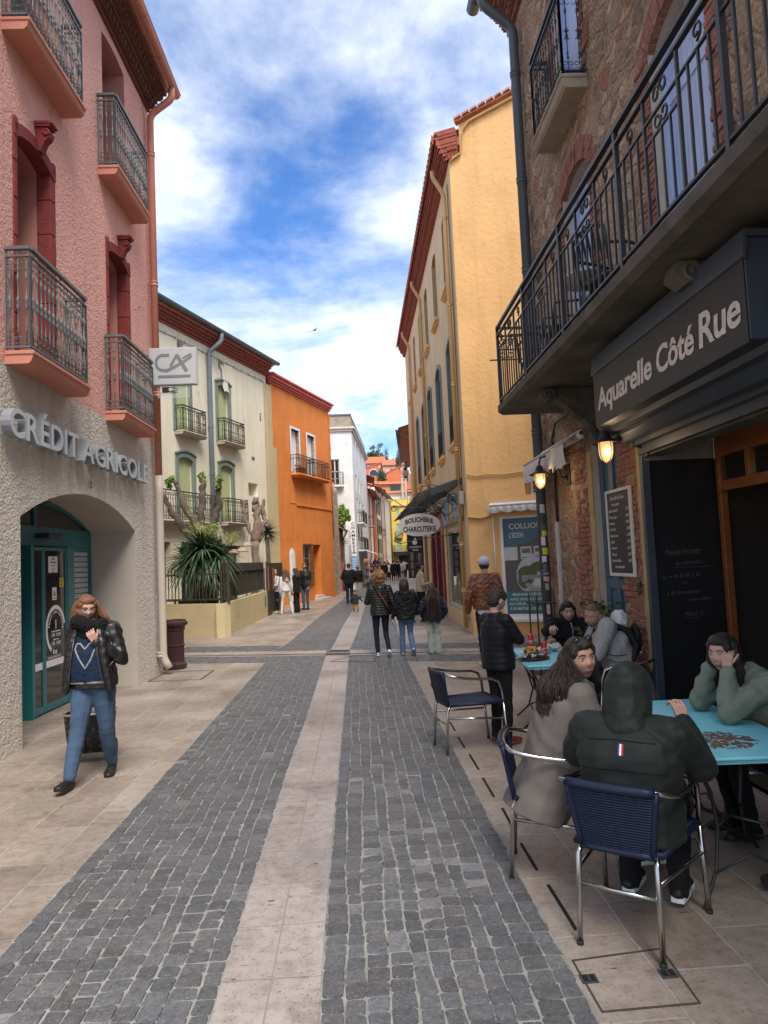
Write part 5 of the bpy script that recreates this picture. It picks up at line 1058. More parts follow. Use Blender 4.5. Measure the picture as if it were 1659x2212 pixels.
fr_=N(t,'ShaderNodeMapRange');fr_.inputs[1].default_value=.3;fr_.inputs[2].default_value=.7;fr_.inputs[3].default_value=.32;fr_.inputs[4].default_value=1.65;L.new(fn.outputs[0],fr_.inputs[0])
sc_=N(t,'ShaderNodeVectorMath',operation='SCALE');L.new(pl_.outputs[0],sc_.inputs[0]);L.new(fr_.outputs[0],sc_.inputs['Scale']);L.new(sc_.outputs[0],bsd.inputs['Base Color']);bsd.inputs['Roughness'].default_value=.95
b1=N(t,'ShaderNodeBump');b1.inputs['Strength'].default_value=1.0;b1.inputs['Distance'].default_value=.10
hh=mth(t,'ADD',mth(t,'MULTIPLY',mr.outputs[0],mth(t,'SUBTRACT',1.0,mth(t,'MULTIPLY',pr_.outputs[0],.75))),mth(t,'MULTIPLY',fn.outputs[0],.9));L.new(hh,b1.inputs['Height']);L.new(b1.outputs[0],bsd.inputs['Normal'])
MATS['rubble_stone']=rub
brk=mat('old_brick',(0.29,0.125,0.085),rough=.92,var=.45,vs=7,bump=.9,bs=35,bdist=.02,spot=(.30,.21,.16),sps=7,spth=.58)
WA=(4.86,5.87,3.84,6.50,.20,.17);WB=(2.14,3.14,3.84,6.52,.20,.17);WC=(2.15,3.15,7.25,9.75,.20,.12);WD=(4.9,5.9,7.25,9.75,.2,.12);WE=(7.6,8.6,3.84,6.5,.2,.17)
DO=(2.62,3.42,0.0,3.08,.16);SHP=(4.10,12.6,0.0,2.92,.70)
b=MB();wall(b,0,LR,-0.05,HR,[WA,WB,WC,WD,WE,DO,SHP],0,1);b.box(0,LR,.75,.8,3.2,HR-.01);b.box(0,.25,.002,8,-.05,HR-.012);b.box(LR-.3,LR,.002,8,-.05,HR-.012);b.box(.25,3.8,.30,.5,-.05,3.2);b.build('wall',[rub,mat('reveal_cream',(.50,.43,.33),rough=.9,var=.15)],stn)
b=MB();roof_tiles(b,-.15,LR,-.45,HR+.25,5,HR+1.6,.24);b.build('roof',clay,stn)
b=MB();corbel_cornice(b,0,LR,HR-.35,[(0.08,.06,0),(0.09,.12,1),(0.06,.18,0),(0.09,.24,1),(0.07,.32,0),(.08,.38,1)],tooth=.16);b.build('cornice',brk,stn)
rb=random.Random(5)
def bricks(b,u0,u1,z0,z1,rag0=0,rag1=0,out=.012,skip=.04,h=.062):
 z=z0;k=0
 while z<z1-h*.5:
  a=u0-rb.uniform(0,rag0) if rag0 else u0;c=u1+rb.uniform(0,rag1) if rag1 else u1;x=a-(rb.uniform(0,.11) if k % 2 else 0)
  while x<c-.02:
   w_=rb.uniform(.20,.25) if (k % 2) else rb.uniform(.10,.24);x2=min(x+w_,c);xa=max(x,a)
   if x2-xa>.03 and rb.random()>skip:o_=out+rb.uniform(-.010,.014);b.box(xa+.005,x2-.005,-o_,.05,z+.006,min(z1,z+h)-.004+rb.uniform(-.003,.003),b=.006)
   x+=w_
  z+=h;k+=1
def quoin(u,z0,z1,sgn,name='brick_quoin'):
 b=MB();z=z0;k=0
 while z<z1:
  h=min(.31,z1-z);w_=.30 if k % 2 else .14
  bricks(b,u-(w_ if sgn<0 else 0),u+(w_ if sgn>0 else 0),z,z+h,rag0=.03 if sgn<0 else 0,rag1=.03 if sgn>0 else 0);z+=h;k+=1
 return b.build(name,brk,stn)
quoin(0.0,0.3,10.2,1)
for o in (WA,WB,WC,WD,WE):
 quoin(o[0],o[2],o[3]-.1,-1);quoin(o[1],o[2],o[3]-.1,1)
 b=MB();u0,u1,z0,z1,rv,ar=o;w2=(u1-u0)/2;R_=(w2*w2+ar*ar)/(2*ar);cz_=z1-R_;am=math.asin(w2/R_)+.08;n=17
 for i in range(n):
  a0,a1=-am+2*am*(i+.06)/n,-am+2*am*(i+.94)/n;cx_=(u0+u1)/2;o_=.014+rb.uniform(-.006,.008)
  q=[(cx_+(R_-.006)*math.sin(a0),cz_+(R_-.006)*math.cos(a0)),(cx_+(R_-.006)*math.sin(a1),cz_+(R_-.006)*math.cos(a1)),(cx_+(R_+.24)*math.sin(a1),cz_+(R_+.24)*math.cos(a1)),(cx_+(R_+.24)*math.sin(a0),cz_+(R_+.24)*math.cos(a0))];b.prism(q,'y',-o_,.06)
 b.build('brick_arch',brk,stn)
for (a,c,z0,z1,r0,r1) in ((1.95,2.32,1.0,1.9,.10,.12),(1.8,2.3,0.6,1.0,.2,.1),(2.0,2.35,1.9,3.1,.1,.1),(3.45,3.94,2.5,3.1,.05,0),(3.44,3.92,.3,1.5,.05,.0),(3.5,3.92,1.5,2.5,.02,0),(1.2,1.5,.2,.5,.2,.2)):b=MB();bricks(b,a,c,z0,z1,r0,r1,skip=.16);b.build('brick_patch',brk,stn)
lsh=mat('light_blue_shutter',(0.42,0.54,0.78),rough=.55,var=.12,vs=5,stretch=(6,1,.5))
for o in (WA,WB,WC,WD,WE):
 b=MB();shutters(b,o[0]+.01,o[1]-.01,o[2]+.01,o[3]-.01,.16,n=10,arch=o[5]);b.box(o[0],o[0]+.05,.10,.16,o[2],o[3]-o[5]);b.box(o[1]-.05,o[1],.10,.16,o[2],o[3]-o[5])
 for z in (o[2]+.5,o[3]-.7):b.box(o[0]+.05,o[1]-.05,.145,.16,z,z+.09)
 b.build('shutter',lsh,stn)
bd=mat('dusty_blue_door',(0.075,0.13,0.19),rough=.6,var=.15,vs=4);och=mat('ochre_edge',(0.40,0.29,0.15),rough=.9,var=.2,vs=5)
b=MB();a,c=DO[0]+.01,DO[1]-.01;b.box(a,c,.10,.15,0,3.07)
for (p,q) in ((a,a+.10),(c-.1,c),((a+c)/2-.05,(a+c)/2+.05)):b.box(p,q,.07,.10,0,3.07,b=.006)
for z in (0.0,.95,1.35,2.2,2.95):
 for (p,q) in ((a+.1,(a+c)/2-.05),((a+c)/2+.05,c-.1)):b.box(p,q,.075,.10,z,z+.12,b=.005)
dr=b.build('door',bd,stn);b=MB();b.ball((c-.07,.05,1.15),.03);b.box(c-.09,c-.05,.055,.07,1.05,1.25);b.build('door_handle',castiron,dr)
b=MB();b.box(DO[0]-.16,DO[0]-.004,-.015,-.002,0,3.0,b=.002);b.box(3.96,4.085,-.012,.3,0,3.15,b=.008);b.build('plaster_edge',och,stn)
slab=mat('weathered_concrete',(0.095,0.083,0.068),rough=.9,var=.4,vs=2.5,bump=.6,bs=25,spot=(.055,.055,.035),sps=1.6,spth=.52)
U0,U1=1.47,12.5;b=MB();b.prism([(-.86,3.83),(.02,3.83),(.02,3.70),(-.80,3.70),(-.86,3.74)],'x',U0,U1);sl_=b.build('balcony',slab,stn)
for u in (2.9,6.4,9.9):
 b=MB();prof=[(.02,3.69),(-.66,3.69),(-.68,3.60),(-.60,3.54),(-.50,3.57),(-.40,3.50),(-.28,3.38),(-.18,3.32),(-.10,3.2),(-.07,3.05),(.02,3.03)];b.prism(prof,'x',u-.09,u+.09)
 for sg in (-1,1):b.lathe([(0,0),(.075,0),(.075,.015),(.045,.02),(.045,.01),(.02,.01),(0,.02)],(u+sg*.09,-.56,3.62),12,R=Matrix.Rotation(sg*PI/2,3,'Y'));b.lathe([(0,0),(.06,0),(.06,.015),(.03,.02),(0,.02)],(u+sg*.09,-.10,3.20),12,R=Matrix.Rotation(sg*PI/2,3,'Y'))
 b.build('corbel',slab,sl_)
b=MB();Zv=Vector((0,0,1))
def cafe_rail(b,A,B):
 A,B=Vector((*A,0)),Vector((*B,0));d=(B-A);L_=d.length;d.normalize();zt,zb=4.90,3.90;n=max(3,round(L_/.125));s_=L_/n
 b.bar(A+Zv*zt,B+Zv*zt,.045,.03);b.bar(A+Zv*(zt-.11),B+Zv*(zt-.11),.035,.02);b.bar(A+Zv*(zt-.30),B+Zv*(zt-.30),.02,.014);b.bar(A+Zv*zb,B+Zv*zb,.03,.018)
 for i in range(n+1):
  p=A+d*(s_*i);m_=i % 12
  if m_==0:b.bar(p+Zv*3.83,p+Zv*zt,.036,.036)
  elif m_ in (5,6,7):
   if m_==6:
    for sg in (-1,1):scroll(b,p+d*sg*.05+Zv*(zt-.20),d*sg,Zv,.055,PI,-1.1*PI,.009,n=9,seg=5);scroll(b,p+d*sg*.05+Zv*(zt-.37),d*sg,Zv,.055,PI,3.0*PI,.008,n=8,seg=5)
   b.bar(p+Zv*zb,p+Zv*(zt-.44),.014)
   if m_==6:b.bar(p-d*s_*2+Zv*(zt-.44),p+d*s_*2+Zv*(zt-.44),.016)
  elif m_ in (4,8):b.bar(p+Zv*zb,p+Zv*(zt-.11),.02)
  elif m_ in (2,10):b.bar(p+Zv*zb,p+Zv*(zt-.30),.015);scroll(b,p+Zv*(zt-.20),d,Zv,.06,-PI/2,1.8*PI,.008,n=9,seg=5,shrink=.7)
  else:b.bar(p+Zv*zb,p+Zv*(zt-.30),.015)
cafe_rail(b,(U0+.03,0),(U0+.03,-.82));cafe_rail(b,(U0+.03,-.82),(U1,-.82));b.build('railing',blackiron,sl_)
bs2=mat('carved_stone',(.36,.31,.24),rough=.9,var=.2,vs=4,bump=.3,bs=30)
b_=balcony(stn,1.97,3.31,7.26,1.1,bs2,blackiron,out=.30,th=.16,detail=2,spacing=.11)
balcony(stn,4.75,6.05,7.26,1.1,bs2,blackiron,out=.30,th=.16,detail=2,spacing=.11)
gp=mat('grey_pipe',(0.085,0.10,0.115),rough=.45,var=.12,vs=4)
GX,GY=2.74,10.42
dpo=drainpipe([(2.28,GY,10.75),(2.28,GY,10.35),(GX,GY,9.95),(GX,GY,.05)],.075,gp,collars=(9.2,7.5,6.1,3.6,1.5),label='thick grey drainpipe covered with stickers at the corner of the stone building',cat='drainpipe')
b=MB();gutter(b,(2.30,11.25,10.92),(2.30,-2,10.92),.10)
for i in range(13):b.tube([(2.40,11-i,10.93),(2.36,11-i,10.84),(2.30,11-i,10.815),(2.24,11-i,10.84),(2.20,11-i,10.93)],.008,4)
b.v=[tuple(Matrix.Rotation(-FR.rot,4,'Z') @ Matrix.Translation(-FR.O) @ Vector(p)) for p in b.v];b.build('gutter',gp,stn)
stc=[(.6,.6,.58),(.05,.05,.05),(.75,.6,.05),(.5,.1,.15),(.35,.38,.4),(.7,.7,.7),(.1,.12,.14),(.62,.4,.35)]
sm_=[mat('sticker_ink_%s' % n_,c_,rough=.5,var=.5,vs=60) for n_,c_ in zip(('pale','black','yellow','red','grey','white','slate','pink'),stc)]
rs=random.Random(9);z=2.52
for ci,h_ in ((0,.13),(1,.12),(6,.10),(2,.08),(5,.13),(2,.10),(5,.09),(6,.08),(7,.16),(4,.1),(1,.16),(0,.17),(6,.09),(1,.08),(7,.14),(3,.1),(0,.08),(5,.07),(0,.1),(2,.05),(5,.09),(4,.07),(2,.09)):
 b=MB();a0=math.radians(rs.uniform(225,250));a1=a0+rs.uniform(.75,1.25);r_=.0775;n=8;til=rs.uniform(-.01,.01);vs=[];fs=[]
 for i in range(n+1):
  a=a0+(a1-a0)*i/n;vs+=[(GX+r_*math.cos(a),GY+r_*math.sin(a),z-h_+til*i/4),(GX+r_*math.cos(a),GY+r_*math.sin(a),z+til*i/4)]
 for i in range(n):fs.append((2*i,2*i+2,2*i+3,2*i+1))
 b.add(vs,fs);b.build('sticker',sm_[ci],dpo);z -=h_+rs.uniform(0,.035)
b=MB();b.box(1.0,1.085,-.045,.0,0.05,2.23,b=.006);b.build('cable_cover',mat('white_plastic',(.52,.52,.53),rough=.5,var=.05),stn)
b=MB();b.tube([(1.06,-.02,2.23),(1.05,-.03,2.6),(1.1,-.02,3.0),(1.02,-.02,3.4),(1.3,-.03,3.6),(2.2,-.03,3.62),(3.2,-.03,3.55)],.016,5);b.tube([(1.09,-.02,2.23),(1.10,-.02,2.5),(1.07,-.02,2.9)],.011,5);b.box(.97,1.12,-.05,0,3.28,3.34);b.build('cable',blackiron,stn)
b=MB();b.box(3.83,3.91,-.04,-.012,1.33,1.47,b=.01);b.build('intercom',blackiron,stn)
b=MB();b.bar((.75,-.01,5.05),(.75,-.45,5.05),.012);b.build('iron_spike',mat('rusty_iron',(.10,.05,.03)),stn)
awning(0.40,2.50,3.22,'cloth_awning','off-white awning with hanging scalloped valance on the stone wall beside the blue door',FR,rise=.10,out=.30,drop=.30,scal=.19,m=mat('awning_cream',(.74,.70,.64),rough=.85,var=.1,vs=4,bump=.2,bs=12))
lampm=mat('lamp_iron',(.028,.027,.026),rough=.5,var=.2);lg=bpy.data.materials.new('lamp_glass');lg.use_nodes=True;q=lg.node_tree.nodes['Principled BSDF']
t=lg.node_tree;cc=N(t,'ShaderNodeTexCoord').outputs['Object'];sz=N(t,'ShaderNodeSeparateXYZ');t.links.new(cc,sz.inputs[0]);sn=mth(t,'SINE',mth(t,'MULTIPLY',sz.outputs[2],420.0));st_=mth(t,'MULTIPLY_ADD',sn,.25);t.nodes[st_.node.name].inputs[2].default_value=1.0
q.inputs['Base Color'].default_value=(.35,.27,.18,1);q.inputs['Emission Color'].default_value=(1,.50,.17,1);t.links.new(mth(t,'MULTIPLY',st_,.42),q.inputs['Emission Strength']);q.inputs['Roughness'].default_value=.3
bulb=mat('lamp_bulb',(1,.8,.5),emit=(1,.62,.28,2.0))
def wall_lamp(Y,label):
 rt=empty('wall_lamp',(2.85,Y,2.9),0,label,'lamp','lit lanterns on the stone wall');X=-.40
 b=MB();b.box(-.03,0,-.06,.06,-.22,.06,b=.01);b.tube([(-.02,0,-.12),(-.12,0,-.10),(-.16,0,.02),(-.18,0,.14),(-.28,0,.19),(-.38,0,.16),(X,0,.08),(X,0,.03)],.014,8);b.tube([(-.02,0,-.16),(-.07,0,-.05),(-.05,0,.1),(-.1,0,.2)],.010,6);b.build('bracket',lampm,rt)
 b=MB();b.lathe([(.01,.06),(.035,.055),(.05,.02),(.06,-.01),(.075,-.03),(.14,-.055),(.145,-.065),(.06,-.055),(.01,-.05)],(X,0,0),20);b.build('lamp_shade',lampm,rt)
 b=MB();b.lathe([(.066,-.055),(.069,-.12),(.066,-.17),(.052,-.215),(.028,-.245),(.004,-.255)],(X,0,0),20);b.build('lamp_glass',lg,rt)
 b=MB()
 for a in (0,PI/2,PI,3*PI/2):b.tube([(X+.071*math.cos(a+.4),.071*math.sin(a+.4),-.05),(X+.074*math.cos(a+.4),.074*math.sin(a+.4),-.13),(X+.070*math.cos(a+.4),.070*math.sin(a+.4),-.18),(X+.045*math.cos(a+.4),.045*math.sin(a+.4),-.238),(X,0,-.262)],.004,4)
 b.lathe([(.0,-.28),(.012,-.275),(.012,-.25),(0,-.25)],(X,0,0),8);b.build('lamp_cage',lampm,rt)
 l=bpy.data.lights.new('lamp_light','POINT');l.energy=1.6;l.color=(1,.68,.36);l.shadow_soft_size=.06;lo=bpy.data.objects.new('lamp_light',l);COL.objects.link(lo);lo.location=(X,-.10,-.17);lo.parent=rt
 b=MB();b.ball((X,0,-.14),.024,10);b.build('bulb',bulb,rt)
wall_lamp(6.78,'lit black lantern above the chalk menu board, under the shop sign');wall_lamp(9.30,'lit black lantern further back, beside the stickered drainpipe')
chk=mat('chalkboard',(.028,.028,.03),rough=.6,var=.15,vs=4);chw=mat('chalk',(.62,.62,.60),rough=.9,var=.25,vs=40);frw=mat('board_frame',(.60,.58,.52),rough=.6,var=.06)
mb_=empty('menu_board',FR.w(3.10,0,1.51),FR.rot,'white framed chalkboard menu handwritten in French beside the dark cafe doorway','menu board');W_,H_=.72,.945
b=MB();f_=.035
for (p,q_,r_,s_) in ((0,f_,0,H_),(W_-f_,W_,0,H_),(f_,W_-f_,0,f_),(f_,W_-f_,H_-f_,H_)):b.box(p,q_,-.045,-.015,r_,s_,b=.003)
b.build('frame',frw,mb_);b=MB();b.box(f_,W_-f_,-.03,-.018,f_,H_-f_);brd=b.build('board',chk,mb_)
b=MB();rows=[("L'Aquarelle côté rue",.062,.10),("vous propose",.05,.16),("• Salade à emporter",.045,.04),("• Cheese burger",.045,.05),("• Américain",.045,.05),("• Poulet Rôti",.045,.05),("• Poulet Fermier",.045,.05),("• Paninis",.045,.06),("• Sandwichs",.045,.07),("• Desserts",.045,.07),("• Boissons Fraîches",.045,.06),("• Formule disponible",.042,.14)]
prc=[None,None,"7,50€","8,00€","9,50€","12,00€","22,00€","7,50€","6,50€","5,00€","2,50€",None]
for i,(s_,h_,x_) in enumerate(rows):
 z=H_-.11-i*.068;b.text(s_,h_,TM((x_,-.032,z),(1,0,.012*(i % 3-1)),(0,0,1)),.001,shear=.25,sx=.82)
 if prc[i]:b.text("- "+prc[i],h_,TM((W_-.19,-.032,z),(1,0,0),(0,0,1)),.001,shear=.25,sx=.8)
b.build('chalk_writing',chw,brd)
sb_=mat('slate_blue_metal',(.055,.07,.09),rough=.45,var=.15,vs=3,metal=.2);bx=mat('sign_brown',(.020,.018,.017),rough=.5,var=.08,vs=3);sil=mat('letter_silver',(.60,.53,.46),rough=.55,var=.25,vs=25,spot=(.12,.10,.09),sps=30,spth=.62)
b=MB();ua,ub=4.12,12.5
b.prism([(-.30,2.95),(.0,2.95),(.0,2.80),(-.12,2.80),(-.12,2.84),(-.22,2.84),(-.30,2.89)],'x',ua,ub);b.prism([(-.44,3.02),(-.31,3.02),(-.31,2.93),(-.38,2.93)],'x',ua,ub);b.box(ua,ub,-.05,.12,2.72,2.80);b.box(4.087,4.155,-.03,.05,0,2.95,b=.004);b.bar((4.1,-.02,2.95),(4.1,-.5,2.95),.03)
b.build('shutter_housing',sb_,stn)
b=MB();b.box(4.16,ub,.0,.18,2.70,2.745);b.build('lintel_edge',slab,stn)
sgb=empty('cafe_sign',FR.w(4.46,0,2.95),FR.rot,'long dark brown fascia sign with weathered lettering Aquarelle Côté Rue','shop sign');Ls=2.62
b=MB();b.box(0,Ls,-.55,-.08,.02,.62,b=.004);b.prism([(-.555,.49),(-.575,.50),(-.575,.515),(-.56,.66),(-.05,.66),(-.05,.62),(-.54,.62)],'x',-.02,Ls+.03);b.build('sign_box',sb_,sgb)
b=MB();b.box(.0,Ls,-.565,-.552,.0,.49,b=.003);sf=b.build('sign_face',bx,sgb)
b=MB()
for s_,xa,xb,h_,zz in (("Aquarelle",.09,1.31,.265,.148),("Côté",1.40,1.99,.275,.140),("Rue",2.06,2.57,.31,.135)):
 k0=len(b.v);b.text(s_,h_,TM((0,-.568,zz),(1,0,0),(0,0,1)),.003,shear=.10,weight=.006,space=.97);xs9=[p[0] for p in b.v[k0:]];m0,m1=min(xs9),max(xs9);b.v[k0:]=[(xa+(p[0]-m0)*(xb-xa)/(m1-m0),p[1],p[2]) for p in b.v[k0:]]
b.build('sign_letters',sil,sf)
rtb=empty('chalk_door_panel',(2.86,6.905,0),0,'tall black panel inside the cafe doorway with faint handwritten chalk message','panel')
b=MB();b.box(.02,.72,-.03,.02,.0,2.66,b=.004);pb=b.build('panel',mat('matt_black',(.006,.006,.007),rough=.6,var=.1),rtb)
fch=mat('faint_chalk',(.10,.10,.10),rough=.9,var=.4,vs=30);b=MB()
for s_,x_,z_,h_ in (("Poulet fermier",.14,1.72,.075),("sur réservation !",.24,1.62,.055),("au → 04 48 89 21 63",.10,1.49,.055),("ou",.30,1.43,.05),("à  8h 9h maximum",.13,1.33,.055),("le jour même",.34,1.265,.05),("Merci  :)",.30,1.12,.065)):b.text(s_,h_,TM((x_,-.032,z_),(1,0,.04),(0,0,1)),.001,shear=.2,sx=.8)
b.box(.3,.44,-.033,-.0315,1.10,1.104);b.box(.2,.62,-.033,-.0315,1.595,1.599);b.build('chalk_writing',fch,pb)
b=MB();b.box(4.10,4.16,.0,.70,2.66,2.92);b.build('reveal_plaster',mat('grey_plaster',(.20,.19,.17),rough=.9,var=.2,vs=4,bump=.3),stn)
wd_=mat('varnished_wood',(.21,.070,.022),rough=.35,var=.25,vs=3,stretch=(1,1,6),spec=.5)
b=MB();y0=.70
def wbox(u0,u1,z0,z1):b.box(u0,u1,y0,y0+.07,z0,z1,b=.004)
wbox(4.16,4.23,0,2.9);wbox(4.23,12.5,2.66,2.90);wbox(4.23,12.5,2.32,2.42);
for u in (4.72,5.35,6.6,7.9):wbox(u-.03,u+.03,2.42,2.66)
for u in (5.32,6.6,7.9,9.2):wbox(u-.04,u+.04,0,2.32)
wf=b.build('shop_front',wd_,stn);b=MB();b.box(4.23,12.4,y0+.03,y0+.036,2.42,2.66);b.box(5.36,12.4,y0+.03,y0+.036,.02,2.32)
gt=bpy.data.materials.new('clear_glass');gt.use_nodes=True;q=gt.node_tree.nodes['Principled BSDF'];q.inputs['Base Color'].default_value=(.03,.03,.03,1);q.inputs['Alpha'].default_value=.35;q.inputs['Roughness'].default_value=.05;b.build('pane',gt,wf)
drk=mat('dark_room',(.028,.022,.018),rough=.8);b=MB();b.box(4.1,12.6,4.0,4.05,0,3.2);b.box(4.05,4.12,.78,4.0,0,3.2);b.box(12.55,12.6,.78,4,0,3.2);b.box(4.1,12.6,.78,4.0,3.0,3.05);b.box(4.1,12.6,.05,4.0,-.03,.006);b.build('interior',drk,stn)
cfl=mat('shelf_dark',(.03,.02,.015));sf_=empty('cafe_shelf',FR.w(4.75,2.6,0),FR.rot,'dim shelf with crockery and a coffee machine inside the dark cafe','shelf')
b=MB();b.box(0,2.2,0,.4,.85,.9);b.box(0,2.2,.3,.4,1.5,1.53);b.box(0,2.2,.3,.4,1.95,1.98);b.box(0,.04,0,.4,0,2);b.box(2.16,2.2,0,.4,0,2);b.build('frame',cfl,sf_)
b=MB();b.box(.5,.9,.02,.36,.9,1.3,b=.02);b.tube([(.6,.0,1.1),(.6,-.08,1.0)],.012);b.build('coffee_machine',mat('dull_steel',(.14,.14,.14),rough=.4,metal=.5),sf_)
b=MB();b.lathe([(.05,0),(.06,.12),(.065,.2),(.055,.26)],(1.3,.1,1.54),14);b.build('jar',mat('jar_white',(.22,.22,.21)),sf_)
b=MB();b.lathe([(.03,0),(.10,.02),(.11,.03)],(1.5,.1,.9),14);b.build('bowl',mat('jar_white',(.22,.22,.21)),sf_)
lb_=empty('pendant_bulb',FR.w(5.15,1.05,2.56),0,'glowing filament bulb hanging behind the cafe transom window','lamp');b=MB();b.lathe([(.004,-.075),(.022,-.06),(.026,-.03),(.016,.01),(.012,.04)],seg=12);b.build('bulb',mat('filament',(1,.6,.2),emit=(1,.55,.18,9)),lb_);b=MB();b.tube([(0,0,.04),(0,0,.44)],.004,5);b.lathe([(.014,.035),(.016,.08),(.006,.09)],seg=10);b.build('cord',blackiron,lb_)
wht2=mat('marble_top',(.55,.53,.50),rough=.4,var=.1)
tb=empty('balcony_table',FR.w(4.05,-.38,3.83),0,'small round bistro table with pale top behind the balcony bars','table');b=MB();b.lathe([(.0,.70),(.30,.70),(.31,.715),(.30,.73),(0,.73)],seg=28);b.build('tabletop',wht2,tb);b=MB();b.tube([(0,0,.70),(0,0,.15)],.02,8)
for a in (0,2.1,4.2):b.tube([(0,0,.2),(.12*math.cos(a),.12*math.sin(a),.12),(.25*math.cos(a),.25*math.sin(a),.0)],.014,6)
b.build('pedestal',blackiron,tb)
def bal_chair(u,v,rz,label):
 t_=empty('balcony_chair',FR.w(u,v,3.83),rz,label,'chair','black armchairs on the balcony')
 b=MB();b.box(-.22,.22,-.22,.22,.40,.43,b=.01);b.build('seat',blackiron,t_)
 b=MB();b.tube([(-.22,.22,.43),(-.22,.28,.80),(-.1,.30,.86),(.1,.30,.86),(.22,.28,.80),(.22,.22,.43)],.018,6)
 for i in range(5):b.bar((-.14+i*.07,.22,.45),(-.14+i*.07,.29,.84),.018)
 b.build('backrest',blackiron,t_)
 for sg in (-1,1):b=MB();b.tube([(sg*.22,.27,.66),(sg*.25,.05,.67),(sg*.25,-.2,.65),(sg*.23,-.22,.42)],.016,6);b.build('armrest',blackiron,t_)
 for sx in (-1,1):
  for sy in (-1,1):b=MB();b.tube([(sx*.2,sy*.2,.41),(sx*.23,sy*.23,0)],.015,6);b.build('leg',blackiron,t_)
bal_chair(4.75,-.40,1.9,'black metal armchair on the balcony right of the round table');bal_chair(3.35,-.42,-1.6,'black metal armchair on the balcony left of the round table');bal_chair(2.2,-.4,.2,'black metal armchair at the far corner of the balcony')
st=empty('iron_stand',(2.42,9.5,0),.2,'brown wrought iron stand with tall bars in front of the stickered drainpipe','stand');b=MB()
for sx in (-1,1):
 for sy in (-1,1):b.tube([(sx*.12,sy*.12,0),(sx*.12,sy*.12,1.28+.03*sx)],.011,6)
ri=mat('rusty_brown_iron',(.06,.03,.025),rough=.6,var=.2);b.build('bars',ri,st)
for z in (.2,.55,1.12):b=MB();b.box(-.15,.15,-.15,.15,z,z+.02);b.build('tray',ri,st)
iv=empty('ivy_pot',FR.w(3.02,-.18,0),0,'green ivy plant against the foot of the blue door behind the seated man','plant');b=MB();b.lathe([(.11,0),(.15,.75),(.16,.78),(.13,.78)],seg=14);b.build('pot',mat('tall_grey_pot',(.12,.12,.12)),iv);b=MB();rr=random.Random(8)
for i in range(220):
 c=Vector((rr.gauss(0,.09),rr.gauss(0,.10),.80+rr.random()*.42));t1=Vector((rr.gauss(0,1),rr.gauss(0,1),rr.gauss(0,1))).normalized();t2=t1.orthogonal().normalized();s_=rr.uniform(.02,.038)
 b.add([c-t1*s_*1.2,c+t2*s_,c+t1*s_*1.3,c-t2*s_],[(0,1,2,3)],rr.choice((0,0,1)))
b.build('leaves',[mat('ivy_dark',(.035,.075,.02),rough=.5),mat('ivy_light',(.09,.15,.04),rough=.5)],iv)
# ================================================================ houses further down the street
def simple_window(parent,u0,u1,z0,z1,kind,m,m2=None,y=.10):
 b=MB()
 if kind=='open':
  window_glass(parent,u0+.01,u1-.01,z0+.01,z1-.01,y,wfr,dglass,2,2,.05)
  for (p,q) in ((u0-(u1-u0)*.48,u0-.02),(u1+.02,u1+(u1-u0)*.48)):slats(b,p,q,z0,z1,-.045,pitch=.12,fr=.06,leaves=1);b.box(p+.02,q-.02,-.02,-.004,z0+.02,z1-.02)
  b.build('shutter',m,parent)
 else:slats(b,u0+.01,u1-.01,z0+.01,z1-.01,y,pitch=.12,fr=.06);b.box(u0+.02,u1-.02,y+.04,y+.06,z0+.02,z1-.02);b.build('shutter',m,parent)
def house(label,O,P,H,wm,shm,wins,kind='closed',roofm=None,over=.45,depth=7,bal=(),gf=True,name='house',cat='building',gutterm=None,parapet=False):
 F_=Frame(O,P);L_=F_.L;rt=empty(name,F_.O,F_.rot,label,cat);b=MB();ops=[(w[0],w[1],w[2],w[3],.16) for w in wins]
 wall(b,0,L_,-.05,H,ops);b.box(0,L_,.4,depth,-.05,H-.01);b.box(0,.02,.002,.41,-.05,H-.012);b.box(L_-.02,L_,.002,.41,-.05,H-.012);b.build('wall',wm,rt)
 for w in wins:simple_window(rt,w[0],w[1],w[2],w[3],w[4] if len(w)>4 else kind,shm)
 if not parapet:
  b=MB();roof_tiles(b,-.1,L_+.1,-over,H,depth*.5,H+1.2,.26);roof_tiles(b,-.1,L_+.1,depth,H-.1,depth*.5,H+1.2,.26)
  b.prism([(0.0,H-.02),(depth,H-.02),(depth*.5,H+1.15)],'x',0,.05);b.prism([(0.0,H-.02),(depth,H-.02),(depth*.5,H+1.15)],'x',L_-.05,L_)
  b.build('roof',roofm or clay,rt);b=MB();gutter(b,(-.1,-over-.05,H-.02),(L_+.1,-over-.05,H-.02),.08);b.tube([(L_-.1,-over-.05,H-.1),(L_-.1,-.1,H-.5),(L_-.1,-.1,0)],.05,6);b.build('gutter',gutterm or zinc,rt)
 for (a,c,z) in bal:bar_balcony(rt,a,c,z,.9,sill,blackiron,.5)
 return rt,F_
def RM(nm,c,**k):return mat(nm,c,rough=.9,var=.1,vs=.8,bump=.15,bs=15,**k)
sw=MB();A3,B3=Vector((-1.40,37.7,0)),Vector((-1.08,41.6,0));d3=(B3-A3).normalized();n3=Vector((d3.y,-d3.x,0));k3=16
vs=[];fs=[]
for i in range(k3+1):
 p=A3+(B3-A3)*(i/k3);h=6.25+.22*math.sin(i*2.3)+.12*math.sin(i*5.1)-.03*i
 for q,z in ((p,-.05),(p,h),(p-n3*.7,h+.05),(p-n3*.7,-.05)):vs.append((q.x,q.y,z))
for i in range(k3):
 for j in range(3):fs.append((4*i+j,4*i+4+j,4*i+5+j,4*i+1+j))
fs+=[(0,1,2,3),(4*k3+3,4*k3+2,4*k3+1,4*k3)]
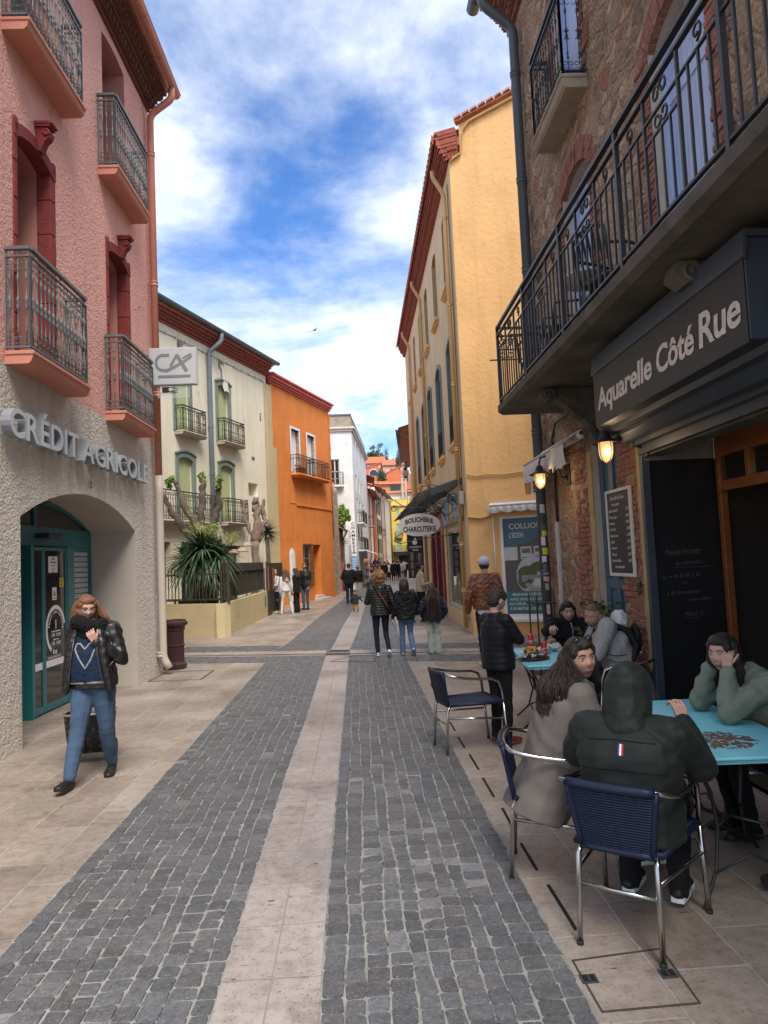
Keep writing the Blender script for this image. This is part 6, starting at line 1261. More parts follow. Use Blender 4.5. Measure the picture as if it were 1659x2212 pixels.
sw.add(vs,fs);grub=rub.copy();grub.name='pale_rubble';
for nd in grub.node_tree.nodes:
 if nd.type=='MAPPING':nd.inputs['Scale'].default_value=(3.2,3.2,5.0)
 if nd.type=='MIX_RGB' and nd.inputs[1].default_value[0]>.26 and not nd.inputs[1].is_linked:nd.inputs[1].default_value=(.72,.67,.56,1)
sw.build('stone_wall',grub,label='tall ragged rubble stone wall between the orange house and the small coral house',cat='wall')
coral=RM('coral_render',(.55,.17,.10));house('low coral house with a tiled roof behind the ragged stone wall',(-1.18,41.7),(-.98,44.4),3.75,coral,dglass,[(.4,1.2,.1,2.3),(1.6,2.3,.9,2.2)],roofm=clayred,over=.28,depth=4)
whm=mat('white_render',(.76,.75,.72),rough=.9,var=.16,vs=.9,bump=.15,bs=12,spot=(.45,.47,.48),sps=.9,spth=.60)
WF=Frame((-.135,46.0),(.95,60.5));wb=empty('white_building',WF.O,WF.rot,'tall white rendered corner building with a parapet and dark red shutters','building');LW=WF.L;HWt=10.55
bord=mat('bordeaux_shutter',(.13,.018,.025),rough=.6,var=.1)
sw_=[(1.9,2.6,9.1,10.2),(4.4,5.2,9.1,10.2),(7.5,8.3,9.1,10.2),(2.1,2.95,6.6,7.7),(5.0,5.9,6.6,7.7),(8.0,8.9,6.6,7.7),(2.3,3.3,4.45,6.1),(5.0,6.0,4.45,6.1),(7.8,8.8,4.45,6.1),(2.4,3.4,2.62,4.0),(5.2,6.3,2.62,4.0),(8,9,2.62,4.0)]
b=MB();wall(b,0,LW,-.05,HWt,[(*w_,.15) for w_ in sw_]);b.box(.5,LW,.4,7,-.05,HWt-.01);b.box(LW-.02,LW,.002,.41,-.05,HWt-.01)
b.build('street_wall',whm,wb)
RW=Matrix.Rotation(-WF.rot,4,'Z') @ Matrix.Translation(-WF.O);FW2=Frame((-6.0,46.0),(-.135,46.0))
def wside(b):b.M=RW @ Matrix.Translation(FW2.O) @ Matrix.Rotation(FW2.rot,4,'Z');return b
ux=lambda x:x+6.0
b=wside(MB());wall(b,0,FW2.L,-.05,HWt,[(ux(-1.60),ux(-1.0),6.85,8.48,.15),(ux(-1.55),ux(-1.0),3.5,4.9,.15)]);b.build('front_wall',whm,wb)
b=wside(MB());b.box(0,5.865,.02,7,HWt,11.35,0);b.box(-.1,5.95,-.12,7,HWt-.25,HWt-.10,1);b.box(-.1,6.05,-.22,7,HWt-.10,HWt+.02,1);b.box(-.1,5.9,-.04,7,11.35,11.45,2)
b.M=None;b.box(0,LW,-.25,.3,HWt-.10,HWt+.02,1);b.box(0,LW,-.12,.3,HWt-.25,HWt-.10,1);b.box(.02,LW,.04,7,HWt+.02,11.34,0);b.box(0,LW,0,.2,11.34,11.44,2)
b.build('parapet',[mat('bare_block',(.33,.28,.21),rough=.95,var=.25,vs=3,bump=.5,bs=12),mat('cornice_white',(.60,.57,.50),rough=.8),castiron],wb)
for z0,z1 in ((6.85,8.48),(3.5,4.9)):
 q_=MB();u0,u1=ux(-1.60),ux(-1.0);qq=wside(MB())
 for (p,q,r_,s_) in ((u0,u0+.06,z0,z1),(u1-.06,u1,z0,z1),((u0+u1)/2-.04,(u0+u1)/2+.04,z0,z1),(u0,u1,z1-.06,z1),(u0,u1,z0+.8,z0+.85),(u0,u1,z0+.35,z0+.38)):qq.box(p,q,.08,.13,r_,s_)
 f_=qq.build('window',mat('cream_frame',(0.62,0.57,0.50)),wb);qq=wside(MB());qq.box(u0,u1,.10,.11,z0,z1);qq.build('pane',dglass,f_)
 qq=wside(MB());qq.box(u0-.1,u1+.25,-.4,0,z0-.2,z0-.08);s_=qq.build('balcony',whm,wb);qq=wside(MB());ornate_run(qq,(u0-.08,0),(u0-.08,-.37),z0-.08,z0+.75,.12,1,.01,rail2=False);ornate_run(qq,(u0-.08,-.37),(u1+.23,-.37),z0-.08,z0+.75,.12,1,.01,rail2=False);ornate_run(qq,(u1+.23,-.37),(u1+.23,0),z0-.08,z0+.75,.12,1,.01,rail2=False);qq.build('railing',blackiron,s_)
for w_ in sw_:simple_window(wb,*w_,'closed' if w_[2]>8 or True else 'open',bord if w_[2]<8 else bsh)
for (a,c,z) in ((1.9,3.8,4.4),(4.6,6.4,4.4),(2.0,3.9,2.56),(4.7,6.7,2.56)):bar_balcony(wb,a,c,z,.85,whm,blackiron,.45)
hs=empty('hotel_sign',(-.44,45.6,0),0,'tall narrow white sign board with the word CHAMBRES stacked in black letters','sign');b=MB();b.box(0,.33,-.03,.05,2.15,4.35);b.build('sign_board',wht,hs)
b=MB()
for i,ch in enumerate("CHAMBRES"):b.text(ch,.27,TM((.165,-.036,4.10-.245*i),(1,0,0),(0,0,1)),.002,align='CENTER',weight=.006,sx=1.15)
b.box(.02,.31,-.034,-.031,2.30,2.36);b.build('sign_letters',ink,hs)
b=MB();b.box(-.44,-.12,45.55,45.60,1.25,2.12);o=b.build('notice_sign',mat('pale_blue_sign',(.12,.40,.62),rough=.5),label='light blue notice sign fixed below the tall CHAMBRES board',cat='sign')
b=MB()
for i in range(5):b.box(-.40,-.16,45.535,45.548,1.92-i*.15,1.96-i*.15)
b.build('notice_lines',wht,o)
cs=empty('small_sign',(-.95,44.9,2.85),0,'small white hanging sign with a red heart shape left of the tall CHAMBRES board','sign');b=MB();b.box(0,.50,-.02,.02,0,.38);b.build('sign_panel',wht,cs);b=MB();b.prism([(.38,.17),(.34,.24),(.36,.27),(.38,.26),(.40,.27),(.42,.24)],'y',-.025,-.021);b.build('heart',mat('red_vinyl',(.5,.03,.03)),cs);b=MB();b.box(.12,.14,-.025,-.021,.17,.25);b.box(.17,.19,-.025,-.021,.18,.27);b.box(.06,.42,-.025,-.021,.10,.115);b.build('sign_print',ink,cs)
pk2=RM('dusty_pink_render',(.68,.27,.25));cr2=RM('pale_cream_render',(.78,.69,.52));rd2=RM('red_render',(.75,.14,.08));ivo=RM('ivory_render',(.80,.70,.57));ros=RM('rose_render',(.75,.47,.41));yw2=RM('yellow_render',(.70,.46,.09));gren=mat('green_shutter',(.04,.13,.03),rough=.6,var=.15);whs=mat('white_shutter',(.62,.60,.58),rough=.6)
pts_=[(.95,60.6),(1.12,66.5),(1.60,73),(2.15,80),(2.95,88),(3.75,98),(5.0,108)]
cfg=[('dusty pink house with white shutters beyond the white corner building',9.0,pk2,bord,3),('narrow pale cream house between the dusty pink and the red house',8.4,cr2,whs,3),('narrow red house with a tiled eave halfway down the street',8.5,rd2,whs,3),('ivory house with green shutters on the left side of the street',10.1,ivo,gren,3),('rose coloured house with iron balconies far down the street',10.6,ros,bsh,3),('last ivory house on the left before the yellow house',10.9,cr2,bord,3)]
for (i,(lb,H_,wm,sm2,nf)) in enumerate(cfg):
 A4,B4=pts_[i],pts_[i+1];L4=math.hypot(B4[0]-A4[0],B4[1]-A4[1]);wins=[]
 for f_ in range(nf+1):
  z0=.2 if f_==0 else 2.6+(f_-1)*2.3
  if z0+1.7>H_-.3:continue
  for k_ in range(3):u=L4*(.18+.30*k_);wins.append((u-.4,u+.4,z0,z0+1.75 if f_ else 2.2))
 house(lb,A4,B4,H_,wm,sm2,wins,kind='open' if i==3 else 'closed',over=.55,bal=[(L4*.18-.6,L4*.18+.6,4.8)] if i in (0,3,4) else ())
yh,YHF=house('bright yellow house closing the view at the bend of the street',(5.5,112),(10.5,112.6),11.2,yw2,mat('mint_shutter',(.32,.46,.36),rough=.6),[(.62,1.1,.2,2.4),(.7,1.25,8.3,9.7),(.65,1.35,5.4,7.4),(.65,1.35,3.2,4.9),(2.2,2.9,8.3,9.7),(2.2,2.9,5.4,7.4),(2.2,2.9,3.2,4.9)],roofm=clay,bal=[(.4,1.6,5.3),(.1,2.2,3.1)],parapet=True)
b=MB();b.box(-.1,5.1,-.25,.2,10.2,10.4);b.box(0,5.05,-.02,6,11.2,11.35);b.build('cornice',sill,yh)
dk=mat('dark_shop_front',(.015,.02,.035),rough=.5);b=MB();b.box(.0,4.5,-1.2,-.01,2.4,3.0,0);b.box(.9,4.5,-.05,-.01,0,2.4,0);b.build('shop_awning',dk,yh)
house('dark blue fronted shop at the far left before the yellow house',(5.02,108.2),(5.45,111.9),4.2,mat('deep_blue_front',(.025,.04,.10),rough=.5),dk,[(1,2,.2,2.4)],parapet=True)
house('cream house with a deep green underlined eave right behind the ochre building',(3.75,45.2),(2.85,33.3),8.0,ivo,bsh,[(2,2.9,5.2,7.1),(5,5.9,5.2,7.1),(8.5,9.4,5.2,7.1),(2,2.9,2.7,4.3),(5,5.9,2.7,4.3),(8.5,9.4,2.7,4.3),(3,5,.1,2.4),(7,9,.1,2.4)],over=.72,bal=[(1.4,3.4,5.0)])
house('white house with a rounded tiled eave second behind the ochre building',(5.0,58),(3.95,45.6),9.3,whm,bsh,[(2,2.9,6.4,8.2),(6,6.9,6.4,8.2),(2,2.9,3.7,5.4),(6,6.9,3.7,5.4),(9.8,10.7,3.7,5.4),(3,5,.1,2.4)],over=.75,bal=[(9.4,11.2,5.0)])
house('pale house on the right side halfway to the bend',(7.4,80),(5.1,58.4),9.4,ros,gren,[(3,3.9,6,8),(9,9.9,6,8),(15,15.9,6,8),(3,3.9,3,4.8),(9,9.9,3,4.8),(15,15.9,3,4.8)])
house('ochre house on the right side just before the bend',(10.4,110),(7.5,80.4),9.0,RM('soft_ochre',(.60,.42,.18)),bord,[(3,3.9,6,8),(12,12.9,6,8),(22,22.9,6,8),(3,3.9,3,4.8),(12,12.9,3,4.8)])
la=empty('street_lantern',(2.72,38.0,6.35),0,'round old street lantern on an iron bracket above the glass canopy','lamp');b=MB();b.lathe([(0,.42),(.05,.38),(.13,.30),(.14,.27),(.06,.25),(0,.25)],(0,0,0),14);b.lathe([(.05,-.22),(.11,-.2),(.11,-.14),(.04,-.12)],(0,0,0),14);b.tube([(0,0,.4),(0,0,.6),(.2,0,.66),(.5,.02,.55)],.015,6);b.build('frame',blackiron,la);b=MB();b.lathe([(.06,-.13),(.15,-.06),(.17,.05),(.14,.18),(.08,.25)],(0,0,0),16);b.build('lamp_glass',mat('opal_glass',(.5,.49,.45),rough=.3),la)
awning(2.6,6.6,2.50,'shop_awning','white folded awning over the souvenir shop on the left of the street',WF,rise=.25,out=1.1,drop=.12,scal=.4);awning(7.0,11.5,2.50,'shop_awning','second white awning further along the souvenir shops',WF,rise=.25,out=1.1,drop=.12,scal=.4)
cols_=[(.55,.05,.05),(.65,.45,.05),(.08,.10,.16),(.5,.45,.4),(.6,.2,.25),(.12,.16,.3),(.45,.2,.05),(.1,.08,.07)]
cm_l=[mat('goods_%s' % n_,c,var=.4,vs=12) for n_,c in zip(('red','yellow','navy','beige','pink','blue','orange','brown'),cols_)]
def rack(u,v,label,seed,h=1.9,w_=.7):
 r=random.Random(seed);t_=empty('souvenir_rack',WF.w(u,-v,0),WF.rot,label,'rack','souvenir racks in front of the left shops');b=MB()
 for sx in (-w_/2,w_/2):b.bar((sx,0,0),(sx,0,h),.03)
 for i in range(4):b.bar((-w_/2,0,.35+i*h/4.6),(w_/2,0,.35+i*h/4.6),.02)
 b.build('frame',blackiron,t_)
 for i in range(4):
  b=MB();z=.30+i*h/4.6
  for j in range(5):x=-w_/2+.08+j*(w_-.12)/4;c=r.randrange(8);b.lathe([(.02,.28),(.06,.24),(.085,.12),(.07,.0),(.02,-.02)],(x,r.uniform(-.06,.06),z-.22+.2),7,c)
  b.build('goods',cm_l,t_)
for i,(u,v,lb) in enumerate(((1.0,.55,'souvenir rack hung with yellow and red goods next to the blue notice sign'),(2.4,.75,'second souvenir rack under the left end of the white awning'),(4.2,.9,'souvenir rack under the middle of the first white awning'),(6.0,.9,'souvenir rack of dark bags at the end of the first white awning'),(8.5,1.0,'souvenir rack under the far awning'))):rack(u,v,lb,20+i,1.9 if i else 2.1)
# ================================================================ hill behind the town
b=MB();nx_,ny_=40,24;rr=random.Random(2)
def hz(x,y):
 t_=max(0,min(1,(y-118)/125));s_=t_*t_*(3-2*t_);return 31*s_*math.exp(-((x-10)/90)**2)-.35
for j in range(ny_+1):
 for i in range(nx_+1):x=-150+300*i/nx_;y=110+220*j/ny_;b.v.append((x,y,hz(x,y)+.4*math.sin(x*.3+y*.2)))
for j in range(ny_):
 for i in range(nx_):a=j*(nx_+1)+i;b.f.append((a,a+1,a+nx_+2,a+nx_+1));b.m.append(0);b.sm.append(True)
b.build('hill',mat('dry_scrub',(.13,.13,.06),var=.4,vs=.15,bump=.5,bs=1),kind='structure')
tl=mat('orange_tile_roof',(.52,.15,.07),rough=.85,var=.25,vs=1.5)
def hill_house(label,x0,x1,Y,z0,z1,wm,roof='gable',depth=9,wins=(),rz=0.0,ridge=2.2):
 t_=empty('hill_house',(x0,Y,z0),rz,label,'building');W5=x1-x0;H5=z1-z0;b=MB()
 if roof=='half':b.prism([(0,-6),(W5,-6),(W5,H5+ridge),(0,H5)],'y',0,depth)
 elif roof=='halfl':b.prism([(0,-6),(W5,-6),(W5,H5),(0,H5+ridge)],'y',0,depth)
 else:b.box(0,W5,0,depth,-6,H5)
 b.build('wall',wm,t_)
 if roof=='gable':b=MB();roof_tiles(b,-.3,W5+.3,-.5,H5,depth/2,H5+ridge,.5);roof_tiles(b,-.3,W5+.3,depth+.3,H5,depth/2,H5+ridge,.5);b.prism([(0,H5-.02),(depth,H5-.02),(depth/2,H5+ridge)],'x',0,.1);b.prism([(0,H5-.02),(depth,H5-.02),(depth/2,H5+ridge)],'x',W5-.1,W5);b.build('roof',tl,t_)
 elif roof=='half':b=MB();b.bar((-.2,depth/2,H5+.1),(W5+.2,depth/2,H5+ridge+.1),depth+.3,.2);b.build('roof',tl,t_)
 elif roof=='halfl':b=MB();b.bar((-.2,depth/2,H5+ridge+.1),(W5+.2,depth/2,H5+.1),depth+.3,.2);b.build('roof',tl,t_)
 for w_ in wins:
  b=MB();panel(b,w_[0]-.12,w_[1]+.12,w_[2]-.1,w_[3]+.12,-.06,.07,w_[4] if len(w_)>4 else 0);f_=b.build('window',wfr if len(w_)>4 else bsh,t_);b=MB();panel(b,w_[0],w_[1],w_[2],w_[3],-.09,.03,(w_[4]*.9) if len(w_)>4 else 0);b.build('pane',dglass,f_)
 return t_
hc=RM('hill_coral',(.62,.17,.09));hp=RM('hill_pink',(.66,.38,.32));hy2=RM('hill_yellow',(.75,.45,.05));hw=RM('hill_white',(.72,.66,.58));ho=RM('hill_orange',(.60,.22,.10))
hill_house('coral house on the hill with an arched window under a rising roof line',1.0,5.45,170,19,23.3,hc,'half',8,[(2.5,4.4,1.9+1.2,1.9+2.7,.9),(3.1,4.1,.2,1.7,.5)],ridge=1.6)
hill_house('wide house on the hill under a long orange roof',.5,9.3,215,25,31.3,hp,'gable',10,[(1.2,3.2,4.1,5.5),(5.5,6.4,4,5.7)],ridge=2.7)
hill_house('small yellow house on the hill left of the wide orange roof',.6,3.0,205,24,29.0,hy2,'flat',5,[(.3,1.2,3,4)])
hill_house('pink house on the hill with a broad orange roof and open shutters',8.2,14.6,205,23,29.2,hp,'gable',10,[(2.2,3.4,3.2,5.0),(.4,1.4,1.5,3.6)],ridge=2.3)
hill_house('coral house on the hill with a sloping gable on the right',7.1,10.9,175,19,22.8,hc,'half',9,[(.4,1.2,.8,1.8)],ridge=1.9)
hill_house('coral house with a red balcony next to the sloping gable',10.95,13.6,176,19,24.0,hc,'flat',8,[(1.2,2.2,2.2,3.9)])
hill_house('orange terrace house on the hill with a wide glazed front',5.2,10.3,150,13.5,17.8,ho,'gable',6,[(2.2,4.3,2.6,3.9)],ridge=.8)
hill_house('cream house with tall chimneys above the bright yellow house',4.9,10.5,126,6,13.6,cr2,'gable',7,[(4.4,5.0,5,6.2)],ridge=.7)
hill_house('small white house at the top right of the hill',13.0,18.0,240,28,36.3,hw,'flat',7,[(1,2.2,6.2,7.4),(3,3.8,6.2,7.4)])
hill_house('low terracotta house between the coral houses on the hill',3.6,7.4,162,15,19.2,ho,'gable',6,[(1,1.8,2.3,3.4)],ridge=.9)
for i,(x,h_) in enumerate(((8.3,3.9),(8.9,3.4))):
 b=MB();b.box(x-.17,x+.17,125,125.35,12.5,12.5+h_);b.box(x-.24,x+.24,124.9,125.45,12.5+h_,12.7+h_);b.build('chimney_stack',sill,label=('taller chimney stack above the bright yellow house','shorter chimney stack right beside the taller one')[i],cat='chimney')
# ================================================================ trees and plants
leafd=mat('dark_foliage',(.045,.075,.030),rough=.6,var=.35,vs=2);leafm=mat('mid_foliage',(.085,.13,.045),rough=.6,var=.3,vs=2);leafl=mat('spring_foliage',(.20,.34,.06),rough=.55,var=.25,vs=3);leafy=mat('young_leaf',(.24,.32,.07),rough=.5,var=.2,vs=5)
bark=mat('bark',(.12,.095,.075),rough=.95,var=.4,vs=9,bump=.9,bs=30,bdist=.02,spot=(.23,.20,.16),sps=5,spth=.56)
def leafcloud(b,c,R_,n,s_,rr,hollow=.35,mats_=3,up=0.0):
 c=Vector(c)
 for i in range(n):
  d=Vector((rr.gauss(0,1),rr.gauss(0,1),rr.gauss(0,1))).normalized()*(hollow+(1-hollow)*rr.random()**.6);p=c+Vector((d.x*R_[0],d.y*R_[1],d.z*R_[2]))
  t1=Vector((rr.gauss(0,1),rr.gauss(0,1),rr.gauss(0,.6)+up)).normalized();t2=t1.cross(Vector((rr.gauss(0,1),rr.gauss(0,1),rr.gauss(0,1)))).normalized();q=s_*rr.uniform(.6,1.3)
  b.add([p-t1*q,p+t2*q*.6,p+t1*q,p-t2*q*.6],[(0,1,2,3)],rr.randrange(mats_))
def tree(name,label,base,h,crowns,trunk_r,mats_,leaf,seed,n=500,group=None,cat='tree',limbs=True):
 rr=random.Random(seed);t_=empty(name,base,0,label,cat,group);b=MB();top=Vector((0,0,h*.5))
 b.tube([(0,0,-.3),(.02*h,0,h*.25),(0,.01*h,h*.5)],[trunk_r*1.2,trunk_r,trunk_r*.8],8)
 if limbs:
  for c in crowns:
   e=Vector(c[0]);m_=top.lerp(e,.5)+Vector((rr.uniform(-.1,.1)*h*.3,rr.uniform(-.1,.1)*h*.3,0));b.tube([top*.9,m_,e],[trunk_r*.7,trunk_r*.4,trunk_r*.12],6)
   for k_ in range(4):f_=e+Vector((rr.gauss(0,.6)*c[1][0],rr.gauss(0,.6)*c[1][1],abs(rr.gauss(0,.7))*c[1][2]));b.tube([m_,m_.lerp(f_,.6)+Vector((0,0,.05*h)),f_],[trunk_r*.25,trunk_r*.14,trunk_r*.04],4)
 b.build('trunk',bark,t_);b=MB()
 for c in crowns:
  for k_ in range(7):
   d=Vector((rr.gauss(0,1),rr.gauss(0,1),rr.gauss(0,1))).normalized()*.62;cc=Vector(c[0])+Vector((d.x*c[1][0],d.y*c[1][1],d.z*c[1][2]));k2=rr.uniform(.30,.52);leafcloud(b,cc,[q*k2 for q in c[1]],n//7,leaf,rr,.2)
 b.build('crown',mats_,t_);return t_
tree('street_tree','light green young tree in front of the white building beside the CHAMBRES sign',(-1.0,43.9,0),6.4,[((-.2,0,5.0),(.55,.7,1.1)),((-.05,-.2,4.3),(.65,.6,.8)),((.25,-.3,4.6),(.4,.4,.5)),((-.2,0,3.5),(.45,.5,.7))],.07,[leafl,leafy,leafl],.085,4,n=1100)
tree('hill_tree','round dark green tree on top of the hill behind the orange roofs',(6.9,238,29),8.0,[((0,0,6.6),(3.6,3,3.6)),((2.2,0,5.6),(3.0,2,2.6)),((-2.2,0,5.6),(2.6,2,2.4))],.3,[leafm,leafm,leafy],.36,5,n=2000)
tree('hill_tree','dark bushy tree at the left end of the hill top',(3.4,236,29),6.0,[((0,0,5.4),(2.6,2,2.5)),((-2,0,5.0),(2.2,2,2.2))],.25,[leafd,leafm,leafm],.34,6,n=1100)
tree('bare_tree','thin half bare tree rising above the others on the hill top',(8.6,236,30),11.0,[((-.6,0,9.8),(2.6,2,1.9)),((1.8,0,7.2),(1.7,2,2.4)),((-2.2,0,8.6),(1.6,2,1.6))],.2,[leafm,leafd,leafm],.16,7,n=420)
tree('bare_tree','small bare tree beside the white house on the hill',(13.0,236,31),5.6,[((0,0,4.8),(1.4,1,1.4))],.12,[leafd,leafm,leafm],.10,8,n=110)
for i,(x,y,h_) in enumerate(((5.95,168,6.2),(6.7,168,5.2),(12.4,200,8))):
 rr=random.Random(i);t_=empty('cypress',(x,y,hz(x,y)+.5),0,('taller dark cypress between the coral houses','shorter dark cypress between the coral houses','dark shrub in front of the pink house on the hill')[i],'tree');b=MB();zb=19.5-hz(x,y)-.5 if i<2 else 4.5
 b.tube([(0,0,-1),(0,0,zb)],.12,6);b.build('trunk',bark,t_);b=MB();leafcloud(b,(0,0,zb+h_*.28),(.85,.8,h_*.42),900,.16,rr,.1,up=1.5);b.build('crown',[leafd,leafd,leafm],t_)
gw=mat('cream_wall_paint',(.60,.49,.29),rough=.9,var=.10,vs=1.3,bump=.25,bs=20,spot=(.40,.33,.22),sps=1.1,spth=.62);frn=mat('bronze_fence',(.050,.046,.034),rough=.5,var=.08,vs=3)
Wp=[Vector((-9.5,22.2,0)),Vector((-3.498,18.54,0)),Vector((-3.30,25.55,0)),Vector((-3.20,26.3,0)),Vector((-2.98,27.9,0))]
def lowwall(a,c,h0,h1,ext0=0,ext1=0):
 d=(c-a).normalized();n_=Vector((-d.y,d.x,0))*.22;a2,c2=a-d*ext0,c+d*ext1;v=[]
 for p,h in ((a2,h0),(c2,h1)):v+=[(p.x,p.y,-.05),(p.x+n_.x,p.y+n_.y,-.05),(p.x+n_.x,p.y+n_.y,h),(p.x,p.y,h)]
 b.add(v,[(0,1,2,3),(4,7,6,5),(0,3,7,4),(1,5,6,2),(3,2,6,7)])
b=MB();lowwall(Wp[0],Wp[1],.85,.86);lowwall(Wp[1],Wp[2],.86,.90);b.build('garden_wall',gw,label='low cream rendered garden wall turning the corner below the bronze fence',cat='wall')
b=MB();lowwall(Wp[3],Wp[4],.90,.90);b.build('garden_wall',gw,label='short second piece of low cream wall beyond the gate post',cat='wall')
fe=empty('garden_fence',(0,0,0),0,'dark bronze railing of upright bars on the near side of the low cream wall','fence');d=(Wp[1]-Wp[0]).normalized();L5=(Wp[1]-Wp[0]).length;nn_=Vector((-d.y,d.x,0))*.11
b=MB();
for z in (.97,1.63):b.bar(Wp[0]+nn_+Vector((0,0,z)),Wp[1]+nn_+Vector((0,0,z)),.045,.04)
for i in range(int(L5/.125)):p=Wp[1]+nn_-d*(.125*(i+.7));b.bar(p+Vector((0,0,.93)),p+Vector((0,0,1.80)),.022)
b.build('bars',frn,fe);b=MB();p=Wp[1]+nn_+Vector((.03,.05,0));b.bar(p+Vector((0,0,.86)),p+Vector((0,0,1.92)),.07);b.build('post',frn,fe)
f2=empty('panel_fence',(0,0,0),0,'solid dark bronze panel fence on the street side of the low cream wall','fence');d=(Wp[2]-Wp[1]).normalized();nn_=Vector((-d.y,d.x,0))*.11;A6,B6=Wp[1]+nn_+d*.12,Wp[2]+nn_;Zv=Vector((0,0,1))
b=MB();b.bar(A6+Zv*1.45,B6+Zv*1.45,.01,.92)
nb=int((B6-A6).length/.14)
for i in range(nb):p=A6+d*(.14*(i+.5));b.bar(p+nn_*-.12+Zv*1.0,p+nn_*-.12+Zv*1.66,.012)
b.build('sheet',frn,f2);b=MB()
for z in (.98,1.68):b.bar(A6-nn_*.25+Zv*z,B6-nn_*.25+Zv*z,.04,.035)
b.build('rail',frn,f2)
for i in range(5):b=MB();p=A6+(B6-A6)*(i/4)-nn_*.25;b.bar(p+Zv*.88,p+Zv*1.68,.03);b.build('post',frn,f2)
g=empty('garden_gate',(0,0,0),0,'dark bronze gate with a rust brown edge at the end of the panel fence','gate');b=MB();b.bar(Wp[2]+Vector((0,.12,1.0)),Wp[4]+Vector((0,-.1,1.0)),.03,1.75);b.build('panel',frn,g);b=MB();b.bar(Wp[2]+Vector((.06,.0,.9)),Wp[2]+Vector((.06,.0,1.75)),.05);b.bar(Wp[3]+Vector((.04,.0,.9)),Wp[3]+Vector((.04,0,1.7)),.05);b.build('edge',mat('rust_brown',(.20,.07,.03),rough=.7),g);b=MB();b.bar(Wp[2]+Vector((.0,.06,0)),Wp[2]+Vector((0,.06,1.93)),.07);b.build('post',frn,g)
b=MB();p=Wp[1].lerp(Wp[2],.93);b.box(p.x-.01,p.x+.02,p.y-.12,p.y+.12,.35,.72,b=.006);b.build('letter_box',castiron,label='small grey letter plate set in the low cream wall before the gate',cat='letter box')
def knob_limb(b,pts,r0,r1,rr):
 P_=[Vector(p) for p in pts];Q=[];R_=[];n=5
 for i in range(len(P_)-1):
  for k_ in range(n):t_=k_/n;Q.append(P_[i].lerp(P_[i+1],t_)+Vector((rr.gauss(0,.025),rr.gauss(0,.02),0)));f_=(i+t_)/(len(P_)-1);R_.append((r0+(r1-r0)*f_)*rr.uniform(.85,1.25))
 Q.append(P_[-1]);R_.append(r1*1.25);b.tube(Q,R_,8)
def pollard(label,Y,base,limbs,tufts,seed,r=.17,dry=False):
 rr=random.Random(seed);B0=Vector(atY(*base,Y));t_=empty('plane_tree',(B0.x,Y,0),0,label,'tree');o0=Vector((B0.x,Y,0));b=MB()
 for L_ in limbs:
  P_=[Vector(atY(px_,py_,Y+dy))-o0 for px_,py_,dy in L_[0]];knob_limb(b,P_,L_[1],L_[2],rr)
 b.build('trunk',bark if not dry else mat('pale_bark',(.24,.17,.13),rough=.95,var=.35,vs=8,bump=.8,bs=28,bdist=.02),t_)
 if tufts:
  b=MB()
  for px_,py_,dy,s_ in tufts:c=Vector(atY(px_,py_,Y+dy))-o0;leafcloud(b,c,(s_,s_,s_),75,.05,rr,.1)
  b.build('crown',[leafl,leafy,leafl],t_)
pollard('pollarded plane tree with dark knobby limbs and small bright leaf tufts behind the big palm',21.0,(452,1300),[(((455,1330,0),(450,1250,0),(440,1190,0)),.22,.17),(((442,1195,0),(405,1150,.3),(372,1110,.3),(352,1070,.2)),.12,.07),(((440,1190,0),(425,1140,-.2),(396,1085,-.3),(385,1050,-.3),(372,1036,-.3)),.11,.055),(((440,1190,0),(434,1140,0),(436,1085,0),(438,1055,0),(436,1035,0)),.13,.07),(((442,1185,0),(460,1140,.2),(473,1095,.2),(472,1060,.1),(474,1042,0)),.12,.06)],
  [(363,1040,0,.12),(366,1050,.1,.10),(436,1028,0,.13),(440,1040,0,.09),(474,1036,0,.15),(471,1050,0,.09),(428,1108,0,.12),(466,1138,0,.13),(371,1034,-.3,.1)],3)
pollard('bare pollarded tree with pale thick limbs against the cream house',25.4,(552,1300),[(((553,1330,0),(553,1240,0),(550,1170,0)),.16,.14),(((551,1175,0),(536,1140,0),(527,1105,0),(525,1080,0)),.08,.05),(((550,1172,0),(557,1125,0),(550,1095,0),(553,1076,0)),.15,.09),(((552,1165,0),(572,1125,.1),(569,1100,.1),(570,1078,.1)),.10,.05),(((556,1120,0),(560,1095,0),(557,1074,0)),.07,.035)],[],5,dry=True)
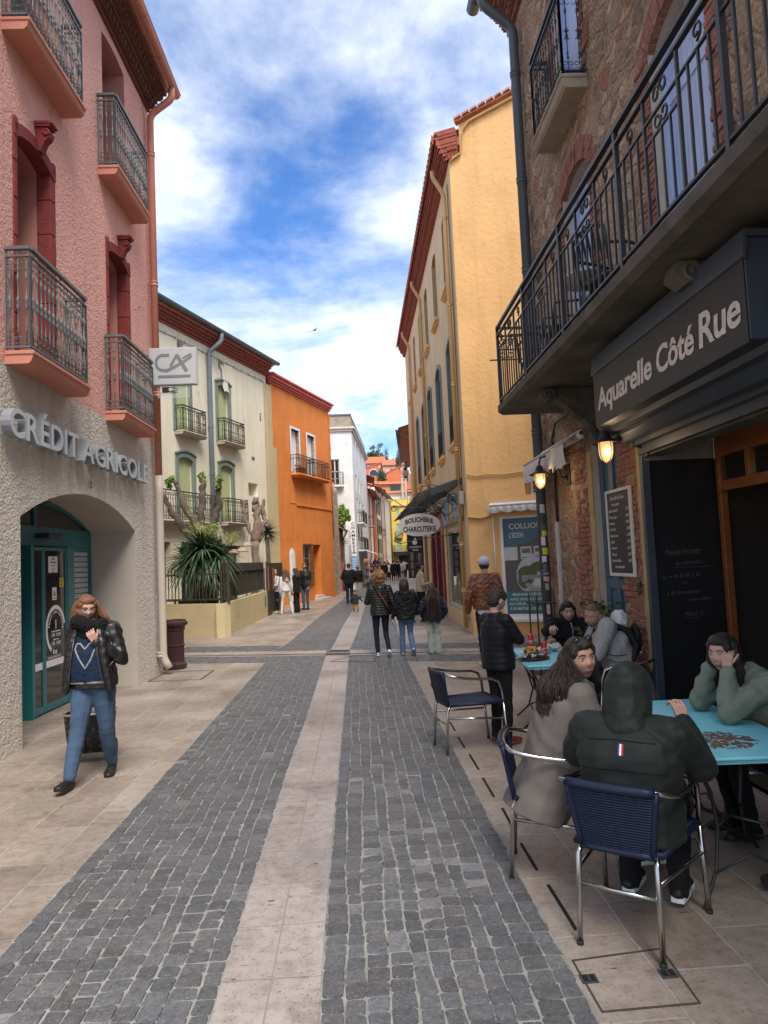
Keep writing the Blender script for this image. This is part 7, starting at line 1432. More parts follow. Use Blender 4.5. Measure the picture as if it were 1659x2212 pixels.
def spiky(label,Y,c,R_,n,cols,seed,stems,w_=.035,droop=.9,name='palm',extra=None):
 rr=random.Random(seed);C0=Vector(atY(*c,Y));t_=empty(name,(C0.x,Y,0),0,label,'palm');b=MB()
 for P_ in stems:b.tube([Vector(atY(px_,py_,Y))-Vector((C0.x,Y,0)) for px_,py_ in P_],[.10,.085,.08,.07][:len(P_)],8)
 b.build('trunk',bark,t_);b=MB()
 for cc,rad,k_ in extra or [((0,0),1.0,n)]:
  c0=Vector((cc[0],0,C0.z+cc[1]))
  for i in range(k_):
   a=rr.uniform(0,2*PI);el=math.asin(rr.uniform(-.75,1.0));L_=R_*rad*rr.uniform(.75,1.12);d=Vector((math.cos(a)*math.cos(el),math.sin(a)*math.cos(el),math.sin(el)));sd=d.cross(Vector((0,0,1))).normalized() if abs(d.z)<.98 else Vector((1,0,0));vs=[];m_=6
   for j in range(m_+1):
    t2=j/m_;p=c0+d*(L_*t2)+Vector((0,0,-droop*L_*.55*t2*t2*(1-.5*max(0,d.z))));ww=w_*(.5+1.0*t2 if t2<.4 else (1-t2)*1.45+.02);vs+=[p-sd*ww+Vector((0,0,ww*.4)),p,p+sd*ww+Vector((0,0,ww*.4))]
   fs=[]
   for j in range(m_):fs+=[(3*j,3*j+1,3*j+4,3*j+3),(3*j+1,3*j+2,3*j+5,3*j+4)]
   b.add(vs,fs,rr.randrange(len(cols)),True)
 b.build('crown',cols,t_);return t_,C0
pal=[mat('palm_dark',(.022,.060,.024),rough=.4,var=.25,spec=.5),mat('palm_mid',(.045,.095,.038),rough=.4,var=.2,spec=.5),mat('palm_pale',(.12,.18,.09),rough=.45,var=.2)]
pt,PC=spiky('big bushy green yucca palm with long arching sword leaves behind the railing',19.9,(438,1190),1.12,0,pal,4,[[(420,1300),(412,1250),(405,1215)],[(425,1300),(436,1250),(440,1200)],[(425,1300),(450,1245),(465,1205)]],.034,1.0,extra=[((0,0),1.0,330),((-.45,-.25),.75,150),((.42,-.15),.8,150)])
b=MB();rr=random.Random(6)
for i in range(60):
 a=rr.uniform(0,2*PI);c0=Vector((rr.uniform(-.2,.35) if i<42 else rr.uniform(.6,.85),rr.uniform(-.3,.1),PC.z+(.35 if i<42 else .1)));e=c0+Vector((math.cos(a)*.32,math.sin(a)*.3,rr.uniform(.1,.45)));b.tube([c0,c0.lerp(e,.5)+Vector((0,0,.08)),e],.006,3)
 for k_ in range(8):p=c0.lerp(e,rr.uniform(.3,1));q=p+Vector((rr.gauss(0,.06),rr.gauss(0,.06),rr.gauss(.02,.05)));b.tube([p,q],.005,3)
b.build('flower_plume',mat('plume_yellow',(.36,.38,.14),rough=.7),pt)
spiky('thin dark spiky plant beside the bare pollarded tree',28.2,(577,1150),.62,150,[mat('palm_brown',(.05,.035,.03),rough=.6),pal[0]],9,[[(580,1300),(580,1210),(577,1160)]],.022,.5)
def bistro_chair(x,y,rz,label):
 t_=empty('bistro_chair',(x,y,0),rz,label,'chair','woven chairs on the restaurant terrace');wv=mat('black_white_weave',(.30,.31,.33),rough=.6,var=.75,vs=45)
 b=MB();b.lathe([(.0,.43),(.21,.43),(.215,.45),(.2,.46),(0,.46)],seg=16);b.build('seat',wv,t_)
 b=MB();P_=[(-.21,.12,.45),(-.22,.2,.72),(-.14,.24,.90),(0,.25,.96),(.14,.24,.90),(.22,.2,.72),(.21,.12,.45)];b.tube(P_,.018,6);b.add(P_+[(0,.20,.45)],[tuple(range(7))],1);b.build('backrest',[blackiron,wv],t_)
 for a in (.8,2.3,3.9,5.4):b=MB();b.tube([(.17*math.cos(a),.17*math.sin(a),.44),(.23*math.cos(a),.23*math.sin(a),0)],.014,5);b.build('leg',blackiron,t_)
for i,(px_,Y) in enumerate(((403,20.6),(418,20.2),(447,20.9))):q=atY(px_,1300,Y);bistro_chair(q.x,Y,(.5,-.3,2.8)[i],('left woven bistro chair behind the low cream wall','middle woven bistro chair behind the low cream wall, nearest the palm stems','right woven bistro chair behind the low cream wall')[i])
for i,(px_,Y) in enumerate(((378,20.9),(463,21.4))):
 q=atY(px_,1300,Y);t_=empty('terrace_table',(q.x,Y,0),0,('pale terrace table near the pink building behind the wall','pale terrace table behind the palm on the restaurant terrace')[i],'table');b=MB();b.box(-.4,.4,-.35,.35,.88,.92,b=.01);b.build('tabletop',wht2,t_);b=MB();b.tube([(0,0,.0),(0,0,.88)],.03,8);b.box(-.2,.2,-.2,.2,0,.03);b.build('pedestal',blackiron,t_)
for i,(px_,py_,Y) in enumerate(((533,1178,24.5),(523,1190,24.2),(505,1194,24.5))):
 q=atY(px_,py_,Y);t_=empty('wicker_lampshade',tuple(q),0,('wicker lampshade hanging highest, closest to the bare tree','middle of the three wicker lampshades by the cream house','leftmost of the three wicker lampshades by the cream house')[i],'lampshade','wicker lampshades over the terrace');b=MB();b.lathe([(.03,.12),(.12,.09),(.2,.0),(.21,-.02),(.19,-.03)],seg=14);b.build('lamp_shade',mat('wicker',(.36,.28,.20),rough=.8,var=.5,vs=40),t_);b=MB();b.tube([(0,0,.12),(.15,.3,.9)],.006,4);b.build('cord',blackiron,t_)
bp_=atY(679,714,45);b=MB();b.tube([(-.12,0,0),(0,0,.02),(.15,0,0)],[.01,.045,.01],8);b.add([(-.05,0,.03),(.08,0,.03),(-.02,-.5,.10),(-.12,-.75,.02)],[(0,1,2,3)]);b.add([(-.05,0,.03),(.08,0,.03),(-.02,.5,.10),(-.12,.75,.02)],[(0,3,2,1)]);b.build('bird',ink,loc=bp_,rz=.6,label='small dark bird gliding in the blue sky above the orange house',cat='bird')
# ================================================================ people
def _remesh(v,f,voxel,smooth=2,disp=None,seed=0,dec=0):
 me=bpy.data.meshes.new('t');me.from_pydata([tuple(p) for p in v],[],f);o=bpy.data.objects.new('t',me);COL.objects.link(o)
 m=o.modifiers.new('r','REMESH');m.mode='VOXEL';m.voxel_size=voxel
 if smooth:s=o.modifiers.new('s','SMOOTH');s.iterations=smooth;s.factor=.5
 if dec:d=o.modifiers.new('d','DECIMATE');d.ratio=dec
 m2=bpy.data.meshes.new_from_object(o.evaluated_get(bpy.context.evaluated_depsgraph_get()));bpy.data.objects.remove(o);bpy.data.meshes.remove(me)
 n=len(m2.vertices);a=np.empty(n*3,dtype=np.float32);m2.vertices.foreach_get('co',a);a=a.reshape(-1,3)
 if disp:
  nn=np.empty(n*3,dtype=np.float32);m2.vertex_normals.foreach_get('vector',nn);a=a+nn.reshape(-1,3)*disp(a,nn.reshape(-1,3))[:,None]
 fs=[tuple(p.vertices) for p in m2.polygons];bpy.data.meshes.remove(m2);return [tuple(p) for p in a.tolist()],fs
def wrinkle(amp=.005,wl=.09,seed=0,dirs=None):
 r=np.random.default_rng(seed);W=[(r.normal(size=3),r.uniform(0,6.28),r.uniform(.6,1.6)) for _ in range(7)]
 def f(a,n):
  s=0
  for d,ph,k in W:
   d=d/np.linalg.norm(d)*(1,1,1.6);s=s+np.sin(a@d*(2*PI/wl/k)+ph+1.5*np.sin(a@d[::-1]*(9/k)+ph))
  return amp*.38*(s/2.2)
 return f
def puffer(pitch=.06,amp=.008,seed=0,ax=2):
 w_=wrinkle(amp*.4,.05,seed)
 return lambda a,n:amp*(np.abs(np.sin(a[:,ax]*PI/pitch))**.6*1.5-1.0)+w_(a,n)
class Blob(MB):
 def cap(s,a,b,ra,rb,seg=10):s.tube([a,Vector(a).lerp(Vector(b),.5),b],[ra,(ra+rb)/2,rb],seg);s.ball(a,ra,10);s.ball(b,rb,10);return s
 def chain(s,P_,R_):
  for i in range(len(P_)-1):s.cap(P_[i],P_[i+1],R_[i],R_[i+1])
  return s
 def ell(s,c,r,M=None):
  b=MB();b.ball((0,0,0),1,14);M=M or Matrix.Identity(3);s.add([Vector(c)+M @ Vector((p[0]*r[0],p[1]*r[1],p[2]*r[2])) for p in b.v],b.f,None,True);return s
 def loft(s,rings,seg=16):
  vs=[];fs=[]
  for c,rx,ry,R_,F_ in rings:
   for k in range(seg):
    a=2*PI*k/seg;ca,sa=math.cos(a),math.sin(a);vs.append(Vector(c)+Vector(R_)*rx*math.copysign(abs(ca)**.85,ca)+Vector(F_)*ry*math.copysign(abs(sa)**.85,sa))
  for i in range(len(rings)-1):
   for k in range(seg):fs.append((i*seg+k,i*seg+(k+1) % seg,(i+1)*seg+(k+1) % seg,(i+1)*seg+k))
  fs+=[tuple(reversed(range(seg))),tuple(range((len(rings)-1)*seg,len(rings)*seg))];s.add(vs,fs,None,True);return s
 def done(s,name,m,parent,voxel=.012,smooth=3,disp=None,dec=0):
  s.v,s.f=_remesh(s.v,s.f,voxel,smooth,disp,dec=dec);s.m=[0]*len(s.f);s.sm=[True]*len(s.f);return s.build(name,m,parent)
skins=[mat('skin_fair',(.56,.33,.25),rough=.5,var=.08,vs=12,sss=.15,spec=.35),mat('skin_warm',(.46,.25,.175),rough=.5,var=.08,vs=12,sss=.15,spec=.35)]
eyew=mat('eye_white',(.62,.60,.58),rough=.25);iris=mat('iris',(.035,.022,.015),rough=.2);lipm=mat('lips',(.40,.13,.12),rough=.4,var=.1);
def hairm(nm,c,v=.45):return mat(nm,c,rough=.45,var=v,vs=28,stretch=(2.5,2.5,.5),bump=.8,bs=60,bdist=.01,spec=.4)
H_blk,H_dkb,H_brn,H_cop,H_bln,H_gry=hairm('black_hair',(.013,.011,.011)),hairm('dark_brown_hair',(.028,.018,.014)),hairm('brown_hair',(.10,.045,.022)),hairm('copper_curls',(.34,.17,.075),.6),hairm('blond_hair',(.42,.30,.17)),hairm('grey_brown_hair',(.15,.105,.075))
def cloth(nm,c,rough=.85,**k):
 k.setdefault('var',.14);k.setdefault('vs',7);k.setdefault('bump',.25);k.setdefault('bs',90);k.setdefault('bdist',.004);k.setdefault('spec',.18);return mat(nm,c,rough=rough,sheen=.03,**k)
def head_geo(M4,sc,skin_i=0,eyes=True,brow=True,beard=False,hollow=None,mouth_z=-.062,age=0):
 """a head looking along +Y, built from a shaped ellipsoid; returns MB with slots skin, white, iris, lip, brow"""
 b=MB();n,m_=40,30;vs=[];fs=[];lipf=set()
 g=lambda u,s_:math.exp(-(u/s_)**2)
 for i in range(1,m_):
  t_=PI*i/m_;z0=math.cos(t_)
  for k in range(n):
   a=2*PI*k/n;x=math.sin(t_)*math.sin(a)*.076;y=math.sin(t_)*math.cos(a)*.097;z=z0*.118
   fr=max(0,math.cos(a));low=max(0,-z0)
   x*=1-.30*low**1.6*(.4+.6*fr);
   if y<0:y*=1-.35*low
   else:y*=1-.06*low
   if y>0:
    flat=.090-abs(x)**2*3.2;y=min(y,flat)
   if fr>.15 and y>.02:
    y+=.024*g(x,.011)*(g(z+.022,.013)+.55*g(z+.004,.016))
    y+=.006*g(abs(x)-.006-.01,.012)*g(z+.028,.009)
    y+=.006*g(abs(x)-.028,.022)*g(z-.026,.010)
    y -=.0115*g(abs(x)-.031,.015)*g(z-.006,.012)
    y+=.006*g(abs(x)-.042,.018)*g(z+.028,.02)
    y+=.0075*g(x,.024)*(g(z+.060,.0055)+.9*g(z+.071,.006))-.004*g(x,.024)*g(z+.0655,.0028)
    y+=.007*g(x,.022)*g(z+.096,.014);y -=.004*g(x,.03)*g(z+.083,.007)
   vs.append((x,y,z))
 for i in range(m_-2):
  for k in range(n):fs.append((i*n+k,(i+1)*n+k,(i+1)*n+(k+1) % n,i*n+(k+1) % n))
 vs+=[(0,0,.118),(0,.012,-.118)];q=len(vs)-2
 for k in range(n):fs+=[(q,k,(k+1) % n),(q+1,(m_-2)*n+(k+1) % n,(m_-2)*n+k)]
 b.add(vs,fs,0,True)
 for j,f in enumerate(b.f):
  c=np.mean([vs[i] for i in f],axis=0)
  if c[1]>.05 and abs(c[0])<.024 and -.077<c[2]<-.055:b.m[j]=3
  if beard and c[1]>.02 and c[2]<-.045 and b.m[j]==0:b.m[j]=4 if abs(c[0])<.065 else 0
 for sg in (-1,1):
  b.ball((sg*.078,-.004,-.006),1,10,0,(.009,.02,.033))
  b.ball((sg*.083,.004,-.004),1,8,0,(.005,.008,.018))
  if eyes:
   b.ball((sg*.031,.0745,.005),.0125,12,1,(1.25,.8,.72));b.ball((sg*.031,.0818,.005),.0062,8,2,(1,.6,1))
   b.tube([(sg*.015,.0835,.010),(sg*.024,.0865,.0155),(sg*.034,.0855,.0160),(sg*.045,.078,.0105)],.0028,5,0);b.tube([(sg*.015,.0838,.0115),(sg*.025,.0880,.0140),(sg*.034,.0865,.0142),(sg*.046,.0775,.0090)],.0013,4,2)
   b.tube([(sg*.017,.082,.000),(sg*.030,.0845,-.0045),(sg*.043,.078,.000)],.0024,5,0)
  if brow:b.tube([(sg*.012,.094,.024),(sg*.024,.0945,.030),(sg*.036,.090,.031),(sg*.050,.078,.026)],[.0022,.0034,.0032,.0015],5,4)
 b.v=[tuple(M4 @ (Vector(p)*sc)) for p in b.v];return b
def hand_prims(b,wr,D,Nn,curl=.5,sc=1.0,side=1,spread=.0,thumb=.5):
 """palm and five fingers: D along the forearm, Nn out of the back of the hand, side says where the thumb is"""
 D=Vector(D).normalized();Nn=(Vector(Nn)-D*Vector(Nn).dot(D)).normalized();S=D.cross(Nn)*side;wr=Vector(wr);k=sc*.95
 for t_ in (-.5,-.17,.17,.5):b.cap(wr+D*.015*k+S*t_*.035*k,wr+D*.088*k+S*t_*.062*k,.0145*k,.0125*k,8)
 for i,(off,L_) in enumerate(((.5,.068),(.17,.078),(-.17,.072),(-.5,.056))):
  p=wr+D*.092*k+S*off*.064*k;d=(D+S*off*spread*.5).normalized();n_=Nn;c=curl*(1+.1*i);r=.0088*k
  for j,fr in enumerate((.46,.30,.24)):
   a=c*(.75 if j==0 else 1.0);d2=d*math.cos(a)-n_*math.sin(a);n_=n_*math.cos(a)+d*math.sin(a);q=p+d2*L_*fr*k;b.cap(p,q,r,r*.92,8);p,d,r=q,d2,r*.92
 p=wr+D*.03*k+S*.022*k;d=(D*.75+S*.6-Nn*.3).normalized()
 for j,(L_,r) in enumerate(((.034,.0115),(.026,.0098),(.020,.0088))):q=p+d*L_*k;b.cap(p,q,r*k,r*.92*k,8);p=q;d=(d*math.cos(thumb*.6)+(D*.9-Nn*.4).normalized()*math.sin(thumb*.6)).normalized()
def base_pose(H):
 J=dict(pel=(0,0,.530),waist=(0,.005,.60),chest=(0,.0,.72),nb=(0,-.008,.822),head=(0,.012,.925))
 for s,k in (('l',-1),('r',1)):J.update({'sh'+s:(k*.100,-.005,.800),'el'+s:(k*.128,-.015,.630),'wr'+s:(k*.130,.025,.485),'hj'+s:(k*.050,0,.515),'kn'+s:(k*.052,.008,.285),'an'+s:(k*.050,-.012,.045)})
 return {k:Vector(v)*H for k,v in J.items()}
def person(label,x,y,rz,H,top,pants,shoes,hair,skin=0,pose=None,headrot=(0,0,0),lod=1,group=None,build_=1.0,foot=None,z=0.0,hands=None,eyes=True,sleeve=True,jk=None,pk=None,hood=None,beard=False,toes=None,pelvis=True):
 """local frame: x to the person's right, y the way they face. pose values are metres in that frame"""
 J=base_pose(H);J.update({k:Vector(v) for k,v in (pose or {}).items()});S=H/1.70;B_=build_;vox=(.020,.013,.010)[lod]
 rt=empty('person',(x,y,z),rz,label,'person',group);skm=skins[skin];jk=jk or {};pk=pk or {}
 Rv=(J['shr']-J['shl']).normalized();Hv=(J['hjr']-J['hjl']).normalized();hs=(H/1.70)**.45*(1.0 if H>1.2 else 1.02)
 HM=Matrix.Translation(J['head']) @ Matrix.Rotation(headrot[0],4,'Z') @ Matrix.Rotation(headrot[1],4,'X') @ Matrix.Rotation(headrot[2],4,'Y')
 b=Blob();b.cap(J['nb']-Vector((0,0,.03)),J['head']+HM.to_3x3() @ Vector((0,-.02,-.05))*hs,.056*S*B_**.5,.050*hs);b.chain([J['pel'],J['chest'],J['nb']],[.10*S,.105*S,.05*S])
 for s in 'lr':b.chain([J['nb'],J['sh'+s],J['el'+s],J['wr'+s]],[.045*S,.045*S,.036*S,.0255*S]);b.chain([J['pel'],J['hj'+s],J['kn'+s],J['an'+s]],[.09*S,.070*S,.048*S,.036*S])
 v,f=_remesh(b.v,b.f,vox,2);bm=head_geo(HM,hs,skin,eyes and lod>0,lod>0,beard);bm.add(v,f,0,True)
 hb=Blob()
 for s,sd in (('l',-1),('r',1)):
  D=(J['wr'+s]-J['el'+s]).normalized();hd=(hands or {}).get(s,{});D2=Vector(hd.get('D',D));Nn=Vector(hd.get('N',(sd,0,0)))
  if hd.get('skip'):continue
  hb2=Blob();hand_prims(hb2,J['wr'+s]+D*.01,D2,Nn,hd.get('curl',.45),S**.8*hd.get('sc',1.0),hd.get('side',sd),hd.get('spread',.15),hd.get('thumb',.5));hb.add(hb2.v,hb2.f)
 if hb.v:v,f=_remesh(hb.v,hb.f,(.007,.0045,.0033)[lod],1);bm.add(v,f,0,True)
 bd_=bm.build('body',[skm,eyew,iris,lipm,hair[1] if hair and not beard else (beard or H_dkb)],rt)
 tr=Blob();w_=pk.get('w',1.0)*B_;fl=pk.get('flare',1.0);pr_=pk.get('hip',1.0)*B_
 fwd=lambda t_,R_:t_.cross(R_).normalized()*-1
 ax=(J['waist']-J['pel']).normalized();F_=fwd(ax,Hv)
 tr.loft([(J['pel']-ax*.05*S,.125*S*pr_,.105*S*pr_,Hv,F_),(J['pel'],.165*S*pr_,.125*S*pr_,Hv,F_),(J['pel']+ax*.06*S,.158*S*pr_,.118*S*pr_,Hv,F_),(J['pel']+ax*.12*S,.138*S*B_,.105*S*B_,Hv,F_)])
 for s in 'lr':
  hj,kn,an=J['hj'+s],J['kn'+s],J['an'+s];d=(kn-hj).normalized();d2=(an-kn).normalized();end=an-d2*pk.get('crop',-.01)*S
  tr.chain([J['pel'].lerp(hj,.6)-Vector((0,0,.01)),hj+d*.06*S,hj.lerp(kn,.55),kn,kn.lerp(an,.35)-fwd(d2,Hv)*-.006,end],[.095*S*w_,.090*S*w_,.074*S*w_,(.058*S)*w_*(.55+.45*fl),.056*S*w_*fl,.043*S*w_*fl*(1.0 if fl<=1 else fl)])
 tr.done('trousers',pants,rt,vox*.9,2,pk.get('disp') or wrinkle(.0055*S,.10,int(H*100)))
 for s in 'lr':
  an,kn=J['an'+s],J['kn'+s];td=Vector((toes or {}).get(s,(0,1,-.0))).normalized();up=Vector((0,0,1))-td*td.z;up.normalize() if up.length>.1 else None
  if up.length<.1:up=Vector((0,-1,0))
  if abs(td.z)>.45:up=(Vector((0,0,1))-td*td.z).normalized()
  sdv=td.cross(up);L_=.255*S;boot=(shoes[1] if isinstance(shoes,tuple) else {}).get('boot',0);sm0=shoes[0] if isinstance(shoes,tuple) else shoes;slm=(shoes[1].get('sole') if isinstance(shoes,tuple) else None) or white_p
  heel=an-up*.045*S-td*.045*S;sb=Blob();R3=Matrix((sdv,td,up)).transposed()
  sb.ell(heel+td*.04*S+up*.028*S,(.038*S,.058*S,.042*S),R3);sb.ell(heel+td*.12*S+up*.025*S,(.042*S,.075*S,.036*S),R3);sb.ell(heel+td*.185*S+up*.018*S,(.045*S,.062*S,.027*S),R3);sb.cap(heel+td*.045*S+up*.03*S,an+(kn-an).normalized()*(.02+boot)*S,.036*S,(.038 if not boot else .046)*S)
  o=sb.done('shoe',sm0,rt,.010 if lod else .016,1)
  so_=MB();P_=[];
  for a,yy,xx in ((0,-.012,.0),(1,-.006,.03),(2,.05,.038),(3,.12,.043),(4,.19,.046),(5,.225,.034),(6,.240,.0)):P_.append((xx*S,yy*S))
  out_=[(p[0],p[1]) for p in P_]+[(-p[0],p[1]) for p in reversed(P_[1:-1])];n=len(out_);th=(.022+.012*(boot>0))*S;vs=[heel+sdv*p[0]+td*p[1]-up*.006*S for p in out_]+[heel+sdv*p[0]*1.0+td*p[1]+up*(th-.006*S) for p in out_]
  so_.add(vs,[tuple(range(n)),tuple(reversed(range(n,2*n)))]+[(i,(i+1) % n,n+(i+1) % n,n+i) for i in range(n)],0,False);so_.build('sole',slm,o)
 tp=Blob();bk=jk.get('bulk',1.0)*B_;hem=jk.get('hem',.06);ax2=(J['nb']-J['chest']).normalized();F2=fwd(ax2,Rv);F1=fwd((J['chest']-J['pel']).normalized(),Hv)
 low=J['pel']-ax*hem*S;wst=J['pel'].lerp(J['chest'],.45);hw_=jk.get('hemw',1.0)
 Rm=(Rv+Hv).normalized();Fm=(F1+F2).normalized()
 tp.loft([(low,.172*S*bk*hw_,.132*S*bk*hw_,Hv,F1),(J['pel']+ax*.04*S,.172*S*bk*(hw_*.5+.5),.134*S*bk,Hv,F1),(wst+Fm*.004,.158*S*bk*jk.get('waist',1.0),.125*S*bk*jk.get('waist',1.0),Rm,Fm),(J['chest'],.178*S*bk,.132*S*bk,Rv,F2),(J['chest'].lerp(J['nb'],.55),.165*S*bk,.112*S*bk,Rv,F2),(J['nb']-ax2*.005*S,.085*S*bk,.078*S*bk,Rv,F2),(J['nb']+ax2*(.02+jk.get('collar',0))*S,.066*S*bk**.5+jk.get('cw',0),.066*S*bk**.5+jk.get('cw',0),Rv,F2)])
 sl=jk.get('sleeve',1.0)*B_
 for s in 'lr':
  sh,el,wr=J['sh'+s],J['el'+s],J['wr'+s];end=wr-(wr-el).normalized()*jk.get('cuff',.0)
  tp.chain([J['nb'].lerp(sh,.45)-ax2*.015*S,sh,sh.lerp(el,.55),el,el.lerp(end,.5),end],[.060*S*sl,.068*S*sl,.058*S*sl,.053*S*sl,.048*S*sl,.038*S*sl])
 tob=tp.done(jk.get('name','jacket'),top,rt,vox*.9,3 if lod else 2,jk.get('disp') or wrinkle(.0065*S,.11,int(H*77)))
 if hair:
  kind,hm=hair[:2];R3=HM.to_3x3();hp=lambda p:HM @ (Vector(p)*hs);hb=Blob();seed=int(abs(x*31+y*17));rr=random.Random(seed);hw=wrinkle(.005,.035,seed)
  if kind not in ('cap','none'):
   if kind=='receding':hb.ell(hp((0,-.034,.022)),(.083*hs,.078*hs,.092*hs),R3);hb.ell(hp((0,.0,.072)),(.066*hs,.078*hs,.050*hs),R3)
   else:hb.ell(hp((0,.022,.078)),(.070*hs,.074*hs,.046*hs),R3);hb.ell(hp((.052,.030,.045)),(.030*hs,.045*hs,.040*hs),R3);hb.ell(hp((-.052,.030,.045)),(.030*hs,.045*hs,.040*hs),R3);hb.ell(hp((0,-.018,.030)),(.085*hs,.090*hs,.098*hs),R3);hb.ell(hp((0,-.035,-.005)),(.083*hs,.070*hs,.085*hs),R3)
   if kind=='fringe':hb.ell(hp((0,.035,.075)),(.068*hs,.055*hs,.040*hs),R3);hb.ell(hp((.02,.06,.055)),(.05*hs,.036*hs,.028*hs),R3)
   if kind=='bun':hb.ell(hp((0,-.085,.07)),(.035,.035,.035),R3)
   if kind=='ponytail':hb.chain([hp((0,-.09,.05)),hp((0,-.14,.03)),hp((0,-.16,-.06)),hp((.0,-.14,-.16))],[.03*hs,.04*hs,.042*hs,.022*hs])
   if kind=='lob':
    for sx in (-1,1):hb.chain([hp((sx*.070,.0,.05)),hp((sx*.086,-.005,-.05)),hp((sx*.090,-.03,-.15)),hp((sx*.080,-.06,-.24))],[.030*hs,.030*hs,.034*hs,.02*hs])
    hb.chain([hp((0,-.07,-.02)),hp((0,-.09,-.12)),hp((0,-.10,-.25))],[.085*hs,.075*hs,.04*hs])
   if kind=='bob':hb.chain([hp((0,-.06,-.02)),hp((0,-.055,-.11))],[.085*hs,.075*hs]);hb.chain([hp((.075,-.02,.02)),hp((.078,-.005,-.10))],[.03*hs,.028*hs]);hb.chain([hp((-.075,-.02,.02)),hp((-.078,-.005,-.10))],[.03*hs,.028*hs])
  if kind in ('long','wavy'):
   L_=hair[2] if len(hair)>2 else .30;bkd=-J['nb'].normalized();base=J['nb']
   for sx in (-.5,0,.5):hb.chain([hp((sx*.11,-.055,.0)),hp((sx*.14,-.075,-.10)),Vector((J['nb'].x+sx*.20,J['nb'].y-.115*S,J['nb'].z-.04)),Vector((J['nb'].x+sx*.22,J['chest'].y-.145*S,J['nb'].z-L_*.7)),Vector((J['nb'].x+sx*.20,J['chest'].y-.15*S,J['nb'].z-L_))],[.065*hs,.062*hs,.048*hs,.034*hs,.014*hs]) if lod<2 else hb.chain([hp((sx*.11,-.055,.0)),hp((sx*.14,-.075,-.10)),Vector((J['nb'].x+sx*.16,J['nb'].y-.10*S,J['nb'].z-.04))],[.062*hs,.058*hs,.035*hs])
   for sx in (-1,1):hb.chain([hp((sx*.07,-.01,.03)),hp((sx*.082,-.02,-.06)),hp((sx*.095,-.04,-.14))],[.028*hs,.032*hs,.03*hs])
  if kind=='curly':
   for _ in range(70):
    d=Vector((rr.gauss(0,1),rr.gauss(0,1)-.35,rr.gauss(0,1)+.25)).normalized()
    if d.y>.55 and d.z<.5:continue
    hb.ell(hp((d.x*.105,-.02+d.y*.115,.02+d.z*.115)),(rr.uniform(.022,.036),)*3,R3)
   hw=wrinkle(.011,.022,seed)
  if kind=='cap':
   hb2=Blob();hb2.ell(hp((0,-.022,-.02)),(.080*hs,.078*hs,.07*hs),R3);hb2.done('hair',hair[2],rt,.008,1,hw)
   hb.ell(hp((0,-.008,.045)),(.092*hs,.108*hs,.088*hs),R3);ho_=hb.done('cap',hm,rt,.008,2)
   cb=MB();vs=[];n=10;bd2=hair[3] if len(hair)>3 else 1
   for i in range(n+1):
    a=-1.15+2.3*i/n
    for r_,zz in ((.095,.045),(.165,.030)):vs.append(hp((math.sin(a)*r_*(.85 if r_<.1 else .62),bd2*(math.cos(a)*r_)*(1.0),zz)))
   vs2=[Vector(p)-R3 @ Vector((0,0,.006)) for p in vs];fs=[]
   for i in range(n):fs+=[(2*i,2*i+1,2*i+3,2*i+2),(2*n+2+2*i,2*n+4+2*i,2*n+5+2*i,2*n+3+2*i),(2*i+1,2*n+3+2*i,2*n+5+2*i,2*i+3)]
   cb.add(vs+vs2,fs,0,True);cb.build('visor',hm,ho_)
  elif kind !='none':
   ho=hb.done('hair',hm,rt,(.014,.009,.007)[lod],2,hw)
   if kind in ('long','wavy','curly') and lod>0:
    sb=MB();L_=hair[2] if len(hair)>2 else .30;ns=(0,130,760)[lod];amp=.018 if kind=='wavy' else .006
    for i in range(ns):
     if kind=='curly':
      d=Vector((rr.gauss(0,1),rr.gauss(0,1)-.3,rr.gauss(0,1)+.1)).normalized();c0=hp((d.x*.10,-.02+d.y*.11,.02+d.z*.11));P_=[]
      if d.y>.5 and d.z<.5:continue
      for j in range(7):P_.append(c0+d*(.008*j)+Vector((math.sin(j*1.6+i),math.cos(j*1.6+i),math.sin(j*1.1+i*2)))*.016)
      sb.tube(P_,.0042,4,rr.randrange(2));continue
     a=rr.uniform(-PI*.93,PI*.93)*.62;ph=rr.uniform(0,6.28);q0=Vector((math.sin(a)*.084,-math.cos(a)*.088-.01,rr.uniform(-.05,.07)));l_=L_*rr.uniform(.75,1.12);P_=[];n=12
     bot=Vector((J['nb'].x+math.sin(a)*.155*S,J['nb'].y-math.cos(a)*.165*S,J['nb'].z));out=Vector((math.sin(a),-math.cos(a),0))
     for j in range(n+1):
      t_=j/n
      if t_<.3:p=hp(q0).lerp(bot+Vector((0,0,.03)),(t_/.3)**1.1)
      else:p=bot+Vector((0,0,.03))-Vector((0,0,(l_+.03)*(t_-.3)/.7))
      wv_=amp*min(1,t_*2.2);P_.append(p+Vector((math.sin(ph+t_*13),math.cos(ph*1.7+t_*12),.3*math.sin(ph+t_*9)))*wv_+out*.006*math.sin(ph*3))
     sb.tube(P_,[.0026]*(n-1)+[.0020,.001] if lod>1 else [.007]*n+[.002],4,1 if rr.random()<.22 else 0)
    lt=hairm('light_'+hm.name,tuple(min(1,c*1.8) for c in {'black_hair':(.013,.011,.011),'dark_brown_hair':(.032,.019,.013),'brown_hair':(.10,.045,.022),'copper_curls':(.26,.15,.08)}.get(hm.name,(.1,.06,.04))))
    sb.build('strands',[hm,lt],ho)
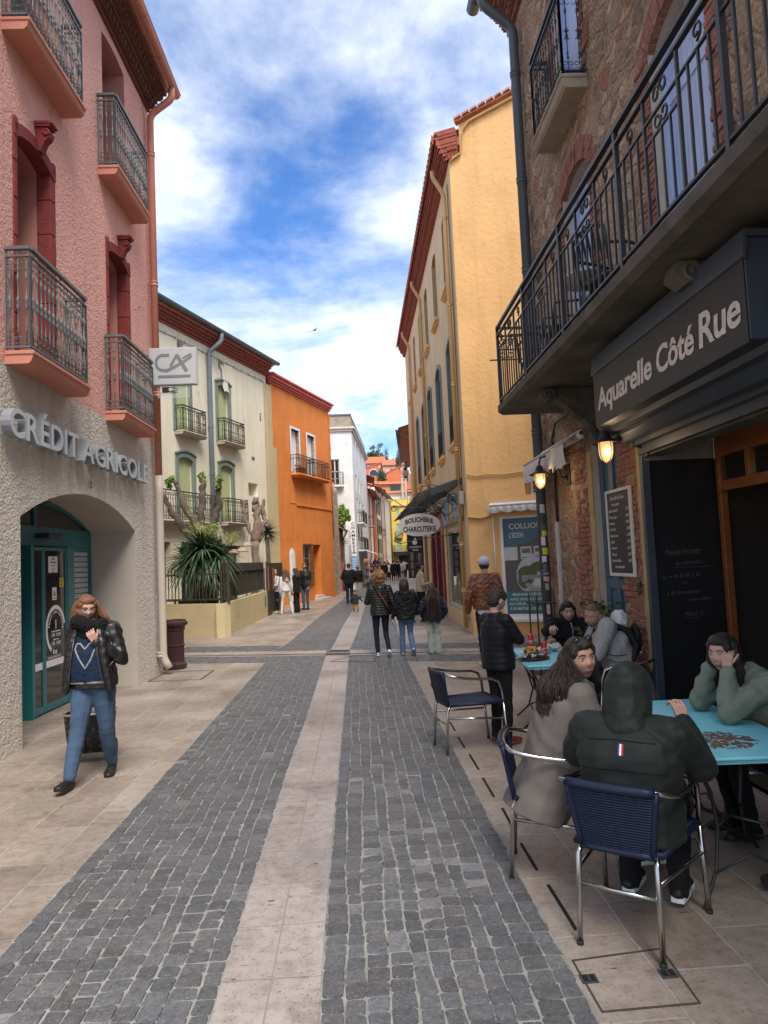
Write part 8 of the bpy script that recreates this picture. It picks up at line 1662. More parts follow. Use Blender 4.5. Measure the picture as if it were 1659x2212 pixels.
 if hood:
  hb=Blob();R3=HM.to_3x3();hp=lambda p:HM @ (Vector(p)*hs)
  if hood[1]=='up':hb.ell(hp((0,-.012,.025)),(.118*hs,.135*hs,.128*hs),R3);hb.ell(hp((0,-.03,-.06)),(.118*hs,.118*hs,.12*hs),R3);hb.chain([hp((0,-.025,-.03)),J['nb']+Vector((0,-.02,.03)),J['nb']+Vector((0,-.03,-.03))],[.122,.112,.125]);hb.ell(hp((0,-.05,.075)),(.075*hs,.09*hs,.085*hs),R3)
  else:hb.chain([J['nb']+Vector((-.11*S,.03,.025)),J['nb']+Vector((-.10*S,-.07*S,.015)),J['nb']+Vector((0,-.125*S,-.03)),J['nb']+Vector((.10*S,-.07*S,.015)),J['nb']+Vector((.11*S,.03,.025))],[.036*S,.050*S,.062*S,.050*S,.036*S]);hb.ell(J['nb']+Vector((0,-.13*S,-.09*S)),(.10*S,.05*S,.10*S))
  hb.done('hood',hood[0],tob,vox*.8,4,(puffer(.05,.006) if len(hood)>2 else wrinkle(.006,.22,5)))
 rt['_']=0;del rt['_']
 return rt,J,HM,hs,tob
def surf(o,x,z,back=False,off=.002):
 """the point of a garment straight in front of or behind (x, z)"""
 s_=-1 if back else 1;ok,p,n,i=o.ray_cast((x,s_*1.2,z),(0,-s_,0));return Vector((x,(p.y if ok else 0)+s_*off,z))
def strap(rt,pts,w_,m,name='strap',flat=.25):b=MB();b.tube(pts,w_,8,flat=flat);return b.build(name,m,rt)
jeans=cloth('blue_denim',(.060,.098,.165),var=.25,vs=5);dknavy=cloth('dark_navy_denim',(.016,.020,.036));blk=cloth('black_cloth',(.012,.012,.013));leather=mat('black_leather',(.011,.010,.010),rough=.42,var=.2,vs=9,bump=.35,bs=45,bdist=.006,spec=.55)
blkshoe=mat('black_shoe',(.015,.014,.014),rough=.45);blksole=mat('black_sole',(.02,.019,.018),rough=.7);shw=mat('white_shoe',(.62,.61,.58),rough=.5,var=.1);midden=cloth('mid_denim',(.10,.17,.30),var=.2)
def gp(px,py):p=G(px,py);return p.x,p.y
wx,wy=-2.37,6.42
Wm,J,HM,hs,tob=person('woman in black leather jacket and heart jumper pressing a scarf to her face',wx,wy,PI-.04,1.63,leather,jeans,(blkshoe,dict(boot=.12,sole=blksole)),('long',hairm('chestnut_hair',(.20,.085,.040)),.20),0,lod=2,build_=1.12,
 pose=dict(knr=(.09,.12,.47),anr=(.115,.26,.075),knl=(-.095,-.02,.47),anl=(-.06,-.22,.085),elr=(.245,-.12,1.02),wrr=(.235,-.20,.80),ell=(-.26,.03,1.04),wrl=(-.095,.165,1.20),head=(.035,.045,1.490),nb=(0,.0,1.335)),
 headrot=(.60,-.16,0),toes=dict(r=(.10,1,.10),l=(-.15,1,-.25)),hands=dict(l=dict(D=(.35,.25,.9),N=(-.2,.9,-.2),curl=.75,side=1),r=dict(D=(0,-.1,-1),N=(1,0,0),curl=1.0)),jk=dict(hem=.06,bulk=1.08,sleeve=1.06,disp=wrinkle(.009,.075,3)),pk=dict(w=1.12,crop=.03,disp=wrinkle(.004,.15,8)))
b=Blob();b.loft([((0,.105,.86),.17,.055,(1,0,0),(0,1,0)),((0,.112,.98),.17,.065,(1,0,0),(0,1,0)),((0,.118,1.12),.16,.065,(1,0,0),(0,1,0)),((0,.11,1.26),.11,.04,(1,0,0),(0,1,0))]);jmp=b.done('jumper',cloth('navy_wool',(.014,.028,.062),bump=.6,bs=160),Wm,.009,2,wrinkle(.004,.07,4))
bpy.context.view_layer.update();b=MB();glit=cloth('grey_glitter',(.30,.30,.31),var=.5,vs=80);hpts=[(-.088,1.165),(-.070,1.200),(-.040,1.200),(.0,1.150),(.045,1.200),(.075,1.195),(.088,1.155),(.055,1.075),(.0,.985),(-.05,1.06),(-.088,1.165)];b.tube([surf(jmp,hpts[i][0]+(hpts[i+1][0]-hpts[i][0])*k,hpts[i][1]+(hpts[i+1][1]-hpts[i][1])*k,False,.001) for i in range(10) for k in (0,.33,.67)]+[surf(jmp,*hpts[-1])],.0075,6);b.build('heart',glit,jmp)
b=MB();b.tube([surf(jmp,x,.862,False,-.006) for x in np.linspace(-.15,.15,16)],.013,8);b.build('hem_trim',cloth('speckled_hem',(.25,.24,.23),var=.6,vs=90),jmp)
b=MB()
for sg in (-1,1):b.tube([(sg*.092,.170,1.25),(sg*.112,.188,1.10),(sg*.135,.182,.94),(sg*.155,.165,.82)],.0035,5)
b.tube([(-.20,.16,1.0),(-.235,.11,1.05)],.004,5);b.build('zip',mat('zip_metal',(.22,.22,.22),rough=.3,metal=.8),tob)
b=Blob()
for sg in (-1,1):b.chain([(sg*.10,.12,1.29),(sg*.135,.140,1.18),(sg*.155,.145,1.05),(sg*.175,.135,.92),(sg*.195,.12,.80)],[.040,.046,.046,.044,.038])
b.done('lapel',leather,tob,.010,3,wrinkle(.006,.08,2));b=Blob();rr=random.Random(1)
for i in range(16):a=2*PI*i/16;b.ell((.115*math.sin(a)+.01,.03+.125*math.cos(a),1.345+.025*math.sin(a*2)+.02*math.cos(a)),(.050,.052,.064))
b.ell((.01,.12,1.365),(.078,.05,.050));b.ell((.0,.12,1.28),(.08,.05,.07));b.done('scarf',mat('black_fluffy_wool',(.006,.006,.007),rough=.95,bump=1.0,bs=130,bdist=.012),Wm,.009,1,wrinkle(.008,.03,2))
b=MB();gfm=mat('glasses_frame',(.02,.018,.018),rough=.3)
for sg in (-1,1):b.tube([HM @ (Vector((sg*.036+.027*math.cos(a),.101-.012*abs(math.cos(a)),.004+.026*math.sin(a)))*hs) for a in np.linspace(0,2*PI,17)[:-1]],.003,5,closed=True);b.tube([HM @ (Vector(p)*hs) for p in ((sg*.058,.094,.008),(sg*.078,.05,.010),(sg*.082,-.005,.004))],.0017,4)
b.tube([HM @ (Vector(p)*hs) for p in ((-.010,.106,.008),(0,.110,.011),(.010,.106,.008))],.002,4);b.build('glasses',gfm,Wm)
tr=empty('shopping_trolley',(-2.66,7.10,0),.12,'black patterned shopping trolley with an aluminium rim behind the woman in leather','shopping trolley');b=MB()
vs=[];R_=[(.19,.13,.10),(.21,.15,.25),(.23,.165,.46)]
for (rx,ry,z) in R_:
 for k in range(20):a=2*PI*k/20;vs.append((rx*math.copysign(abs(math.cos(a))**.55,math.cos(a)),ry*math.copysign(abs(math.sin(a))**.55,math.sin(a)),z))
b.add(vs,[(i*20+k,i*20+(k+1) % 20,(i+1)*20+(k+1) % 20,(i+1)*20+k) for i in range(2) for k in range(20)]+[tuple(reversed(range(20)))],0,True);b.build('bag',mat('black_baroque_cloth',(.015,.014,.014),rough=.6,spot=(.12,.105,.09),sps=28,spth=.53),tr)
b=MB();b.tube([Vector(vs[40+k])+Vector((0,0,.005)) for k in range(20)],.012,8,closed=True);alu=mat('brushed_aluminium',(.55,.55,.54),rough=.28,metal=.9,var=.1,vs=20);b.build('rim',alu,tr)
b=Blob();b.ell((.05,0,.45),(.13,.10,.07));b.ell((-.08,.02,.46),(.08,.08,.05));b.done('contents',mat('grey_bag',(.25,.25,.25),rough=.4),tr,.012,2,wrinkle(.008,.05,3));b=MB();b.ball((-.14,-.06,.48),.035,10);b.build('red_packet',mat('red_vinyl',(.5,.03,.03)),tr)
b=MB();b.tube([(-.02,-.14,.1),(-.02,-.16,.5),(.04,-.42,.81)],.010,8);b.tube([(-.04,-.42,.815),(.10,-.42,.815)],.016,8);b.build('handle',blackiron,tr)
for sx in (-1,1):b=MB();b.lathe([(0,-.018),(.085,-.018),(.09,-.01),(.09,.01),(.085,.018),(0,.018)],(sx*.20,.08,.09),20,R=Matrix.Rotation(PI/2,3,'Y'));b.build('wheel',blkshoe,tr)
X_,Y_=gp(597,1325);person('blond woman in a pale quilted coat and black leggings, leftmost of the four',X_,Y_,PI*.75,1.64,cloth('pale_quilt',(.50,.47,.43),rough=.6),blk,(shw,{}),('bun',H_bln),0,lod=1,pose=dict(wrl=(-.10,.30,1.02),ell=(-.24,.12,1.05)),jk=dict(hem=.08,bulk=1.05,disp=puffer(.05,.006)),pk=dict(w=.85),headrot=(.5,0,0))
X_,Y_=gp(620,1327);wht_c=cloth('white_sweat',(.66,.64,.62));rt,J,*_=person('woman in white hoodie and white trousers seen from behind with an orange shoulder bag',X_,Y_,.35,1.63,wht_c,cloth('white_trousers',(.66,.63,.57)),(mat('beige_shoe',(.45,.38,.28)),{}),('long',H_brn,.10),0,lod=1,pose=dict(hjl=(-.08,0,.85),knl=(-.13,.08,.47),anl=(-.18,.05,.07),hjr=(.08,0,.85),knr=(.17,.06,.47),anr=(.21,-.02,.07)),jk=dict(hem=.03,bulk=1.02),hood=(cloth('pink_lining',(.62,.42,.38)),'down'),headrot=(-.2,0,0))
strap(rt,[(-.10,-.05,1.40),(.0,-.155,1.20),(.12,-.15,1.0),(.20,-.03,.82)],.010,mat('red_strap',(.25,.05,.04)));b=Blob();b.ell((.22,-.03,.74),(.05,.11,.09));b.done('handbag',mat('orange_leather',(.36,.085,.03),rough=.5),rt,.012,1)
X_,Y_=gp(642,1323);person('dark haired woman in a black coat and wide black jeans beside the tall man',X_,Y_,1.15,1.65,blk,blk,(blkshoe,dict(sole=blksole)),('long',H_dkb,.08),0,lod=1,jk=dict(hem=.16,bulk=1.12),pk=dict(w=1.1,flare=1.25),headrot=(.3,0,0),pose=dict(wrl=(-.08,.22,.98),ell=(-.24,.05,1.02)))
X_,Y_=gp(661,1318);person('tall man in black leather jacket and blue jeans, rightmost of the group of four',X_,Y_,PI*.83,1.84,leather,jeans,(blkshoe,dict(sole=blksole)),('short',H_gry),1,lod=1,jk=dict(hem=.06,bulk=1.12,disp=wrinkle(.008,.09,2)),headrot=(.7,0,0),pose=dict(wrr=(.24,.08,.92),wrl=(-.23,.08,.92)))
X_,Y_=gp(756,1305);person('man in a bulky black jacket and dark cap walking away, nearest the orange house',X_,Y_,-.1,1.72,blk,dknavy,(blkshoe,dict(sole=blksole)),('cap',mat('dark_green_cap',(.03,.035,.03),rough=.9),H_gry,1),0,lod=1,build_=1.12,jk=dict(hem=.05,bulk=1.2,sleeve=1.2),pose=dict(ell=(-.30,.0,1.12),wrl=(-.20,.14,1.0),elr=(.30,.0,1.12),wrr=(.20,.14,1.0)))
X_,Y_=gp(775,1292);person('man in grey cap, black jacket and pale trousers walking towards the camera',X_,Y_,PI,1.60,blk,cloth('pale_grey_trousers',(.40,.38,.35),var=.3,vs=12),(blkshoe,dict(sole=blksole)),('cap',mat('grey_cap',(.16,.16,.16),rough=.9),H_gry,1),0,lod=1,jk=dict(hem=.05,bulk=1.12,sleeve=1.1))
X_,Y_=gp(769,1327);person('toddler in dark green parka and mustard trousers trotting towards the camera',X_,Y_,PI+.15,.86,cloth('dark_green_parka',(.035,.045,.04),bump=.4),cloth('mustard_trousers',(.36,.18,.045)),(shw,{}),('fringe',H_brn),0,lod=1,build_=1.15,pose=dict(head=(.0,.03,.735),nb=(0,0,.63),shl=(-.085,0,.60),shr=(.085,0,.60),ell=(-.17,.04,.50),wrl=(-.24,.10,.44),elr=(.16,-.03,.49),wrr=(.20,.03,.41),chest=(0,.0,.54),pel=(0,0,.38),waist=(0,0,.44),hjl=(-.05,0,.37),hjr=(.05,0,.37),knl=(-.06,.08,.21),anl=(-.055,.03,.05),knr=(.055,.03,.20),anr=(.06,-.09,.07)),hands=dict(l=dict(sc=1.1),r=dict(sc=1.1)),jk=dict(hem=.04,bulk=1.12,collar=.01),hood=(cloth('dark_green_parka',(.035,.045,.04)),'down'))
X_,Y_=gp(826,1419);blkpuf=mat('black_puffer',(.013,.013,.014),rough=.42,var=.2,vs=8,spec=.5)
rt,J,*_=person('woman with copper curls in a black padded jacket with a brown crossbody strap',X_,Y_,.06,1.58,blkpuf,dknavy,(shw,{}),('curly',H_cop),0,lod=1,build_=1.06,eyes=False,jk=dict(hem=.07,bulk=1.14,sleeve=1.18,disp=puffer(.048,.009)),hood=(blkpuf,'down',1),pose=dict(hjl=(-.085,0,.82),knl=(-.09,.03,.44),anl=(-.075,.02,.07),hjr=(.085,0,.82),knr=(.09,.06,.45),anr=(.12,-.15,.12),ell=(-.24,.06,1.02),wrl=(-.16,.26,1.16),elr=(.25,-.02,1.0),wrr=(.235,.05,.80)),toes=dict(r=(0,.75,-.65)),pk=dict(w=.94),headrot=(-.05,0,0))
strap(rt,[(-.09,-.11,1.33),(.0,-.185,1.16),(.09,-.185,1.0),(.17,-.14,.86)],.019,mat('tan_strap',(.22,.065,.02),rough=.5),'bag_strap')
X_,Y_=gp(880,1417);person('child in a black hooded windbreaker and blue jeans walking beside the curly haired woman',X_,Y_,0,1.43,cloth('black_windbreaker',(.014,.014,.016),rough=.5,bump=.1),midden,(shw,dict(sole=mat('grey_sole',(.25,.25,.24)))),('bob',H_dkb),0,lod=1,eyes=False,jk=dict(hem=.10,bulk=1.22,sleeve=1.2,disp=wrinkle(.012,.10,6)),hood=(cloth('black_windbreaker',(.014,.014,.016)),'down'),pk=dict(w=1.05,flare=1.15),pose=dict(elr=(.25,.08,.98),wrr=(.16,.22,1.13),wrl=(-.24,.02,.72),knl=(-.075,.03,.41),anl=(-.075,.03,.065),knr=(.08,.06,.41),anr=(.115,-.13,.13)),toes=dict(r=(.1,.7,-.7)),headrot=(-.3,0,0))
X_,Y_=gp(940,1413);rt,J,*_=person('girl with very long brown hair in navy jacket and pale green cargo trousers',X_,Y_,0,1.27,cloth('navy_bomber',(.018,.022,.038),rough=.55),cloth('pale_sage_trousers',(.36,.42,.36),var=.1),(shw,{}),('long',H_dkb,.42),0,lod=1,eyes=False,jk=dict(hem=.07,bulk=1.3,sleeve=1.35,disp=wrinkle(.010,.08,9)),pk=dict(w=1.15,flare=1.35,hip=1.05),pose=dict(ell=(-.24,-.02,.82),wrl=(-.17,.05,.66),elr=(.24,-.02,.82),wrr=(.17,.05,.66)))
b=MB();b.bbox(.085,.135,-.06,.04,.42,.54,.01);b.bbox(-.135,-.085,-.06,.04,.42,.54,.01);b.build('pocket',MATS['pale_sage_trousers'],rt)
X_,Y_=gp(914,1345);person('woman with black ponytail in a beige jumper standing in profile before the red shop front',X_,Y_,-PI*.48,1.70,cloth('beige_wool',(.40,.33,.26),bump=.8,bs=120),blk,(blkshoe,dict(sole=blksole)),('ponytail',H_blk),1,lod=1,jk=dict(name='jumper',hem=.03,bulk=1.08,sleeve=1.12),pose=dict(elr=(.22,.02,1.06),wrr=(.10,.26,1.10),ell=(-.22,.02,1.06),wrl=(-.08,.27,1.08),knl=(-.09,-.12,.50),anl=(-.09,-.34,.16),knr=(.09,.05,.48)),toes=dict(l=(0,.8,-.6)),pk=dict(w=.95),hands=dict(l=dict(curl=1.0,D=(.5,.6,0)),r=dict(curl=1.0,D=(-.5,.6,0))))
brl=mat('brown_leather',(.175,.062,.026),rough=.42,var=.25,vs=6,bump=.3,bs=50,bdist=.006,spec=.5)
rt,J,HM,hs,tb_=person('man in a brown leather jacket and pale blue cap with his back turned',2.05,11.6,.12,1.79,brl,dknavy,(shw,{}),('cap',mat('pale_blue_cap',(.48,.54,.66),rough=.8,var=.05),H_dkb,1),1,lod=1,build_=1.10,jk=dict(hem=.02,bulk=1.16,sleeve=1.12,hemw=.93,collar=.02,disp=wrinkle(.011,.10,12)),pose=dict(ell=(-.30,-.03,1.14),wrl=(-.30,.04,.90),elr=(.28,.04,1.14),wrr=(.20,.22,1.0)),headrot=(-.12,0,0),pk=dict(w=1.0))
b=Blob();b.loft([((0,-.0,.84),.175,.135,(1,0,0),(0,1,0)),((0,0,.93),.175,.135,(1,0,0),(0,1,0))]);b.done('shirt_hem',wht_c,rt,.012,2,wrinkle(.006,.08,2))
b=MB();b.tube([(-.19,-.10,1.375),(0,-.165,1.355),(.19,-.10,1.375)],.005,5);b.build('yoke_seam',brl,tb_)
person('boy in a black padded jacket and black trousers standing at the round-cornered table',1.30,6.86,-1.05,1.47,cloth('black_nylon',(.010,.011,.015),rough=.5),blk,(mat('red_brown_shoe',(.10,.025,.02),rough=.6),dict(sole=mat('rust_sole',(.18,.05,.03)))),('fringe',H_dkb),0,lod=2,jk=dict(hem=.08,bulk=1.18,sleeve=1.15,collar=.03,disp=puffer(.055,.003)),pose=dict(elr=(.20,.10,.99),wrr=(.02,.22,.98),ell=(-.21,.08,.98),wrl=(-.04,.24,.96),knl=(-.06,.0,.42),anl=(-.06,-.03,.065),knr=(.07,.02,.42),anr=(.07,.0,.065)),headrot=(-.10,-.28,0),pk=dict(w=1.05,flare=1.05),hands=dict(l=dict(curl=.9),r=dict(curl=.9)))
blue_t=mat('turquoise_paint',(.22,.60,.70),rough=.35,var=.12,vs=9,spot=(.07,.30,.38),sps=14,spth=.68,bump=.15,bs=60,spec=.5);wornm=mat('worn_brown_patch',(.13,.075,.055),rough=.6,var=.35,vs=14)
def table(label,x0,x1,y0,y1,rz=0.0,motif=False):
 cx_,cy_=(x0+x1)/2,(y0+y1)/2;t_=empty('cafe_table',(cx_,cy_,0),rz,label,'table','turquoise cafe tables on the terrace');a,c=(x1-x0)/2,(y1-y0)/2
 b=MB();r_=.035;P_=[]
 for (sx,sy,a0) in ((1,-1,-PI/2),(1,1,0),(-1,1,PI/2),(-1,-1,PI)):
  for k in range(5):an=a0+PI/2*k/4;P_.append((sx*(a-r_)+r_*math.cos(an),sy*(c-r_)+r_*math.sin(an)))
 b.prism(P_,'z',.712,.738);b.prism([(p[0]*.985,p[1]*.985) for p in P_],'z',.700,.7121);b.tube([(p[0],p[1],.727) for p in P_],.010,6,closed=True);tt=b.build('tabletop',blue_t,t_)
 if motif:
  b=MB();rr=random.Random(12)
  for i in range(260):
   t2=rr.uniform(0,2*PI);r0=.15*rr.random()**.6;L_=rr.uniform(.012,.05);th=rr.uniform(.006,.014);px_,py_=r0*math.cos(t2)*1.25-.05,r0*math.sin(t2)*1.1-.05;an=t2+rr.gauss(0,.7);d=Vector((math.cos(an),math.sin(an),0));n_=Vector((-d.y,d.x,0));p=Vector((px_,py_,.7385+rr.random()*.0006))
   b.add([p-n_*th,p+d*L_*.5-n_*th*1.1,p+d*L_,p+d*L_*.5+n_*th,p+n_*th*.8],[(0,1,2,3,4)])
  b.build('worn_patch',wornm,tt)
 b=MB();
 for sx in (-1,1):
  for sy in (-1,1):b.tube([(sx*a*.86,sy*c*.86,.70),(sx*a*.55,sy*c*.6,.52),(sx*a*.40,sy*c*.42,.32),(sx*a*.55,sy*c*.6,.13),(sx*a*.92,sy*c*.94,0)],.010,8)
 b.tube([(-a*.41,-c*.43,.32),(a*.41,c*.43,.32)],.008,6);b.tube([(a*.41,-c*.43,.32),(-a*.41,c*.43,.32)],.008,6)
 for s_ in ((-1,-1,1,-1),(-1,1,1,1),(-1,-1,-1,1),(1,-1,1,1)):b.tube([(s_[0]*a*.6,s_[1]*c*.65,.12),((s_[0]+s_[2])*a*.3,(s_[1]+s_[3])*c*.3,.20),(s_[2]*a*.6,s_[3]*c*.65,.12)],.007,6)
 b.build('base',blackiron,t_);return t_
table('turquoise table with a rubbed bare brown patch, nearest the camera',1.64,2.30,3.56,4.30,-.06,True);table('plain turquoise table pushed against the far side of the worn one',1.69,2.31,4.34,4.96,-.04)
table('turquoise table with food and red cans beside the standing boy',1.57,2.18,6.76,7.38,-.05);table('turquoise table farthest away, in front of the black haired woman',1.66,2.27,7.41,8.02,-.05)
ropm=mat('navy_rope',(.006,.012,.038),rough=.5,var=.25,vs=25,spec=.4);tubm=mat('polished_tube',(.50,.49,.47),rough=.22,metal=1.0,var=.08,vs=6)
def make_chair():
 t_=empty('bistro_armchair',(0,0,0),0);b=MB();q=lambda s,p:(s*p[0],p[1],p[2])
 bk=[(.262,-.10,.690),(.268,-.18,.705),(.250,-.255,.722),(.17,-.292,.735),(.06,-.305,.738),(-.06,-.305,.738),(-.17,-.292,.735),(-.25,-.255,.722),(-.268,-.18,.705),(-.262,-.10,.690)]
 P_=[(.245,.255,.44),(.250,.245,.56),(.253,.215,.640),(.256,.15,.668),(.260,.02,.676)]+bk+[(-.260,.02,.676),(-.256,.15,.668),(-.253,.215,.640),(-.250,.245,.56),(-.245,.255,.44)]
 b.tube(P_,.0135,10);b.build('armrest',tubm,t_)
 for s in (-1,1):
  for nm,P2 in (('leg',[(s*.245,.255,.44),(s*.250,.275,.22),(s*.255,.295,.012)]),('leg',[(s*.172,-.235,.44),(s*.178,-.262,.40),(s*.184,-.290,.012)])):
   b=MB();b.tube(P2,.0135,10);o=b.build('leg',tubm,t_);b=MB();b.lathe([(.0155,-.0),(.0165,.004),(.0155,.02)],(P2[-1][0],P2[-1][1],0),10);b.build('rubber_foot',blksole,o)
 b=MB();b.tube([(-.181,-.272,.27),(.181,-.272,.27)],.010,8);
 for s in (-1,1):b.tube([(s*.181,-.270,.33),(s*.249,.27,.30)],.010,8)
 b.build('stretcher',tubm,t_)
 b=MB();n=26
 for i in range(n):
  y=-.225+.475*i/(n-1);hw=.19+.045*(i/(n-1));sag=lambda x:-.012*(1-(x/.24)**2);P2=[(x,y,.448+sag(x)+.0035*math.sin(k*PI+i*PI)) for k,x in enumerate(np.linspace(-hw,hw,13))];b.tube(P2,.0088,5)
 b.tube([(-.195,-.235,.447),(-.24,.245,.447),(-.20,.272,.447),(.20,.272,.447),(.24,.245,.447),(.195,-.235,.447)],.017,8,closed=True);b.build('seat',ropm,t_)
 b=MB();n=24
 ctr=lambda x,t2:(x*(1-.06*t2),-.250-.052*(1-t2)+.0*x-.020*(1-(x/.2)**2)*(1-.5*t2),.735-.295*t2)
 for i in range(n):
  t2=(i+.6)/n;hw=.205-.035*t2;b.tube([Vector(ctr(x,t2))+Vector((0,.0035*math.sin(k*PI+i*PI),0)) for k,x in enumerate(np.linspace(-hw,hw,15))],.0068,5)
 for k in range(8):x=-.19+.38*k/7;b.tube([ctr(x*(1-.15*t2),t2) for t2 in np.linspace(0,1,6)],.006,5)
 b.tube([ctr(x,0.0) for x in np.linspace(-.20,.20,9)],.021,9);b.tube([ctr(.205-.035*t2,t2) for t2 in np.linspace(0,1,7)],.015,8);b.tube([ctr(-.205+.035*t2,t2) for t2 in np.linspace(0,1,7)],.015,8);b.tube([ctr(x,1.0) for x in np.linspace(-.175,.175,7)],.016,8)
 b.build('backrest',ropm,t_);return t_
ch0=make_chair();CH=[(1.265,3.475,-.655,'navy woven armchair under the person in the green hood, nearest the camera'),(1.10,4.14,-1.83,'navy woven armchair under the woman in the grey coat'),(.975,6.80,-1.356,'empty navy woven armchair standing at the edge of the cobbles'),(2.56,7.10,1.50,'navy woven armchair behind the man in the grey fleece'),(2.62,4.42,1.65,'navy woven armchair under the woman in the green jacket, by the doorway'),(2.42,8.38,2.9,'navy woven armchair under the black haired woman'),(2.72,3.45,.9,'navy woven armchair at the right edge of the picture')]
for i,(x,y,rz,lb) in enumerate(CH):
 o=ch0 if i==0 else copy_tree(ch0);o.location=(x,y,0);o.rotation_euler=(0,0,rz);tag(o,lb,'chair','navy woven armchairs of the cafe')
def sit(H,lean=.0,kx=.10,ky=.44,fy=.40,**k):
 s=H/1.70;d=dict(pel=(0,-.08,.545),waist=(0,-.06+lean*.2,.62),chest=(0,-.07+lean*.75,.84*s+.02),nb=(0,-.06+lean*1.1,1.03*s),head=(0,-.03+lean*1.25,1.185*s),shl=(-.175*s,-.065+lean*1.05,.995*s),shr=(.175*s,-.065+lean*1.05,.995*s),
  hjl=(-.085,-.05,.53),hjr=(.085,-.05,.53),knl=(-kx,ky-.02,.525),knr=(kx,ky-.02,.525),anl=(-kx,fy,.085),anr=(kx,fy,.085));d.update(k);return d
fogr=cloth('dark_green_shell',(.017,.022,.019),rough=.58,var=.10,vs=5,bump=.15,bump2=.7,bs2=9)
rt,J,HM,hs,tb_=person('person in a dark green hooded jacket seen from behind, sitting nearest the camera',1.275,3.47,-.60,1.76,fogr,blk,(blkshoe,{}),('short',H_dkb),0,lod=2,build_=1.18,eyes=False,
 pose=sit(1.76,.06,.12,.42,.30,pel=(0,-.035,.545),waist=(0,-.02,.62),head=(.0,.065,1.085),nb=(0,.01,.955),chest=(0,-.02,.80),shl=(-.195,-.005,.905),shr=(.195,-.005,.905),ell=(-.31,.13,.755),wrl=(-.16,.34,.80),elr=(.295,.13,.755),wrr=(.20,.30,.90)),hood=(fogr,'up'),jk=dict(hem=.10,bulk=1.16,sleeve=1.20,disp=wrinkle(.010,.20,14)),headrot=(-.25,-.18,0),hands=dict(r=dict(D=(-.25,.35,.8),N=(.6,-.5,.2),curl=.6),l=dict(D=(.7,.6,.1),N=(0,0,1),curl=.6)))
bpy.context.view_layer.update();b=MB()
for i,c in enumerate((1,0,2)):
 x0_,x1_=-.012+i*.009,-.003+i*.009;P4=[surf(tb_,x,z,True,.004) for z in (.850,.874,.898) for x in (x0_,x1_)];b.add(P4+[p+Vector((0,.004,0)) for p in P4],[(0,1,3,2),(2,3,5,4),(0,2,8,6),(2,4,10,8),(1,7,9,3),(3,9,11,5)],c)
b.build('tricolour_tab',[wht,mat('tab_blue',(.03,.06,.25)),mat('tab_red',(.5,.03,.04))],tb_)
for zc,hw in ((.90,.15),(.775,.20),(.66,.17)):b=MB();b.tube([surf(tb_,x,zc+.012*math.cos(x*9),True,.001) for x in np.linspace(-hw,hw,24)],.0032,5);b.build('seam',MATS['black_cloth'],tb_)
gco=cloth('taupe_wool',(.17,.145,.128),var=.10,vs=5,bump=.5,bs=130,bump2=.6,bs2=7)
rt,J,HM,hs,tb_=person('woman with long wavy dark hair in a taupe coat looking back over the table',1.14,4.13,-1.45,1.68,gco,blk,(shw,{}),('wavy',H_dkb,.33),1,lod=2,build_=1.06,
 pose=sit(1.68,.10,.10,.42,.36,pel=(0,-.10,.52),head=(.06,.10,1.185),nb=(.02,.03,1.035),elr=(.27,.08,.80),wrr=(.14,.30,.84),ell=(-.25,.10,.79),wrl=(-.10,.32,.82)),jk=dict(hem=.22,bulk=1.22,sleeve=1.26,hemw=1.0,disp=wrinkle(.010,.16,15),name='coat'),headrot=(-1.50,.05,.10))
b=Blob();b.chain([(.12,.10,1.03),(.10,-.02,1.05),(.0,-.08,1.03),(-.10,-.0,1.04),(-.09,.10,1.03),(0,.15,1.0)],[.045,.055,.058,.055,.045,.045]);b.done('scarf',mat('charcoal_fleece',(.085,.083,.083),rough=.95,var=.4,vs=40,bump=1,bs=90,bdist=.012),rt,.009,2,wrinkle(.008,.04,3))
b=MB()
for sg in (-1,1):b.tube([HM @ (Vector((sg*.036+.030*math.cos(a),.050+.010*math.sin(a),.112+.022*math.sin(a)-.01*abs(math.cos(a))))*hs) for a in np.linspace(0,2*PI,15)[:-1]],.0028,5,0,closed=True);b.ball(HM @ (Vector((sg*.036,.052,.112))*hs),.026,12,1,(1,.55,.75));b.tube([HM @ (Vector(p)*hs) for p in ((sg*.064,.045,.105),(sg*.085,-.02,.06),(sg*.088,-.06,.03))],.002,4,0)
b.build('sunglasses',[gfm,dglass],rt)
crd=cloth('sage_corduroy',(.20,.225,.165),var=.12,vs=6,bump=.6,bs=50,bump2=.7,bs2=10)
rt,J,HM,hs,tb_=person('woman in a sage green corduroy jacket resting her cheeks on her raised fists',2.60,4.42,1.62,1.66,crd,blk,(blkshoe,dict(sole=blksole)),('lob',H_dkb),0,lod=2,build_=1.05,
 pose=sit(1.66,.26,.09,.40,.30,head=(.02,.345,1.125),nb=(0,.20,.985),shl=(-.185,.20,.945),shr=(.185,.20,.945),ell=(-.19,.46,.800),wrl=(-.085,.385,1.035),elr=(.19,.43,.800),wrr=(.115,.375,1.045)),jk=dict(hem=.10,bulk=1.2,sleeve=1.22,collar=.03,cuff=.02,disp=wrinkle(.010,.11,17)),headrot=(.52,-.06,0),hands=dict(l=dict(D=(.1,-.1,1),N=(-.6,.7,0),curl=1.15,side=1),r=dict(D=(-.15,-.1,1),N=(.5,.8,0),curl=1.15,side=-1)))
gfl=cloth('pale_grey_fleece',(.36,.355,.35),var=.2,vs=30,bump=.8,bs=110)
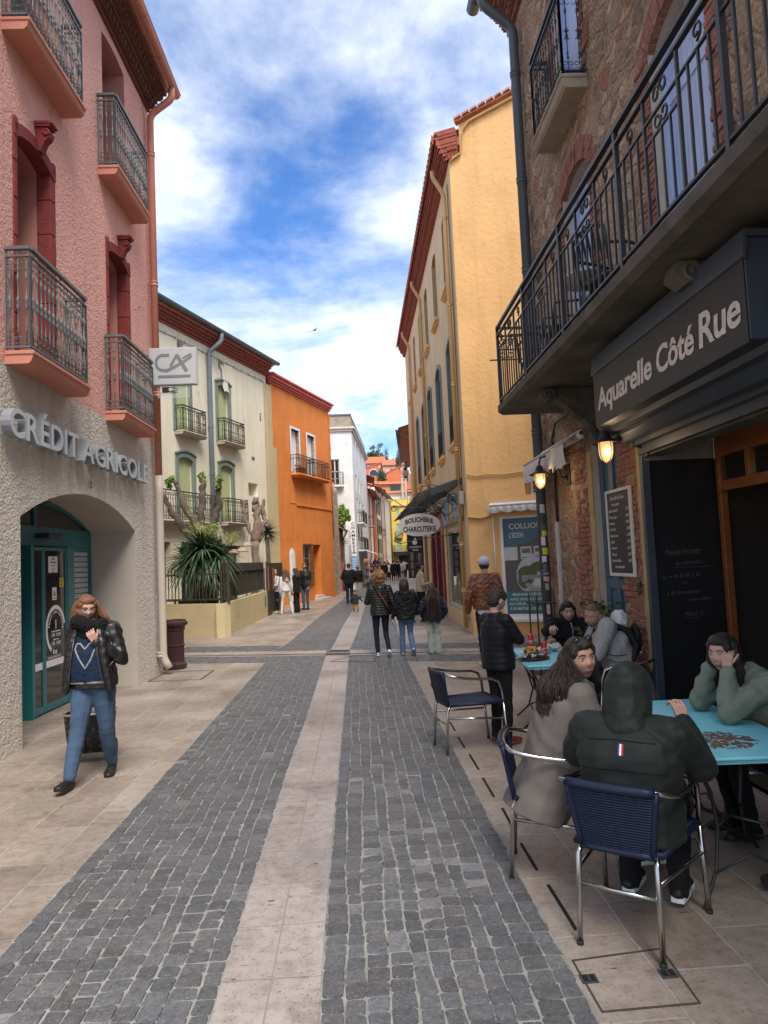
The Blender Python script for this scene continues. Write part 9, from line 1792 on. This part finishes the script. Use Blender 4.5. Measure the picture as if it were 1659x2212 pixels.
rt,J,HM,hs,tb_=person('man with greying hair in a pale grey fleece with black straps leaning over his table',2.53,7.10,1.45,1.80,gfl,dknavy,(blkshoe,{}),('receding',H_gry),1,lod=2,build_=1.10,beard=hairm('stubble',(.22,.17,.14)),
 pose=sit(1.80,.16,.12,.42,.38,head=(.0,.20,1.145),nb=(0,.07,1.02),elr=(.26,.24,.80),wrr=(.12,.44,.80),ell=(-.25,.22,.80),wrl=(-.08,.42,.82)),jk=dict(hem=.06,bulk=1.14,sleeve=1.18,collar=.03,disp=wrinkle(.009,.12,19)),headrot=(.85,-.22,-.12),hands=dict(l=dict(D=(.6,.5,.1),N=(0,0,1),curl=.7),r=dict(D=(-.6,.5,.1),N=(0,0,1),curl=.7)))
b=Blob();b.ell((.03,-.06,1.10),(.10,.085,.095));b.ell((-.04,-.05,1.06),(.08,.075,.07));b.done('hood',mat('white_nylon',(.62,.62,.61),rough=.5),tb_,.010,2,wrinkle(.014,.05,4))
blkw=mat('black_webbing',(.012,.012,.013),rough=.7)
for sg in (-1,1):b=Blob();b.chain([(sg*.12,.16,.80),(sg*.13,.19,.90),(sg*.125,.14,1.02),(sg*.12,.04,1.055),(sg*.13,-.10,1.0),(sg*.15,-.17,.86),(sg*.19,-.12,.72)],[.026,.034,.032,.036,.034,.030,.022]);b.done('strap',blkw,rt,.010,1)
b=Blob();b.ell((0,-.20,.90),(.13,.055,.16));b.done('backpack',blkw,rt,.012,1,wrinkle(.006,.06,2));b=MB()
for z in (.74,.80):b.tube([(.22*math.sin(a),.02-.19*math.cos(a),z+.03*math.cos(a*2)) for a in np.linspace(-2.2,.4,14)],.008,6,flat=.4)
b.build('waist_strap',blkw,rt)
rt,J,HM,hs,tb_=person('black haired woman in a black coat at the farthest table, one hand raised',2.43,8.36,2.95,1.64,blk,blk,(blkshoe,{}),('bob',H_blk),0,lod=2,pose=sit(1.64,.12,.10,.42,.38,elr=(.26,.10,.88),wrr=(.20,.30,.97),ell=(-.24,.16,.80),wrl=(-.10,.36,.80),head=(0,.09,1.105),nb=(0,.04,.965)),jk=dict(hem=.12,bulk=1.15,sleeve=1.25,collar=.04,disp=wrinkle(.009,.12,21)),headrot=(.12,-.10,.08),hands=dict(r=dict(D=(.1,.7,-.35),N=(.2,.2,1),curl=.45,side=-1,spread=.3)))
b=MB();b.tube([(-.02,.15,.98),(-.035,.185,.90),(-.03,.195,.82)],.016,6,flat=.5);b.build('striped_scarf',mat('striped_cloth',(.30,.30,.30),var=.95,vs=55),rt)
person('seated person at the right edge, only a grey trouser leg and black shoe showing',2.82,3.38,.95,1.80,blk,cloth('charcoal_denim',(.045,.05,.058)),(blkshoe,dict(sole=blksole)),('short',H_dkb),0,lod=1,pose=sit(1.80,.05,.13,.46,.50,knl=(-.10,.44,.53),anl=(-.15,.66,.085)))
far_c=dict(k=blk,w=cloth('white_top',(.62,.60,.58)),g=cloth('grey_top',(.12,.12,.13)),r=cloth('red_top',(.38,.06,.08)),f=cloth('floral_top',(.60,.52,.50),var=.5,vs=14),j=midden,n=dknavy)
for lb,px_,Yc_,H_,tc,pc,rz_,hr,pz in (
 ('distant man all in black with a grey backpack, walking away before the souvenir racks',822,57,1.72,'k','k',0,H_blk,{}),('distant person in black walking left of the girl in white',832,59,1.70,'k','k',.1,H_dkb,{}),('distant girl in a white top with dark hair',840,60.5,1.60,'f','n',0,H_dkb,{}),('distant child in a red skirt or coat',845,61,1.35,'r','n',0,H_dkb,{}),
 ('distant tall woman in a long black coat',850,58.5,1.74,'k','k',.1,H_blk,dict(hem=.35)),('distant woman in black jacket and dark jeans right of the long coat',859,59.5,1.72,'k','n',-.1,H_blk,{}),('distant woman in a pale floral top and blue jeans',868,60,1.66,'f','j',.1,H_dkb,{}),('distant man in a white shirt with his arms spread, before the dark shop',873,64,1.82,'w','k',0,H_blk,dict(arms=1)),
 ('distant man with a white cap under the yellow house',862,66,1.80,'g','n',PI,H_gry,{}),('distant man in grey beside the blue front',838,68,1.80,'g','k',PI,H_blk,{}),('distant dark figure at the edge of the crowd, close to the left shops',814,60,1.68,'k','n',0,H_blk,{}),('distant second dark figure by the last souvenir rack',806,58,1.66,'k','k',0,H_dkb,{}),('distant person in a dark hoodie behind the floral top',876,68,1.76,'k','k',0,H_blk,{}),('distant person in grey at the far end of the crowd',852,72,1.75,'g','k',0,H_dkb,{})):
 q=atY(px_,1240,Yc_);ps={}
 if pz.get('arms'):ps=dict(ell=(-.38,.05,1.35),wrl=(-.58,.1,1.30),elr=(.38,.05,1.35),wrr=(.58,.1,1.30))
 person(lb,q.x,Yc_,rz_,H_,far_c[tc],far_c[pc],(shw if tc !='k' else blkshoe,{}),('short',hr),0,lod=0,group=None if False else 'people walking far down the street',jk=dict(hem=pz.get('hem',.08),bulk=1.08),pose=ps,eyes=False)
redc=mat('can_red',(.50,.012,.022),rough=.28,metal=.2,spec=.6,var=.05);foil=mat('foil',(.62,.62,.63),rough=.25,metal=.95,bump=1.0,bs=60,bdist=.02,var=.1)
for i,(x,y,lb) in enumerate(((1.875,7.93,'red cola can standing farther back between the table and the stand'),(1.845,7.24,'red cola can in front, next to the plate of food'))):
 t_=empty('drinks_can',(x,y,.739),(.4,-.2)[i],lb,'can','cola cans on the far tables');b=MB();k=1.0;b.lathe([(.024,0),(.029,.008),(.0305,.02),(.0305,.142),(.026,.154),(.025,.157)],seg=20);b.build('body',redc,t_);b=MB();b.lathe([(.0,.153),(.022,.153),(.0255,.157),(.0265,.159),(.0255,.1605),(.0,.156)],seg=20);b.build('lid',alu,t_)
 b=MB();b.text("Coca-Cola",.034,TM((0,0,0),(1,0,0),(0,1,0)),.0008,align='CENTER',shear=.3,weight=.0012);V2=[]
 for p in b.v:a=-PI/2+p[0]/.031;V2.append((.0312*math.cos(a),.0312*math.sin(a),.085+p[1]+.003*math.sin(p[0]*60)))
 b.v=V2;b.text("Coca-Cola",.001,TM((0,0,-.0),(1,0,0),(0,0,1)),.0001) if False else None;b.build('can_lettering',wht,t_)
 b=MB();b.tube([(.0312*math.cos(a),.0312*math.sin(a),.062+.008*math.sin(a*2)) for a in np.linspace(-PI*.95,-.05*PI,14)],.0022,4);b.build('white_wave',wht,t_)
pl=empty('food_plate',(1.70,7.12,.739),.3,'dark oval plate with crumpled foil, fries and meat on the table beside the boy','plate');b=MB();v_=[];b.lathe([(.0,.004),(.10,.004),(.145,.012),(.155,.020),(.150,.023),(.10,.014),(0,.010)],seg=28);b.v=[(p[0]*1.15,p[1]*.8,p[2]) for p in b.v];b.build('plate',mat('dark_brown_plate',(.03,.02,.018),rough=.4),pl)
b=Blob();rr=random.Random(4)
for i in range(26):a=rr.uniform(0,2*PI);b.ell((.10*math.cos(a),.075*math.sin(a),.028+rr.uniform(0,.025)),(rr.uniform(.02,.035),rr.uniform(.012,.02),rr.uniform(.012,.024)))
b.done('foil',foil,pl,.007,0,wrinkle(.012,.025,3))
b=Blob()
for i in range(12):b.ell((rr.gauss(-.01,.03),rr.gauss(0,.025),.06+rr.uniform(0,.035)),(.025,.018,.016))
b.done('meat',mat('roast_meat',(.20,.075,.03),rough=.4,var=.5,vs=30),pl,.008,1,wrinkle(.006,.02,3));b=MB()
for i in range(34):c=Vector((rr.gauss(-.03,.03),rr.gauss(0,.03),.075+rr.uniform(0,.045)));d=Vector((rr.gauss(0,1),rr.gauss(0,1),rr.gauss(0,.6))).normalized()*.028;b.bar(c-d,c+d,.009)
b.build('fries',mat('fries',(.62,.36,.10),rough=.5,var=.25,vs=30),pl)
for nm,(x,y),lb,sc in (('foil_wrap',(1.86,7.52),'long heap of crumpled silver foil between the two red cans',(.12,.10,.06)),('wrapped_sandwich',(2.06,7.72),'sandwich wrapped in white paper and foil in front of the black haired woman',(.10,.12,.07))):
 t_=empty(nm,(x,y,.739),0,lb,'food');b=Blob()
 for i in range(16):b.ell((rr.uniform(-1,1)*sc[0]*.75,rr.uniform(-1,1)*sc[1]*.75,sc[2]*rr.uniform(.35,.8)),(.04,.035,.03))
 b.done('wrapping',foil if nm=='foil_wrap' else mat('white_foil_paper',(.60,.60,.60),rough=.4,var=.15,vs=30,bump=.8,bs=40),t_,.008,0,wrinkle(.016,.03,6))
 if nm !='foil_wrap':b=Blob();b.ell((0,.02,.105),(.05,.04,.025));b.ell((-.03,-.02,.10),(.03,.03,.02));b.done('bread',mat('bread_crust',(.42,.22,.08),rough=.6,var=.4,vs=40),t_,.007,1,wrinkle(.006,.02,3))
